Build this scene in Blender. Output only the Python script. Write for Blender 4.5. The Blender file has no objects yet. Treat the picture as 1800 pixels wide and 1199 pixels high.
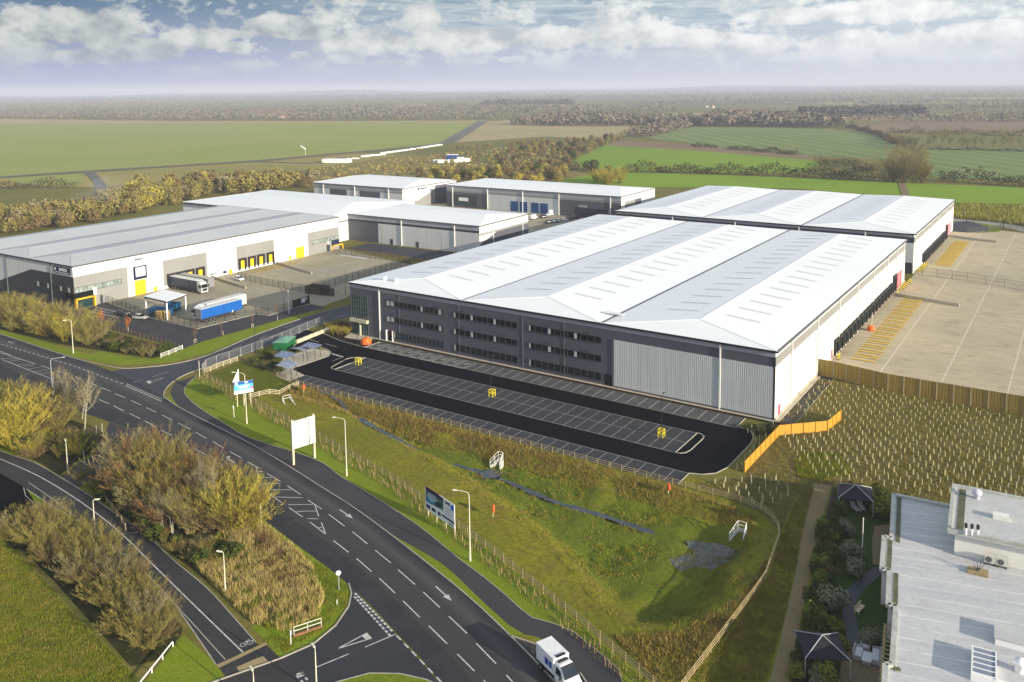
import bpy, math, random
import numpy as np
from mathutils import Vector, Matrix
from mathutils.geometry import delaunay_2d_cdt

random.seed(11)
rng = np.random.default_rng(11)
D = bpy.data
SC = bpy.context.scene
COL = SC.collection
PI = math.pi

# ------------------------------------------------------------------ camera
# World frame: x runs along the front of the large warehouse, y goes back
# along its side, metres, origin at its front left wall corner.
FPX, CYPX = 1502.0167, 317.7656
PITCH, ROLL, YAW = 0.1086, -0.0117, -0.5942
CAM = np.array([154.84, -154.63, 62.35])
_F = np.array([math.sin(YAW)*math.cos(PITCH), math.cos(YAW)*math.cos(PITCH), -math.sin(PITCH)])
_R0 = np.array([math.cos(YAW), -math.sin(YAW), 0.0])
_U0 = np.cross(_R0, _F)
_R = math.cos(ROLL)*_R0 + math.sin(ROLL)*_U0
_U = -math.sin(ROLL)*_R0 + math.cos(ROLL)*_U0

def sight(u, v):
    return _F + _R*(u-900)/FPX - _U*(v-CYPX)/FPX
def at(u, v, z=0.0):
    """survey point of the photograph at height z"""
    d = sight(u, v); t = (z-CAM[2])/d[2]
    p = CAM+d*t
    return (float(p[0]), float(p[1]), z)
def onx(u, v, x):
    d = sight(u, v); p = CAM+d*(x-CAM[0])/d[0]
    return float(p[1]), float(p[2])
def ony(u, v, y):
    d = sight(u, v); p = CAM+d*(y-CAM[1])/d[1]
    return float(p[0]), float(p[2])
def onv(u, v, base, ang):
    """point of a vertical plane through base with horizontal direction ang: (distance along, height)"""
    n = np.array([-math.sin(ang), math.cos(ang), 0.0]); d = sight(u, v)
    b = np.array([base[0], base[1], 0.0])
    p = CAM+d*(np.dot(b-CAM, n)/np.dot(d, n))
    return float((p-b)[0]*math.cos(ang)+(p-b)[1]*math.sin(ang)), float(p[2])
def height(ub, vb, vt, z0=0.0):
    """height of an upright standing at pixel (ub,vb) whose top shows at row vt"""
    b = np.array(at(ub, vb, z0)); lo, hi = 0.0, 60.0
    for _ in range(40):
        m = (lo+hi)/2; q = b+np.array([0, 0, m])-CAM
        vv = CYPX-FPX*np.dot(q, _U)/np.dot(q, _F)
        if vv > vt: lo = m
        else: hi = m
    return lo
def pts(l, z=0.0):
    return [at(u, v, z) for u, v in l]

cd = D.cameras.new('camera'); cam = D.objects.new('camera', cd); COL.objects.link(cam)
cam.matrix_world = Matrix(((_R[0], _U[0], -_F[0], CAM[0]), (_R[1], _U[1], -_F[1], CAM[1]), (_R[2], _U[2], -_F[2], CAM[2]), (0, 0, 0, 1)))
cd.sensor_width = 36.0; cd.lens = 36.0*FPX/1800.0; cd.shift_y = -(599.5-CYPX)/1800.0
cd.clip_start = 1.0; cd.clip_end = 60000.0
SC.camera = cam

# ------------------------------------------------------------------ light
SUN_EL, SUN_AZ = math.radians(14.5), math.radians(-6.0)     # azimuth measured from +x towards +y
sd = Vector((math.cos(SUN_EL)*math.cos(SUN_AZ), math.cos(SUN_EL)*math.sin(SUN_AZ), math.sin(SUN_EL)))
sl = D.lights.new('sun', 'SUN'); sl.energy = 4.8; sl.angle = math.radians(0.5); sl.color = (1.0, 0.89, 0.70)
so = D.objects.new('sun', sl); COL.objects.link(so); so.rotation_euler = sd.to_track_quat('Z', 'Y').to_euler(); so.location = (300, 0, 200)
SC.view_settings.view_transform = 'Standard'; SC.view_settings.look = 'None'
SC.view_settings.exposure = 0.75; SC.view_settings.gamma = 1.0

# ------------------------------------------------------------------ node helpers
class NT:
    def __init__(s, tree):
        s.t = tree; s.n = tree.nodes; s.l = tree.links
    def new(s, typ, **kw):
        n = s.n.new(typ)
        for k, v in kw.items():
            if k.startswith('i_'):
                key = k[2:]
                key = int(key) if key.isdigit() else key.replace('_', ' ')
                n.inputs[key].default_value = v
            else: setattr(n, k, v)
        return n
    def link(s, a, b): s.l.new(a, b)
    def math(s, op, a, b=None, c=None, clamp=False):
        n = s.n.new('ShaderNodeMath'); n.operation = op; n.use_clamp = clamp
        for i, x in enumerate((a, b, c)):
            if x is None: continue
            if isinstance(x, (int, float)): n.inputs[i].default_value = x
            else: s.l.new(x, n.inputs[i])
        return n.outputs[0]
    def mix(s, f, a, b, typ='MIX'):
        n = s.n.new('ShaderNodeMixRGB'); n.blend_type = typ
        for i, x in enumerate((f, a, b)):
            if isinstance(x, (int, float)): n.inputs[i].default_value = x
            elif isinstance(x, tuple): n.inputs[i].default_value = x if len(x) == 4 else x+(1,)
            else: s.l.new(x, n.inputs[i])
        return n.outputs[0]
    def ramp(s, f, stops):
        n = s.n.new('ShaderNodeValToRGB'); e = n.color_ramp.elements
        while len(e) < len(stops): e.new(0.5)
        for i, (p, c) in enumerate(stops):
            e[i].position = p; e[i].color = (c if isinstance(c, tuple) else (c, c, c))+(1,)
        s.l.new(f, n.inputs[0]); return n.outputs[0]
    def noise(s, vec, scale, detail=5, rough=0.6, dist=0.0):
        n = s.n.new('ShaderNodeTexNoise'); n.inputs['Scale'].default_value = scale; n.inputs['Detail'].default_value = detail
        n.inputs['Roughness'].default_value = rough; n.inputs['Distortion'].default_value = dist
        if vec is not None: s.l.new(vec, n.inputs['Vector'])
        return n.outputs['Fac']
    def mapping(s, vec, scale=(1, 1, 1), rot=(0, 0, 0)):
        n = s.n.new('ShaderNodeMapping'); n.inputs['Scale'].default_value = scale; n.inputs['Rotation'].default_value = rot
        s.l.new(vec, n.inputs['Vector']); return n.outputs[0]

_mats = {}
def base_mat(name):
    m = D.materials.new(name); m.use_nodes = True; _mats[name] = m
    nt = NT(m.node_tree); b = m.node_tree.nodes['Principled BSDF']
    tc = nt.new('ShaderNodeTexCoord')
    return m, nt, b, tc.outputs['Object'], tc

def mat(name, col, rough=0.6, col2=None, scale=1.0, detail=5, lo=0.35, hi=0.65, bump=0.0, bscale=None, metal=0.0, spec=0.4, stretch=None,
        col3=None, scale3=20.0, amt3=0.5, ribs=None, rnd=None):
    """painted / weathered surface: base colour, a second colour in large soft patches, a third in fine grain, ribs = (axis, pitch, depth)"""
    if name in _mats: return _mats[name]
    m, nt, b, obj, tc = base_mat(name)
    b.inputs['Roughness'].default_value = rough; b.inputs['Metallic'].default_value = metal
    b.inputs['Specular IOR Level'].default_value = spec
    vec = nt.mapping(obj, stretch) if stretch else obj
    c = None
    if col2 is not None:
        f = nt.ramp(nt.noise(vec, scale, detail), [(lo, 0.0), (hi, 1.0)])
        c = nt.mix(f, tuple(col), tuple(col2))
    if col3 is not None:
        f = nt.ramp(nt.noise(vec, scale3, 4, 0.7), [(0.42, 0.0), (0.68, 1.0)])
        c = nt.mix(nt.math('MULTIPLY', f, amt3), c if c is not None else tuple(col), tuple(col3))
    if rnd is not None:
        oi = nt.new('ShaderNodeObjectInfo')
        c = nt.mix(oi.outputs['Random'], c if c is not None else tuple(col), tuple(rnd))
    if ribs:
        ax, pitch, depth = ribs
        sx = nt.new('ShaderNodeSeparateXYZ'); nt.link(obj, sx.inputs[0])
        w = nt.math('SINE', nt.math('MULTIPLY', sx.outputs[ax], 2*PI/pitch))
        if c is None: c = nt.mix(0.0, tuple(col), tuple(col))
        bp = nt.new('ShaderNodeBump', i_Strength=1.0, i_Distance=depth); nt.link(w, bp.inputs['Height'])
        nt.link(bp.outputs[0], b.inputs['Normal'])
    elif bump:
        h = nt.noise(obj, bscale or scale*8, 4, 0.7)
        bp = nt.new('ShaderNodeBump', i_Strength=1.0, i_Distance=bump); nt.link(h, bp.inputs['Height'])
        nt.link(bp.outputs[0], b.inputs['Normal'])
    if c is None: b.inputs['Base Color'].default_value = tuple(col)+(1,)
    else: nt.link(c, b.inputs['Base Color'])
    return m

# ------------------------------------------------------------------ sky
W = D.worlds.new('World'); SC.world = W; W.use_nodes = True
wt = NT(W.node_tree); bg = W.node_tree.nodes['Background']; bg.inputs['Strength'].default_value = 0.13
sky = wt.new('ShaderNodeTexSky', sky_type='NISHITA', sun_disc=False, sun_elevation=SUN_EL, sun_rotation=PI/2-SUN_AZ,
             altitude=60.0, air_density=1.0, dust_density=0.6, ozone_density=4.0)
tc = wt.new('ShaderNodeTexCoord')
sp = wt.new('ShaderNodeSeparateXYZ'); wt.link(tc.outputs['Generated'], sp.inputs[0])
az = wt.math('ARCTAN2', sp.outputs[1], sp.outputs[0])            # radians from +x
el = wt.math('ARCSINE', sp.outputs[2])
def azel(u, v):
    d = sight(u, v); d = d/np.linalg.norm(d)
    return math.atan2(d[1], d[0]), math.asin(d[2])
cv = wt.new('ShaderNodeCombineXYZ'); wt.link(az, cv.inputs[0]); wt.link(wt.math('MULTIPLY', el, 1.5), cv.inputs[1])
cvec = cv.outputs[0]
n_big = wt.noise(cvec, 15.0, 9, 0.58)
n_fine = wt.noise(cvec, 60.0, 6, 0.62)
# cumulus: soft ellipses (position on the sky, half width, half height) broken up by noise
CL = [(120, 45, 150, 38), (20, 75, 90, 40), (230, 85, 110, 22), (150, 100, 190, 14), (350, 68, 70, 22), (412, 84, 36, 13), (385, 60, 70, 12), (530, 96, 22, 7), (425, 116, 50, 10),
      (345, 120, 60, 10), (490, 45, 80, 22), (530, 62, 90, 10), (655, 75, 95, 26), (745, 40, 45, 40), (610, 103, 40, 11), (690, 112, 60, 9), (830, 70, 160, 26), (975, 65, 70, 24), (1060, 60, 60, 28),
      (1145, 62, 70, 26), (1230, 72, 60, 22), (820, 110, 40, 9), (900, 105, 30, 7), (1330, 80, 90, 22), (1480, 75, 110, 26), (1610, 80, 90, 26), (1730, 62, 110, 30), (1560, 20, 170, 24),
      (1380, 28, 110, 18), (1700, 95, 140, 16), (1420, 100, 120, 12), (1210, 95, 90, 10), (960, 108, 20, 6)]
m = None
for (u, v, ru, rv) in CL:
    a0, e0 = azel(u, v); a1, e1 = azel(u+ru, v); _, e2 = azel(u, v-rv)
    dx = wt.math('MULTIPLY', wt.math('SUBTRACT', az, a0), 1.0/abs(a1-a0))
    dy = wt.math('MULTIPLY', wt.math('SUBTRACT', el, e0), 1.0/abs(e2-e0))
    r2 = wt.math('ADD', wt.math('MULTIPLY', dx, dx), wt.math('MULTIPLY', dy, dy))
    g = wt.math('SUBTRACT', 1.0, r2)
    m = g if m is None else wt.math('MAXIMUM', m, g)
# general broken cloud over the rest of the sky, so that it stays a sky from any side
gen = wt.math('MULTIPLY', wt.math('SUBTRACT', wt.noise(wt.mapping(tc.outputs['Generated'], (1, 1, 2.5)), 3.2, 6, 0.6), 0.52), 5.0)
gen = wt.math('MULTIPLY', gen, wt.ramp(wt.math('ABSOLUTE', el), [(0.10, 0.0), (0.16, 1.0)]))
m = wt.math('MAXIMUM', m, gen)
mm = wt.math('ADD', wt.math('MAXIMUM', m, -1.2), wt.math('ADD', wt.math('MULTIPLY', wt.math('SUBTRACT', n_big, 0.5), 2.6), wt.math('MULTIPLY', wt.math('SUBTRACT', n_fine, 0.5), 1.0)))
dens = wt.ramp(mm, [(0.02, 0.0), (0.10, 0.45), (0.40, 1.0)])
# body shading: sunlit tops towards the sun side, greyer flat bases
cv2 = wt.new('ShaderNodeCombineXYZ'); wt.link(wt.math('ADD', az, -0.016), cv2.inputs[0]); wt.link(wt.math('ADD', wt.math('MULTIPLY', el, 1.5), 0.018), cv2.inputs[1])
n_sh = wt.noise(cv2.outputs[0], 15.0, 9, 0.58)
lit = wt.math('ADD', wt.math('MULTIPLY', wt.math('SUBTRACT', n_big, n_sh), 3.4), 0.64, clamp=True)
deep = wt.ramp(mm, [(0.3, 0.0), (1.0, 1.0)])
lit = wt.math('SUBTRACT', lit, wt.math('MULTIPLY', wt.math('SUBTRACT', 1.0, deep), 0.10), clamp=True)
side = wt.ramp(wt.math('MULTIPLY', wt.math('SUBTRACT', 2.65, az), 1.0), [(0.0, 0.0), (0.9, 1.0)])   # clouds nearer the sun are brighter
ccol = wt.mix(lit, wt.mix(side, (1.15, 1.40, 1.60), (3.0, 3.2, 3.4)), wt.mix(side, (3.0, 3.15, 3.05), (4.6, 4.7, 4.6)))
# thin high veil, thicker towards the sun side
veil = wt.noise(wt.mapping(cvec, (1.0, 6.0, 1.0)), 14.0, 7, 0.6, 0.6)
a_v, e_v = azel(560, 20)
veil = wt.math('MULTIPLY', wt.ramp(veil, [(0.36, 0.0), (0.60, 1.0)]), wt.ramp(wt.math('ADD', wt.math('MULTIPLY', wt.math('SUBTRACT', a_v, az), 2.2), 0.15), [(0.0, 0.05), (0.35, 0.95)]))
veil = wt.math('MULTIPLY', veil, wt.ramp(el, [(0.035, 0.0), (0.075, 1.0)]))
vis = wt.mix(wt.ramp(el, [(0.03, 0.0), (0.11, 1.0)]), wt.mix(side, (0.75, 1.1, 1.75), (2.2, 2.6, 3.0)), wt.mix(side, (0.20, 0.52, 1.02), (1.7, 2.3, 2.75)))
skyc = wt.mix(wt.ramp(wt.math('ABSOLUTE', el), [(0.12, 0.95), (0.30, 0.0)]), sky.outputs[0], vis)
# lavender haze bank low on the horizon
low = wt.ramp(wt.math('ADD', el, 0.0), [(-0.02, 1.0), (0.022, 0.95), (0.052, 0.45), (0.085, 0.0)])
hz = wt.mix(side, (1.75, 1.92, 2.95), (3.0, 3.15, 3.6))
skyc = wt.mix(low, skyc, hz)
skyc = wt.mix(veil, skyc, wt.mix(side, (2.0, 2.35, 2.55), (3.0, 3.4, 3.55)))
fade = wt.ramp(el, [(0.012, 0.0), (0.05, 1.0)])
skyc = wt.mix(wt.math('MULTIPLY', dens, fade), skyc, ccol)
wt.link(skyc, bg.inputs['Color'])

# ------------------------------------------------------------------ mesh helpers
def np_mesh(name, V, F, mats=(), mi=None, smooth=False):
    V = np.asarray(V, np.float32); F = np.asarray(F, np.int32); k = F.shape[1]
    me = D.meshes.new(name); me.vertices.add(len(V)); me.vertices.foreach_set('co', V.ravel())
    me.loops.add(F.size); me.loops.foreach_set('vertex_index', F.ravel())
    me.polygons.add(len(F)); me.polygons.foreach_set('loop_start', np.arange(len(F), dtype=np.int32)*k)
    for m_ in mats: me.materials.append(m_)
    if mi is not None: me.polygons.foreach_set('material_index', np.asarray(mi, np.int32))
    if smooth: me.polygons.foreach_set('use_smooth', np.ones(len(F), bool))
    me.update(calc_edges=True); return me

def put(name, me, parent=None, loc=(0, 0, 0), rz=0.0, sc=None):
    o = D.objects.new(name, me); COL.objects.link(o); o.location = loc; o.rotation_euler = (0, 0, rz)
    if sc is not None: o.scale = sc if isinstance(sc, (tuple, list)) else (sc, sc, sc)
    if parent is not None: o.parent = parent
    return o
def tag(o, label=None, cat=None, group=None, kind=None):
    if label: o['label'] = label
    if cat: o['category'] = cat
    if group: o['group'] = group
    if kind: o['kind'] = kind
    return o
def thing(name, label, cat, loc=(0, 0, 0), rz=0.0, group=None):
    o = D.objects.new(name, None); COL.objects.link(o); o.location = loc; o.rotation_euler = (0, 0, rz); o.empty_display_size = 0.5
    return tag(o, label, cat, group)
_kids = {}
def kids(o): return [c for c in D.objects if c.parent == o]
def dup(root, loc, rz=0.0, label=None, group=None, sc=None, tree=None):
    """copy of a thing with copies of its parts and sub-parts; tree = cached [(child, [grandchildren])]"""
    r = root.copy(); COL.objects.link(r); r.location = loc; r.rotation_euler = (0, 0, rz)
    if sc is not None: r.scale = (sc, sc, sc)
    if label: r['label'] = label
    if group: r['group'] = group
    if tree is None: tree = [(c, kids(c)) for c in kids(root)]
    for c, gs in tree:
        cc = c.copy(); COL.objects.link(cc); cc.parent = r
        for g in gs:
            gg = g.copy(); COL.objects.link(gg); gg.parent = cc
    return r

class MB:
    """collects shapes and links them as ONE mesh object"""
    def __init__(s): s.v = []; s.f = []; s.i = []
    def add(s, V, F, mi=0):
        n = len(s.v); s.v += [tuple(p) for p in V]; s.f += [[n+a for a in f] for f in F]; s.i += [mi]*len(F); return s
    def box(s, x0, x1, y0, y1, z0, z1, mi=0):
        return s.add([(x0, y0, z0), (x1, y0, z0), (x1, y1, z0), (x0, y1, z0), (x0, y0, z1), (x1, y0, z1), (x1, y1, z1), (x0, y1, z1)],
                     [(0, 3, 2, 1), (4, 5, 6, 7), (0, 1, 5, 4), (1, 2, 6, 5), (2, 3, 7, 6), (3, 0, 4, 7)], mi)
    def bar(s, p, q, w, h, mi=0):
        """box of width w, height h from point p to point q"""
        p = Vector(p); q = Vector(q); d = (q-p).normalized(); side = d.cross(Vector((0, 0, 1)))
        if side.length < 1e-4: side = Vector((1, 0, 0))
        side.normalize(); up = side.cross(d); a = side*w/2; b = up*h/2
        V = [p-a-b, p+a-b, p+a+b, p-a+b, q-a-b, q+a-b, q+a+b, q-a+b]
        return s.add(V, [(0, 1, 2, 3), (7, 6, 5, 4), (0, 4, 5, 1), (1, 5, 6, 2), (2, 6, 7, 3), (3, 7, 4, 0)], mi)
    def tube(s, p, q, r0, r1=None, n=8, mi=0, caps=True):
        p = Vector(p); q = Vector(q); r1 = r0 if r1 is None else r1; d = (q-p).normalized()
        a = d.orthogonal().normalized(); b = d.cross(a); V = []
        for k in range(n):
            t = 2*PI*k/n; e = a*math.cos(t)+b*math.sin(t); V += [p+e*r0, q+e*r1]
        F = [(2*k, 2*((k+1) % n), 2*((k+1) % n)+1, 2*k+1) for k in range(n)]
        if caps: F += [tuple(2*k for k in range(n))[::-1], tuple(2*k+1 for k in range(n))]
        return s.add(V, F, mi)
    def path(s, P, r, n=6, mi=0):
        for a, b in zip(P[:-1], P[1:]): s.tube(a, b, r, r, n, mi)
        return s
    def poly(s, P, mi=0): return s.add(P, [tuple(range(len(P)))], mi)
    def prism(s, P, z0, z1, mi=0):
        n = len(P); V = [(p[0], p[1], z0) for p in P]+[(p[0], p[1], z1) for p in P]
        return s.add(V, [tuple(range(n))[::-1], tuple(range(n, 2*n))]+[(k, (k+1) % n, n+(k+1) % n, n+k) for k in range(n)], mi)
    def xsec(s, prof, y0, y1, mi=0):
        """profile in the x-z plane pushed along y"""
        n = len(prof); V = [(x, y0, z) for x, z in prof]+[(x, y1, z) for x, z in prof]
        return s.add(V, [tuple(range(n)), tuple(range(n, 2*n))[::-1]]+[(k, n+k, n+(k+1) % n, (k+1) % n) for k in range(n)], mi)
    def lathe(s, prof, n=16, c=(0, 0), mi=0):
        V = []; m_ = len(prof)
        for k in range(n):
            t = 2*PI*k/n
            V += [(c[0]+r*math.cos(t), c[1]+r*math.sin(t), z) for r, z in prof]
        F = [(k*m_+j, ((k+1) % n)*m_+j, ((k+1) % n)*m_+j+1, k*m_+j+1) for k in range(n) for j in range(m_-1)]
        return s.add(V, F, mi)
    def mesh(s, name, mats, fix=False):
        me = D.meshes.new(name); me.from_pydata(s.v, [], s.f)
        for m_ in (mats if isinstance(mats, (list, tuple)) else [mats]): me.materials.append(m_)
        me.polygons.foreach_set('material_index', s.i); me.update()
        return me
    def build(s, name, mats, parent=None, loc=(0, 0, 0), rz=0.0, bevel=0.0, smooth=False):
        o = put(name, s.mesh(name, mats), parent, loc, rz)
        if bevel:
            b = o.modifiers.new('bevel', 'BEVEL'); b.width = bevel; b.segments = 2; b.limit_method = 'ANGLE'
        if smooth:
            for p_ in o.data.polygons: p_.use_smooth = True
        return o

def smooth_line(P, step=2.0):
    """Catmull-Rom through the points, resampled"""
    P = [np.array(p, float) for p in P]; P = [2*P[0]-P[1]]+P+[2*P[-1]-P[-2]]; out = []
    for i in range(1, len(P)-2):
        a, b, c, d = P[i-1:i+3]; n = max(1, int(np.linalg.norm(c-b)/step))
        for k in range(n):
            t = k/n; out.append(0.5*((2*b)+(c-a)*t+(2*a-5*b+4*c-d)*t*t+(3*b-a-3*c+d)*t**3))
    out.append(P[-2]); return out
def resample(P, step):
    P = [np.array(p, float) for p in P]; out = [P[0]]; acc = 0.0
    for a, b in zip(P[:-1], P[1:]):
        L = np.linalg.norm(b-a)
        if L < 1e-9: continue
        t = step-acc
        while t <= L: out.append(a+(b-a)*t/L); t += step
        acc = L-(t-step)
    return out
def sheet(name, P, z, m, kind='structure'):
    P = [(float(p[0]), float(p[1])) for p in P]
    ar = sum(a[0]*b[1]-b[0]*a[1] for a, b in zip(P, P[1:]+P[:1]))
    if ar < 0: P = P[::-1]
    v, e, f, *_r = delaunay_2d_cdt([Vector(p) for p in P], [], [list(range(len(P)))], 1, 1e-5)
    b = MB().add([(p.x, p.y, z) for p in v], [list(q) for q in f])
    return tag(b.build(name, m), kind=kind)
def kerb(name, P, w=0.16, h=0.12, z=0.0, m=None, step=2.0, closed=False, smooth=True):
    Q = smooth_line(P, step) if smooth else [np.array(p, float) for p in P]
    if closed: Q = Q+[Q[0]]
    V = []; F = []
    for i, p in enumerate(Q):
        a = Q[max(0, i-1)]; b = Q[min(len(Q)-1, i+1)]; d = b-a; n = np.array([-d[1], d[0]]); n = n/ (np.linalg.norm(n)+1e-9)*w/2
        for sgn, zz in ((-1, z-0.05), (-1, z+h), (1, z+h), (1, z-0.05)): V.append((p[0]+n[0]*sgn, p[1]+n[1]*sgn, zz))
    for i in range(len(Q)-1):
        for k in range(3): F.append((4*i+k, 4*i+k+1, 4*i+5+k, 4*i+4+k))
    o = MB().add(V, F).build(name, m); return tag(o, kind='structure')
# ------------------------------------------------------------------ ground materials
def ground_mat(name, cols, scales=(0.05, 0.5, 3.0), rough=0.95, bump=0.06, bscale=2.5, streak=None, vert=None):
    """grass / soil: four colours mixed by three sizes of noise"""
    m, nt, b, obj, tc = base_mat(name); b.inputs['Roughness'].default_value = rough; b.inputs['Specular IOR Level'].default_value = 0.1
    v = nt.mapping(obj, streak[0], (0, 0, streak[1])) if streak else obj
    c = nt.mix(nt.ramp(nt.noise(v, scales[0], 5, 0.6), [(0.38, 0.0), (0.62, 1.0)]), cols[0], cols[1])
    c = nt.mix(nt.ramp(nt.noise(v, scales[1], 6, 0.7), [(0.42, 0.0), (0.70, 0.85)]), c, cols[2])
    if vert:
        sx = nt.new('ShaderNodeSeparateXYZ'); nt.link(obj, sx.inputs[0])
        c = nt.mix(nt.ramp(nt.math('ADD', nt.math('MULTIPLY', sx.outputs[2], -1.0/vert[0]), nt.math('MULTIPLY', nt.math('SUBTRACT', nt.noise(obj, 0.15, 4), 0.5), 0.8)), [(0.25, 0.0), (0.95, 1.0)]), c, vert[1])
    c = nt.mix(nt.ramp(nt.noise(obj, scales[2], 5, 0.75), [(0.40, 0.0), (0.72, 0.75)]), c, cols[3])
    nt.link(c, b.inputs['Base Color'])
    h = nt.noise(obj, bscale, 6, 0.8)
    bp = nt.new('ShaderNodeBump', i_Strength=1.0, i_Distance=bump); nt.link(h, bp.inputs['Height']); nt.link(bp.outputs[0], b.inputs['Normal'])
    return m
m_rough = ground_mat('rough_grass', [(0.20, 0.175, 0.038), (0.13, 0.145, 0.022), (0.26, 0.20, 0.08), (0.06, 0.06, 0.012)], (0.02, 0.25, 2.0), bump=0.25, bscale=1.2)
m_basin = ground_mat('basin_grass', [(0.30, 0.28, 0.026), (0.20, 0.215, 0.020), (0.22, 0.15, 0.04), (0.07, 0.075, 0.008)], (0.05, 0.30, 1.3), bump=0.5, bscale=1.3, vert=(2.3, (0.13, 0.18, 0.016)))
m_lawn = ground_mat('lawn', [(0.20, 0.27, 0.014), (0.155, 0.21, 0.013), (0.25, 0.25, 0.026), (0.075, 0.11, 0.008)], (0.08, 0.5, 3.0), bump=0.10, bscale=3.0)
m_lawn2 = ground_mat('shaggy_lawn', [(0.12, 0.135, 0.011), (0.17, 0.145, 0.016), (0.08, 0.11, 0.009), (0.035, 0.05, 0.005)], (0.05, 0.35, 2.2), bump=0.22, bscale=2.0)
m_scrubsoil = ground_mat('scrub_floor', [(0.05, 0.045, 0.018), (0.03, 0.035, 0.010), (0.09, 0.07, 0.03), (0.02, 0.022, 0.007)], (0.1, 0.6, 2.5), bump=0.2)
m_plant = ground_mat('planted_field_soil', [(0.15, 0.125, 0.035), (0.10, 0.095, 0.022), (0.20, 0.16, 0.07), (0.055, 0.05, 0.013)], (0.06, 0.4, 2.2), bump=0.2, bscale=2.0, streak=((1, 3.0, 1), 0.25))
m_dirt = ground_mat('dirt_track', [(0.25, 0.19, 0.10), (0.20, 0.15, 0.075), (0.30, 0.24, 0.14), (0.15, 0.11, 0.05)], (0.2, 0.8, 4.0), bump=0.06)
m_garden = ground_mat('garden_lawn', [(0.045, 0.085, 0.014), (0.035, 0.06, 0.012), (0.05, 0.06, 0.015), (0.02, 0.035, 0.008)], (0.2, 0.8, 4.0), bump=0.08)
m_road = None
def road_mat():
    m, nt, b, obj, tc = base_mat('road_asphalt'); b.inputs['Roughness'].default_value = 0.8; b.inputs['Specular IOR Level'].default_value = 0.25
    uv = tc.outputs['UV']; sx = nt.new('ShaderNodeSeparateXYZ'); nt.link(uv, sx.inputs[0])
    wob = nt.math('MULTIPLY', nt.math('SUBTRACT', nt.noise(obj, 0.08, 3), 0.5), 0.06)
    v = nt.math('ADD', sx.outputs[1], wob)
    c = nt.ramp(v, [(0.0, (0.026, 0.026, 0.031)), (0.27, (0.030, 0.029, 0.033)), (0.31, (0.052, 0.046, 0.046)), (0.60, (0.055, 0.049, 0.048)), (0.66, (0.042, 0.040, 0.042)), (0.74, (0.062, 0.060, 0.060)),
                    (0.82, (0.085, 0.083, 0.080)), (0.88, (0.052, 0.051, 0.053)), (0.95, (0.030, 0.030, 0.035)), (1.0, (0.028, 0.028, 0.033))])
    st = nt.noise(nt.mapping(uv, (0.06, 22.0, 1)), 1.0, 4, 0.6)
    c = nt.mix(nt.ramp(st, [(0.35, 0.0), (0.7, 0.45)]), c, (0.035, 0.033, 0.036))
    c = nt.mix(nt.ramp(nt.noise(obj, 0.22, 6, 0.7), [(0.45, 0.0), (0.75, 0.5)]), c, (0.075, 0.070, 0.068))
    c = nt.mix(nt.ramp(nt.noise(obj, 6.0, 3, 0.8), [(0.4, 0.0), (0.8, 0.45)]), c, (0.020, 0.020, 0.022))
    nt.link(c, b.inputs['Base Color']); return m
m_road = road_mat()
m_path = mat('path_asphalt', (0.045, 0.043, 0.050), 0.85, (0.060, 0.055, 0.058), 0.12, col3=(0.03, 0.03, 0.033), scale3=4.0, spec=0.2)
m_lane = mat('lane_asphalt', (0.045, 0.041, 0.042), 0.85, (0.030, 0.029, 0.031), 0.10, col3=(0.07, 0.066, 0.062), scale3=2.0, amt3=0.35, spec=0.2)
m_access = mat('access_asphalt', (0.040, 0.041, 0.052), 0.7, (0.052, 0.050, 0.058), 0.08, col3=(0.026, 0.026, 0.034), scale3=2.5, amt3=0.5, spec=0.3)
m_side = mat('side_road_asphalt', (0.030, 0.030, 0.036), 0.7, (0.040, 0.038, 0.042), 0.12, col3=(0.020, 0.020, 0.024), scale3=3.0, amt3=0.5, spec=0.3)
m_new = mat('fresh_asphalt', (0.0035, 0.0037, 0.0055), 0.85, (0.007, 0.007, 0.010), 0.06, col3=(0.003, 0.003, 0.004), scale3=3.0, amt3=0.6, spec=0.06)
m_bay = mat('bay_blocks', (0.040, 0.041, 0.048), 0.8, (0.050, 0.050, 0.055), 0.10, col3=(0.026, 0.027, 0.032), scale3=2.0, amt3=0.55, spec=0.2)
m_bay2 = mat('grey_bay_blocks', (0.075, 0.077, 0.078), 0.8, (0.115, 0.115, 0.115), 0.35, lo=0.45, hi=0.7, col3=(0.055, 0.057, 0.06), scale3=1.6, amt3=0.5, spec=0.25)
m_white = mat('road_paint', (0.62, 0.60, 0.56), 0.7, (0.40, 0.39, 0.37), 1.2, col3=(0.25, 0.24, 0.23), scale3=5.0, amt3=0.35)
m_yel = mat('yellow_paint', (0.72, 0.50, 0.03), 0.6, (0.55, 0.38, 0.03), 0.8)
m_kerb = mat('kerb_stone', (0.40, 0.37, 0.31), 0.85, (0.28, 0.26, 0.22), 0.8)
m_buff = mat('buff_tactile', (0.36, 0.27, 0.13), 0.9, (0.27, 0.21, 0.11), 1.0)
m_conc = mat('concrete', (0.36, 0.33, 0.28), 0.85, (0.27, 0.25, 0.22), 0.6, col3=(0.18, 0.17, 0.15), scale3=3.0, amt3=0.4)
m_pale = mat('pale_paving', (0.48, 0.43, 0.33), 0.85, (0.40, 0.35, 0.27), 0.5)
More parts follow.
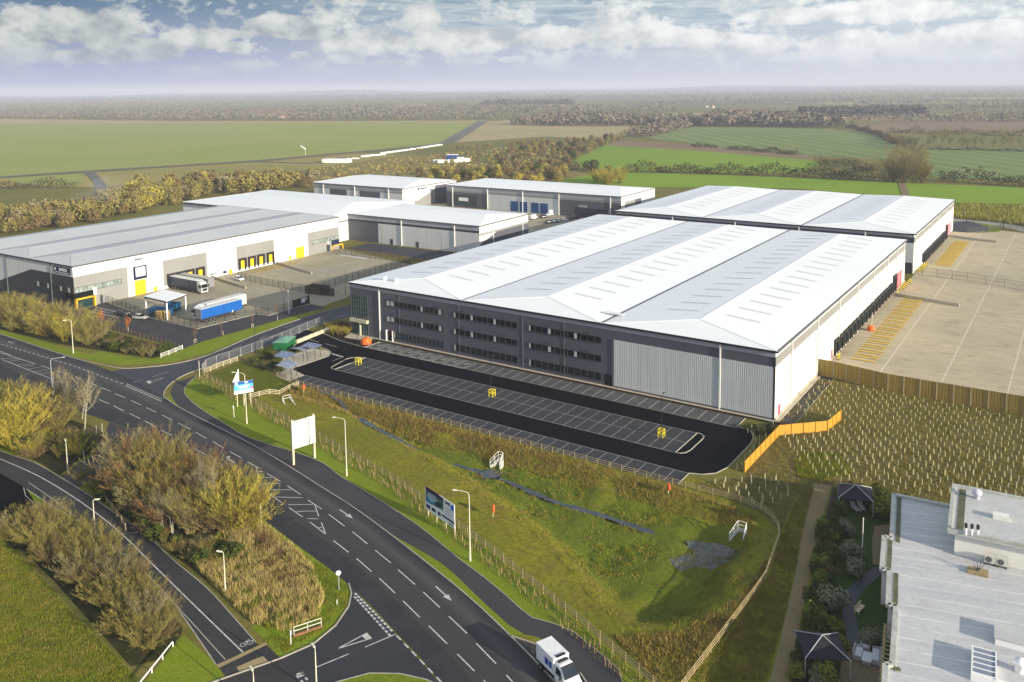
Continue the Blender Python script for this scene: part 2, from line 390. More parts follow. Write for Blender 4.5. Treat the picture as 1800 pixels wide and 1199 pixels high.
def yard_mat(name, a, b_, cst, joint, px_, py_, rot=0.0):
    m, nt, b, obj, tc = base_mat(name); b.inputs['Roughness'].default_value = 0.85; b.inputs['Specular IOR Level'].default_value = 0.2
    o2 = nt.mapping(obj, (1, 1, 1), (0, 0, rot))
    c = nt.mix(nt.ramp(nt.noise(o2, 0.035, 6, 0.65), [(0.38, 0.0), (0.64, 1.0)]), a, b_)
    c = nt.mix(nt.ramp(nt.noise(nt.mapping(o2, (0.35, 1.6, 1)), 0.5, 6, 0.75), [(0.40, 0.0), (0.70, 0.7)]), c, cst)
    c = nt.mix(nt.ramp(nt.noise(o2, 0.16, 6, 0.7), [(0.52, 0.0), (0.74, 0.6)]), c, tuple(q*0.62 for q in cst))
    sx = nt.new('ShaderNodeSeparateXYZ'); nt.link(o2, sx.inputs[0])
    # each cast panel slightly different
    fx = nt.math('FLOOR', nt.math('DIVIDE', sx.outputs[0], px_)); fy = nt.math('FLOOR', nt.math('DIVIDE', sx.outputs[1], py_))
    wn = nt.new('ShaderNodeTexWhiteNoise', noise_dimensions='2D'); cv_ = nt.new('ShaderNodeCombineXYZ'); nt.link(fx, cv_.inputs[0]); nt.link(fy, cv_.inputs[1]); nt.link(cv_.outputs[0], wn.inputs['Vector'])
    c = nt.mix(nt.math('MULTIPLY', wn.outputs['Value'], 0.22), c, cst)
    jx = nt.math('LESS_THAN', nt.math('PINGPONG', sx.outputs[0], px_/2), 0.13); jy = nt.math('LESS_THAN', nt.math('PINGPONG', sx.outputs[1], py_/2), 0.09)
    c = nt.mix(nt.math('MULTIPLY', jx, 0.75), c, joint); c = nt.mix(nt.math('MULTIPLY', jy, 0.30), c, joint)
    nt.link(c, b.inputs['Base Color']); return m
m_yard = yard_mat('yard_concrete', (0.52, 0.43, 0.29), (0.44, 0.375, 0.265), (0.32, 0.27, 0.19), (0.62, 0.56, 0.45), 12.0, 11.0)
m_yard2 = yard_mat('mossy_yard_concrete', (0.38, 0.34, 0.26), (0.30, 0.28, 0.235), (0.26, 0.21, 0.09), (0.42, 0.38, 0.30), 13.0, 13.0)

# ------------------------------------------------------------------ terrain
CREST = [(14, -36.0), (30, -36.2), (60, -36.4), (100, -36.6), (114, -37.0), (119.5, -40), (120.8, -46), (121.0, -54)] + \
        [at(u, v)[:2] for u, v in [(1330, 1000), (1290, 1050), (1240, 1085), (1180, 1105), (1110, 1106), (1060, 1075), (1005, 1010), (960, 955), (900, 905), (830, 860), (760, 815), (700, 782), (640, 745), (580, 716), (520, 700)]] + [(14, -43)]
CREST = np.array(CREST, float)
STREAM = np.array([at(u, v, -2.05)[:2] for u, v in [(562, 704), (600, 724), (650, 765), (700, 788), (770, 806), (850, 830), (900, 848), (980, 882), (1060, 905), (1140, 932), (1210, 955), (1250, 968), (1290, 978)]])
def crest_depth(x, y):
    """depth of the basin below the surrounding ground at arrays x, y"""
    n = len(CREST); ins = np.zeros(x.shape, bool); dmin = np.full(x.shape, 1e9)
    for i in range(n):
        a = CREST[i]; b = CREST[(i+1) % n]; d = b-a
        t = np.clip(((x-a[0])*d[0]+(y-a[1])*d[1])/(d@d), 0, 1)
        dmin = np.minimum(dmin, np.hypot(x-a[0]-t*d[0], y-a[1]-t*d[1]))
        cond = ((a[1] > y) != (b[1] > y)); xi = (b[0]-a[0])*(y-a[1])/((b[1]-a[1]) if b[1] != a[1] else 1e-9)+a[0]
        ins ^= cond & (x < xi)
    s = np.clip(np.where(ins, dmin, 0.0)/5.4, 0, 1)
    ds = np.full(x.shape, 1e9)
    for a, b in zip(STREAM[:-1], STREAM[1:]):
        d = b-a; t = np.clip(((x-a[0])*d[0]+(y-a[1])*d[1])/(d@d), 0, 1); ds = np.minimum(ds, np.hypot(x-a[0]-t*d[0], y-a[1]-t*d[1]))
    return 2.0*(s*s*(3-2*s))+0.5*np.exp(-(ds/0.9)**2)*np.clip(s*2, 0, 1)
def ground_z(x, y):
    return -float(crest_depth(np.array([x]), np.array([y]))[0])
gx = np.arange(10, 135.01, 0.5); gy = np.arange(-86, -30.0, 0.5)
X, Y = np.meshgrid(gx, gy); dep = crest_depth(X, Y)
bump_ = 0.0
for k in range(26):
    a_, f_, ph = rng.uniform(0, PI), rng.uniform(0.25, 1.5), rng.uniform(0, 6.3)
    bump_ = bump_+np.sin((X*np.cos(a_)+Y*np.sin(a_))*f_+ph)/f_*0.028
Z = -dep+bump_*np.clip(dep/0.6, 0, 1)
ny_, nx_ = X.shape; V = np.stack([X, Y, Z], -1).reshape(-1, 3)
idx = np.arange(nx_*ny_).reshape(ny_, nx_)
Fq = np.stack([idx[:-1, :-1], idx[:-1, 1:], idx[1:, 1:], idx[1:, :-1]], -1).reshape(-1, 4)
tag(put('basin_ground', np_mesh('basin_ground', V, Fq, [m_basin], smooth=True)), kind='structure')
x0, x1, y0, y1 = gx[0], gx[-1], gy[0], gy[-1]; B_ = 30000.0
g = MB()
xs = [-B_, x0, x1, B_]; ys = [-B_, y0, y1, B_]
for i in range(3):
    for j in range(3):
        if i == 1 and j == 1: continue
        g.poly([(xs[i], ys[j], 0), (xs[i+1], ys[j], 0), (xs[i+1], ys[j+1], 0), (xs[i], ys[j+1], 0)])
tag(g.build('ground', m_rough), kind='structure')

# ------------------------------------------------------------------ main road
Rr = [(-160, -49.4), (-78, -49.7), (-43, -50.1), (-20, -51.2), (0.7, -54.5), (10.3, -56.6), (35.8, -60.4), (57.2, -65.0), (70.4, -68.2), (91.5, -74.8), (103, -79.3), (111.6, -83.2), (130, -92), (160, -109)]
Ll = [(-160, -66.4), (-80, -66.8), (-40, -67.4), (-11, -68.0), (13.6, -68.2), (34.7, -72.0), (51.1, -75.3), (65.5, -78.6), (79.9, -81.9), (91.5, -85.9), (100.6, -89.5), (120, -99.5), (160, -122)]
def interp_line(P):
    Q = np.array(smooth_line(P, 1.5)); return Q
R_ = interp_line(Rr); L_ = interp_line(Ll)
tx = np.linspace(-158, 158, 320); ry = np.interp(tx, R_[:, 0], R_[:, 1]); ly = np.interp(tx, L_[:, 0], L_[:, 1])
V = []; F = []; UVs = []
NV = 12
for i in range(len(tx)):
    for j in range(NV+1):
        t = j/NV; V.append((tx[i], ly[i]+(ry[i]-ly[i])*t, 0.02)); UVs.append((tx[i], t))
for i in range(len(tx)-1):
    for j in range(NV): F.append((i*(NV+1)+j, (i+1)*(NV+1)+j, (i+1)*(NV+1)+j+1, i*(NV+1)+j+1))
me = np_mesh('road', V, F, [m_road]); uvl = me.uv_layers.new(name='UVMap')
uvl.data.foreach_set('uv', np.array(UVs, np.float32)[np.array(F).ravel()].ravel())
tag(put('road', me), kind='structure')

# access road, side road, local road, paths (all surveyed outlines)
acc_l = pts([(217, 648), (262, 645.5), (300, 641), (362, 626), (449.5, 589), (540, 557), (600, 540)])
acc_r = pts([(287.5, 701), (289, 688), (303, 672), (330, 657), (371, 643), (411, 630), (445, 617.6), (498, 597.6), (539, 580), (571.5, 567.5)])
al = smooth_line(acc_l)+[np.array((-21.3, 40, 0)), np.array((-21.3, 136, 0))]; ar = smooth_line(acc_r)+[np.array((-8.5, 30, 0)), np.array((-8.5, 136, 0))]
sheet('access_road', [(p[0], p[1]) for p in al[::-1]]+[(-24.5, -51.8), (2.0, -55.6)]+[(p[0], p[1]) for p in ar], 0.012, m_access)
kerb('kerb', pts([(-30, 580), (0, 587.5), (122.5, 627.5), (175, 640)])+acc_l, m=m_kerb, z=0.0)
kerb('kerb', acc_r[:6], m=m_kerb)
kerb('kerb', [p for p in Rr if p[0] > 0.5][:10], m=m_kerb)
side_k = pts([(613, 1026), (618, 1043), (613, 1066), (590, 1100), (550, 1133), (493, 1158), (377, 1199), (300, 1228)])
isl_k = pts([(560, 1210), (596, 1199), (649.6, 1184.5), (703, 1185.5), (749.5, 1196), (790, 1215)])
sheet('side_road', [p[:2] for p in smooth_line(side_k)]+[at(300, 1300)[:2], at(480, 1290)[:2]]+[p[:2] for p in smooth_line(isl_k)]+[at(800, 1225)[:2], at(765, 1192)[:2], at(694, 1112)[:2]], 0.014, m_side)
kerb('kerb', side_k, m=m_kerb); kerb('kerb', isl_k, m=m_kerb)
sheet('grass_island', [p[:2] for p in smooth_line(isl_k)]+[at(800, 1300)[:2], at(560, 1300)[:2]], 0.10, m_lawn)
lane_u = [(-40, 775), (0, 792), (20, 800), (60, 813), (110, 841.6), (160, 873), (213, 910), (256, 938), (299.6, 980), (363, 1033), (403, 1076), (450, 1129.6), (470, 1150)]
lane_d = [(-40, 815), (0, 833), (46.6, 860), (96.5, 892), (133, 913), (173, 940), (233, 986), (293, 1046), (333, 1099.6), (380, 1169), (400, 1192)]
sheet('cycle_road', [p[:2] for p in smooth_line(pts(lane_u))]+[p[:2] for p in smooth_line(pts(lane_d))][::-1], 0.012, m_lane)
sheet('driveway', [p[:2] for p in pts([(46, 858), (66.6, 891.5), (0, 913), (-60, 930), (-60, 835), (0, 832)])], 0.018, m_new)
kerb('kerb', pts([(41.6, 858), (45, 872), (66.6, 891.5), (0, 913), (-60, 932)]), m=m_kerb, smooth=False, w=0.12)
kerb('kerb', pts(lane_d[2:-1]), m=m_kerb, h=0.02, w=0.14); kerb('kerb', pts(lane_u[1:-1]), m=m_kerb, h=0.03, w=0.12)
sheet('path', [p[:2] for p in pts([(135, 858), (108, 838), (140, 812), (168, 800), (172, 775), (186, 762), (192, 742), (250, 764), (232, 782), (205, 800), (185, 822), (160, 845)])], 0.016, m_path)
sheet('footpath', [p[:2] for p in pts([(465, 1131), (492, 1157), (525, 1199), (560, 1250), (420, 1260), (385, 1199), (402, 1190)])], 0.024, m_lane)
for q in ([(380, 1169.5), (466.5, 1129.6), (470.5, 1133), (385, 1174.5)], [(415, 1173), (463, 1153), (471.5, 1163), (421.6, 1182)]):
    sheet('tactile_paving', [p[:2] for p in pts(q)], 0.030, m_buff)
pa_in = [(309, 672), (302.5, 680), (301, 695), (315, 715), (350, 737.7), (400, 765), (462.6, 800), (520, 833), (603, 882), (683, 936), (775, 990), (840, 1049), (895, 1099), (920, 1114), (950, 1121.5)]
pa_out = [(348, 659), (329, 676), (324, 690), (345, 712.7), (400, 747.7), (440, 770), (555, 807.8), (600, 838), (700, 900), (750, 935), (807.6, 982.7), (850, 1014), (895, 1051.6), (935, 1085.5), (975, 1096.6), (1010, 1111.7), (1050, 1144), (1087.7, 1176.7), (1094, 1199), (1100, 1230)]
sheet('path', [p[:2] for p in smooth_line(pts(pa_in))]+[p[:2] for p in pts([(1022, 1185), (1040, 1230)])]+[p[:2] for p in smooth_line(pts(pa_out))][::-1], 0.016, m_path)
sheet('lay_by', [p[:2] for p in pts([(897, 1118), (942.5, 1132.8), (1000, 1165), (1024, 1188), (1040, 1230), (960, 1230), (930, 1150)])], 0.024, m_lane)
kerb('kerb', pts([(895, 1117.5), (942.5, 1132.8)]), m=m_kerb, smooth=False); kerb('kerb', pts([(1020, 1184), (1032, 1202), (1036, 1225)]), m=m_kerb)
kerb('path_edging', pts(pa_out), m=m_kerb, h=0.04, w=0.10)
# verges and lawns
fence_road = [(357, 655), (360, 662), (440, 705), (560, 770), (700, 850), (850, 960), (1000, 1080), (1140, 1199), (1200, 1250)]
sheet('verge', [p[:2] for p in smooth_line(pts(pa_out))]+[p[:2] for p in pts(fence_road)][::-1], 0.008, m_lawn)
rv = [(p[0], p[1]) for p in smooth_line([q for q in Rr if 0.5 < q[0] < 104])]
sheet('verge', [p[:2] for p in smooth_line(pts(pa_in[2:-1]))]+rv[::-1], 0.010, m_lawn)
sheet('lawn', [p[:2] for p in pts([(362, 661), (420, 636), (508, 671), (532, 678), (440, 702)])], 0.006, m_lawn2)
sheet('verge', [p[:2] for p in pts([(-40, 565), (0, 580), (130, 615), (155, 623), (180, 617), (215, 625), (262, 632), (321, 614), (357, 598), (450, 572), (545, 546), (556, 549), (449, 587), (362, 622), (300, 637), (215, 642), (175, 637), (122, 625), (0, 586), (-40, 573)])], 0.006, m_lawn)
sheet('lawn', [p[:2] for p in pts([(-120, 935), (0, 938), (60, 1000), (130, 1080), (230, 1180), (300, 1240), (200, 1400), (-150, 1300)])], 0.006, m_lawn2)
sheet('lawn', [p[:2] for p in pts([(322, 1116), (378, 1166), (395, 1190), (300, 1225), (250, 1205)])], 0.010, m_lawn)
sheet('verge', [p[:2] for p in pts([(440, 885), (510, 950), (570, 993), (611, 1027), (616, 1043), (611, 1065), (588, 1098), (549, 1131), (492, 1156), (470, 1130), (440, 1100), (520, 1085), (575, 1060), (545, 985), (500, 945), (430, 895)])], 0.008, m_lawn)
sheet('verge', [p[:2] for p in pts([(46, 859), (96.5, 893), (140, 918), (110, 920), (66, 890)])], 0.009, m_lawn)
sheet('lawn', [p[:2] for p in pts([(-60, 760), (0, 765), (35, 790), (20, 800), (-40, 775)])], 0.009, m_lawn)

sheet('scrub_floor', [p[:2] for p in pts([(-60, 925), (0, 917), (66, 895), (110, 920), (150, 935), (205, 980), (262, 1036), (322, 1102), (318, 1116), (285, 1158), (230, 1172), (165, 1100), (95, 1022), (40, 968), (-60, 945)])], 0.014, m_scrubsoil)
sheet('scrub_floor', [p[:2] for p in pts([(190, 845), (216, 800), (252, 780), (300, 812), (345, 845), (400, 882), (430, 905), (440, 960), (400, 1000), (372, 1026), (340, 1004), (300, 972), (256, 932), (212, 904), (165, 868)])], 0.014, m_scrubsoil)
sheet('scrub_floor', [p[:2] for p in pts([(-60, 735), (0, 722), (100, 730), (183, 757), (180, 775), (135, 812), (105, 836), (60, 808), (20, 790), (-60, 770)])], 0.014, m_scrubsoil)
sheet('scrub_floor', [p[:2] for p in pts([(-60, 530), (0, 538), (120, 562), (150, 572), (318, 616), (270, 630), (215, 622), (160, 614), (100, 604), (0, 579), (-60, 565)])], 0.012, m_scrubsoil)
# ------------------------------------------------------------------ road markings
mk = MB(); MZ = 0.026
def stroke(p, q, w=0.13, z=MZ, b=None):
    p = np.array(p[:2]); q = np.array(q[:2]); d = q-p; n = np.array([-d[1], d[0]])/(np.linalg.norm(d)+1e-9)*w/2
    (b or mk).poly([(*(p-n), z), (*(q-n), z), (*(q+n), z), (*(p+n), z)])
def pstroke(a, b, w=0.15, z=MZ): stroke(at(*a), at(*b), w, z)
for a in [(0, 620, 37, 632), (37, 632, 63, 640), (73, 643, 87, 648), (100, 652, 115, 657.5), (132, 662.5, 142, 667), (158, 673, 169, 677.5), (177, 681, 195, 688), (202.5, 692.5, 221, 700), (230, 704, 247.5, 712), (257.5, 717, 275, 725),
          (285, 730, 303, 739), (313, 744, 334, 754), (344, 760, 363, 771), (374, 776, 394, 788), (404, 794, 424, 805), (435, 812, 457, 824), (469, 832.6, 493, 846.6), (505, 854, 529, 870), (541, 879, 566, 895.5),
          (578, 904.5, 606, 925.5), (619.6, 935, 646, 956.5), (659.6, 967.4, 687, 990), (699.5, 1001.7, 729.5, 1027.7), (744, 1041, 773, 1068), (789, 1083.6, 821, 1114), (837, 1131, 872, 1167), (890, 1187, 925, 1225),
          (3, 632, 90, 666), (100, 670, 118, 678), (130, 684, 152, 693), (174, 702.5, 191.7, 710), (200, 713.7, 218, 723), (227.5, 727, 246, 736), (254, 740, 274.5, 750.8), (283, 756, 302.5, 766), (312, 771, 331, 783), (341, 788.7, 362, 800),
          (372, 806.7, 392, 818), (402.6, 825, 423, 837.5), (436.5, 846, 460, 860), (472, 868, 495.5, 884), (508, 892.5, 532, 909), (545, 918, 572, 939), (586, 950.5, 613, 971.4), (627, 982, 653, 1005), (667, 1017, 694.5, 1043),
          (708.5, 1056.6, 738, 1085.6), (753.5, 1100, 786, 1132), (804, 1150, 834, 1180), (850, 1196, 880, 1228)]:
    pstroke(a[:2], a[2:])
def c350(x, y): return (350+x/3.004, 800+y/3.004)
for a in [(300, 62, 312, 106), (318, 128, 331, 180), (610, 262, 632, 325), (645, 357, 668, 416), (315, 88, 336, 88), (325, 120, 383, 119), (330, 152, 430, 151), (350, 185, 488, 184), (400, 222, 548, 226), (470, 263, 602, 261),
          (515, 298, 617, 296), (570, 335, 630, 338), (630, 386, 648, 382)]:
    pstroke(c350(*a[:2]), c350(*a[2:]), 0.14)
for a in [(0, 617, 20, 625.5), (0, 630, 37, 631.5), (17, 636, 37, 632), (27, 642, 63, 639.5), (40, 643.5, 60, 642.5), (47, 649, 75, 644.5), (57, 655, 88, 648.5), (70, 657, 90, 655)]:
    pstroke(a[:2], a[2:], 0.13)
# edge line across the junction mouth
def dashes(P, on, off, w, z=MZ):
    Q = resample(P, 0.25); n1, n2 = int(on/0.25), int(off/0.25); i = 0
    while i+n1 < len(Q): stroke(Q[i], Q[i+n1], w, z); i += n1+n2
dashes([p[:2] for p in pts([(-20, 600), (10, 607.5), (83, 629), (137, 646), (188, 665), (222, 677)])], 1.0, 1.0, 0.2)
dashes([p[:2] for p in pts([(223, 675), (255, 689.5), (286, 702.5)])], 0.6, 0.3, 0.2, 0.030); dashes([p[:2] for p in pts([(221, 678), (254, 692.5), (287, 707)])], 1.2, 0.15, 0.2, 0.030)
for a in [(234, 673, 250, 667.5), (267, 663, 297, 653.5)]: pstroke(a[:2], a[2:], 0.12)
for a in [(407, 614, 424, 607), (455, 596, 470, 590), (500, 576.5, 515, 571), (549, 569, 563, 563.5), (585, 560, 610, 552), (600, 557, 607, 554.5)]: pstroke(a[:2], a[2:], 0.13)
def tri_mark(P, z=MZ): 
    mk.poly([(p[0], p[1], z) for p in P])
tri_mark(pts([(257, 671), (263, 669.5), (267.5, 672.5), (262, 675)])); pstroke((259, 670), (286, 664.5), 0.12); pstroke((264, 673.5), (287, 664.8), 0.12)
def c550(x, y): return (550+x/8.571, 1100+y/8.571)
dashes([p[:2] for p in pts([c550(1020, 0), c550(1180, 170)])][:0] or [p[:2] for p in pts([(624, 1043), c550(1240, 130)])], 0.62, 0.42, 0.28, 0.030)
dashes([p[:2] for p in pts([(623, 1049), c550(1170, 160)])], 0.62, 0.42, 0.28, 0.030)
dashes([p[:2] for p in pts([c550(1260, 150), c550(1790, 700), (790, 1215)])], 1.0, 0.9, 0.2, 0.030)
for a in [(785, 325, 1248, 130, 0.15), (40, 633, 540, 428, 0.15), (390, 340, 810, 115, 0.16), (392, 343, 885, 190, 0.16)]: pstroke(c550(*a[:2]), c550(*a[2:4]), a[4], 0.030)
tri_mark(pts([c550(735, 150), c550(815, 106), c550(890, 190), c550(795, 215)]), 0.031)
for a in [(515, 1160, 550, 1150), (525, 1172, 555, 1160)]: pstroke(c350(*a[:2]), c350(*a[2:]), 0.3, 0.03)
dashes([p[:2] for p in pts([c350(515, 1165), c350(560, 1215)])], 0.7, 0.5, 0.22, 0.030); dashes([p[:2] for p in pts([c350(540, 1150), c350(590, 1210)])], 0.7, 0.5, 0.22, 0.030)
def arrow(tail, head, w=0.18, hw=0.8, hl=1.4):
    t = np.array(at(*tail)[:2]); h = np.array(at(*head)[:2]); d = (h-t)/np.linalg.norm(h-t); n = np.array([-d[1], d[0]]); nb = h-d*hl
    stroke(t, nb, w); tri_mark([nb+n*hw/2, nb-n*hw/2, h])
arrow((597, 896), (620, 911.5)); arrow((766, 1031), (794, 1056.5)); arrow((378.5, 826.5), (360, 816.5)); arrow((380, 826.5), (375.5, 811)); pstroke((412.5, 814), (398, 805), 0.25); arrow((398, 806.5), (404, 801.5), 0.2, 0.9, 0.7)
arrow((28, 601), (14, 601), 0.15, 0.5, 0.6); pstroke((14, 601), (25, 604.5), 0.14)
# local cycle road: long centre line, cycle symbol
cl = [(-40, 790), (0, 806.7), (66.6, 836.6), (133, 876.6), (200, 926.5), (266, 990), (333, 1056), (426, 1146)]
Q = smooth_line(pts(cl))
for a, b in zip(Q[:-1], Q[1:]): stroke(a, b+(b-a)*0.05, 0.16)
kerb('lane_edge', pts([(50, 848), (100, 883), (166, 936.5), (250, 1003), (320, 1076), (396, 1159.5)]), m=m_kerb, h=0.025, w=0.12, z=0.01)
for (cx, cy) in ((428, 1133.5), (439, 1129.5)):
    c = at(cx, cy); 
    for k in range(10):
        t0, t1 = 2*PI*k/10, 2*PI*(k+1)/10
        stroke((c[0]+0.36*math.cos(t0), c[1]+0.36*math.sin(t0)), (c[0]+0.36*math.cos(t1), c[1]+0.36*math.sin(t1)), 0.09)
for a in [(428, 1133.5, 432, 1127.5), (432, 1127.5, 437, 1126), (437, 1126, 434, 1132), (434, 1132, 428, 1133.5), (437, 1124, 439, 1129.5), (434, 1132, 432, 1127.5)]: pstroke(a[:2], a[2:], 0.08)
tag(mk.build('road_markings', m_white), kind='structure')

# ------------------------------------------------------------------ car park of the large warehouse (square to the building)
park = [(104.1, -29.4), (106.2, -28.6), (107.8, -27.0), (108.6, -24), (108.7, -13), (108.2, -9.8), (107.0, -7.6), (105.3, -6.9), (104.1, -6.9), (11.7, -7.3), (3.1, -6.9), (-5.5, -4.6), (-12, -4.5), (-15.5, -9), (-9.5, -17), (0, -19.5)] + [at(u, v)[:2] for u, v in [(560, 607), (575, 613), (582, 619), (578, 626), (523, 645), (514, 649), (536, 660)]]
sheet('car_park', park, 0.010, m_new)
sheet('parking_bays', [(14.8, -33.9), (104.1, -33.9), (104.1, -29.4), (14.8, -29.4)], 0.016, m_bay)
sheet('parking_bays', [(17.6, -23.2), (99.1, -23.2), (99.1, -13.4), (17.6, -13.4)], 0.016, m_bay)
sheet('parking_bays', [(11.8, -7.2), (104.1, -7.2), (104.1, -2.1), (11.8, -2.1)], 0.016, m_bay2)
pk = MB()
def pl(x0, y0, x1, y1, w=0.10): stroke((x0, y0), (x1, y1), w, 0.024, pk)
def dotted(x0, y0, x1, y1, w=0.11):
    L = math.hypot(x1-x0, y1-y0); n = int(L/0.55)
    for i in range(n):
        a, b = i/n, (i+0.62)/n; pl(x0+(x1-x0)*a, y0+(y1-y0)*a, x0+(x1-x0)*b, y0+(y1-y0)*b, w)
for i in range(37): dotted(14.8+89.3*i/36, -33.8, 14.8+89.3*i/36, -29.45)
for i in range(34):
    x = 17.6+81.5*i/33; dotted(x, -23.1, x, -13.5)
dotted(17.6, -18.3, 99.1, -18.3)
for i in range(13, 38): x = 11.8+92.3*i/37; pl(x, -7.15, x, -2.2, 0.12)
for i in range(9):                                           # hatched disabled bays
    x = 12.3+i*3.35
    for k in range(6): pl(x+2.35+0.02*k, -6.9+0.78*k, x+3.2, -6.65+0.78*k, 0.13)
    for k in range(7): pl(x+0.35*k, -7.6, x+0.35*k+0.12, -6.75, 0.12)
    pl(x, -7.1, x, -2.4, 0.12); pl(x+2.3, -7.1, x+2.3, -2.4, 0.12)
    for a in ((0.9, -4.6, 1.5, -3.3), (1.0, -4.2, 1.7, -4.6), (1.2, -3.6, 1.7, -3.6), (0.8, -4.9, 1.5, -4.9)): pl(x+a[0], a[1], x+a[2], a[3], 0.2)
for a in [(571, 604, 592, 610), (543, 596.5, 561, 601.5), (584, 635, 604, 627)]: stroke(at(*a[:2]), at(*a[2:]), 0.13, 0.024, pk)
for k in range(9): stroke(at(584.5+k*2.1, 621.3+k*0.62), at(585.5+k*2.1, 623.5+k*0.62), 0.35, 0.024, pk)
tag(pk.build('bay_markings', m_white), kind='structure')
kerb('kerb', [(104.1, -33.9), (104.1, -29.4), (106.2, -28.6), (107.8, -27.0), (108.6, -24), (108.7, -13), (108.2, -9.8), (107.0, -7.6), (105.3, -6.9), (104.1, -6.9), (104.1, -2.1)], w=0.13, m=m_kerb, step=0.8, smooth=False)
kerb('kerb', [(14.8, -34.0), (104.1, -34.0)], w=0.13, m=m_kerb, smooth=False, h=0.08)
for y in (-29.4, -23.2, -13.4, -7.3): kerb('kerb', [(14.8 if y < -29 else 17.6 if y < -8 else 11.7, y), (104.1 if (y < -29 or y > -8) else 99.1, y)], w=0.10, m=m_kerb, smooth=False, h=0.015, z=0.012)
isl = [(99.1, -13.4), (99.9, -13.5), (100.7, -14.2), (100.9, -15.5), (100.9, -21), (100.6, -22.4), (99.9, -23.1), (99.1, -23.2)]
kerb('kerb', isl, w=0.16, m=m_kerb, smooth=False, closed=True)
isl2 = [(17.5, -23.3), (16.2, -23.1), (15.7, -22.3), (14.4, -16.5), (14.7, -15.2), (15.8, -14.0), (17.5, -13.4)]
kerb('kerb', isl2, w=0.13, m=m_kerb, smooth=False); kerb('kerb', [isl2[0], isl2[-1]], w=0.22, m=m_kerb, smooth=False)
kerb('kerb', [(-6, -4.4), (3.1, -6.9), (11.6, -7.6), (11.8, -2.2)], w=0.16, m=m_kerb, smooth=False)
m_bark = mat('dark_bark_mulch', (0.02, 0.015, 0.012), 0.95, (0.035, 0.025, 0.018), 1.5, spec=0.1, bump=0.04, bscale=6)
sheet('mulch_strip', [(12, -2.0), (109.4, -2.0), (112.2, -2.0), (112.2, 29.4), (110.0, 29.4), (110.0, -0.6), (9, -0.6), (9, -2.0)], 0.012, m_bark)
sheet('gravel_edge', [(109.0, -0.6), (110.0, -0.6), (110.0, 29.4), (109.0, 29.4)], 0.016, m_pale); sheet('gravel_edge', [(2, -0.9), (109, -0.9), (109, -0.02), (2, -0.02)], 0.018, m_pale)
sheet('path', [(110.3, -1.8), (112.6, -1.8), (112.6, 29.5), (110.3, 29.5)], 0.020, m_side)
kerb('kerb', [(112.7, -2), (112.7, 29.5)], w=0.12, m=m_kerb, smooth=False, h=0.05)
sheet('mulch_strip', [p for p in [(3.1, -6.9), (11.6, -7.5), (11.8, -2.2), (9, -0.8), (3, -0.5), (-4, -2.0), (-6, -4.4)]], 0.014, m_bark)
sheet('forecourt', [p[:2] for p in pts([(605, 593), (618, 584), (648, 585), (660, 594), (650, 600), (628, 598)])], 0.030, m_pale)
# cycle stand pavement
sheet('cycle_pavement', [p[:2] for p in pts([(506, 670), (536, 660), (514, 649), (523, 645), (578, 626), (582, 619.5), (575, 616), (548, 613), (500, 628), (485, 646), (486, 661)])], 0.030, m_pale)
kerb('kerb', pts([(523, 645), (578, 626), (582, 620), (578, 615.5), (560, 612)]), w=0.12, m=m_kerb)
# stream and wet floor of the basin
m_water = mat('stream_water', (0.020, 0.026, 0.036), 0.12, (0.05, 0.055, 0.06), 0.4, spec=0.5, col3=(0.10, 0.105, 0.11), scale3=1.5, amt3=0.5, bump=0.01, bscale=6)
m_silt = mat('silt', (0.10, 0.105, 0.105), 0.7, (0.17, 0.16, 0.14), 0.4, col3=(0.05, 0.055, 0.03), scale3=1.1, amt3=0.8)
st = smooth_line([(p[0], p[1], 0) for p in STREAM], 0.8)
Vs = []
for i, p in enumerate(st):
    d = st[min(i+1, len(st)-1)]-st[max(i-1, 0)]; n = np.array([-d[1], d[0]])/(np.linalg.norm(d)+1e-9)
    w = 0.55+0.22*math.sin(i*0.9)*math.sin(i*0.37)+random.uniform(-.1, .1)+(0.7 if i > len(st)-10 else 0); z = ground_z(p[0], p[1])+.28
    Vs += [(*(p[:2]-n*w), z), (*(p[:2]+n*w*random.uniform(.7, 1.2)), z)]
tag(put('stream', np_mesh('stream', Vs, [(2*i, 2*i+2, 2*i+3, 2*i+1) for i in range(len(st)-1)], [m_water])), kind='structure')
def blob(name, l, z, m, amp=0.4):
    Q = resample(smooth_line(pts(l+l[:1], z), 0.8), 0.7)
    return sheet(name, [(p[0]+random.uniform(-amp, amp), p[1]+random.uniform(-amp, amp)) for p in Q[:-1]], z, m)
blob('silt_bed', [(1205, 952), (1240, 950), (1275, 960), (1306, 972), (1314, 992), (1300, 1001), (1272, 990), (1240, 982), (1215, 968)], -1.93, m_silt, 0.3)
blob('silt_bed', [(1176, 982), (1205, 974), (1245, 980), (1272, 992), (1245, 1000), (1205, 1004), (1185, 995)], -1.95, m_silt, 0.45)
blob('stream_bay', [(840, 832), (866, 824), (884, 829), (876, 838), (852, 842)], -2.0, m_water, 0.2)
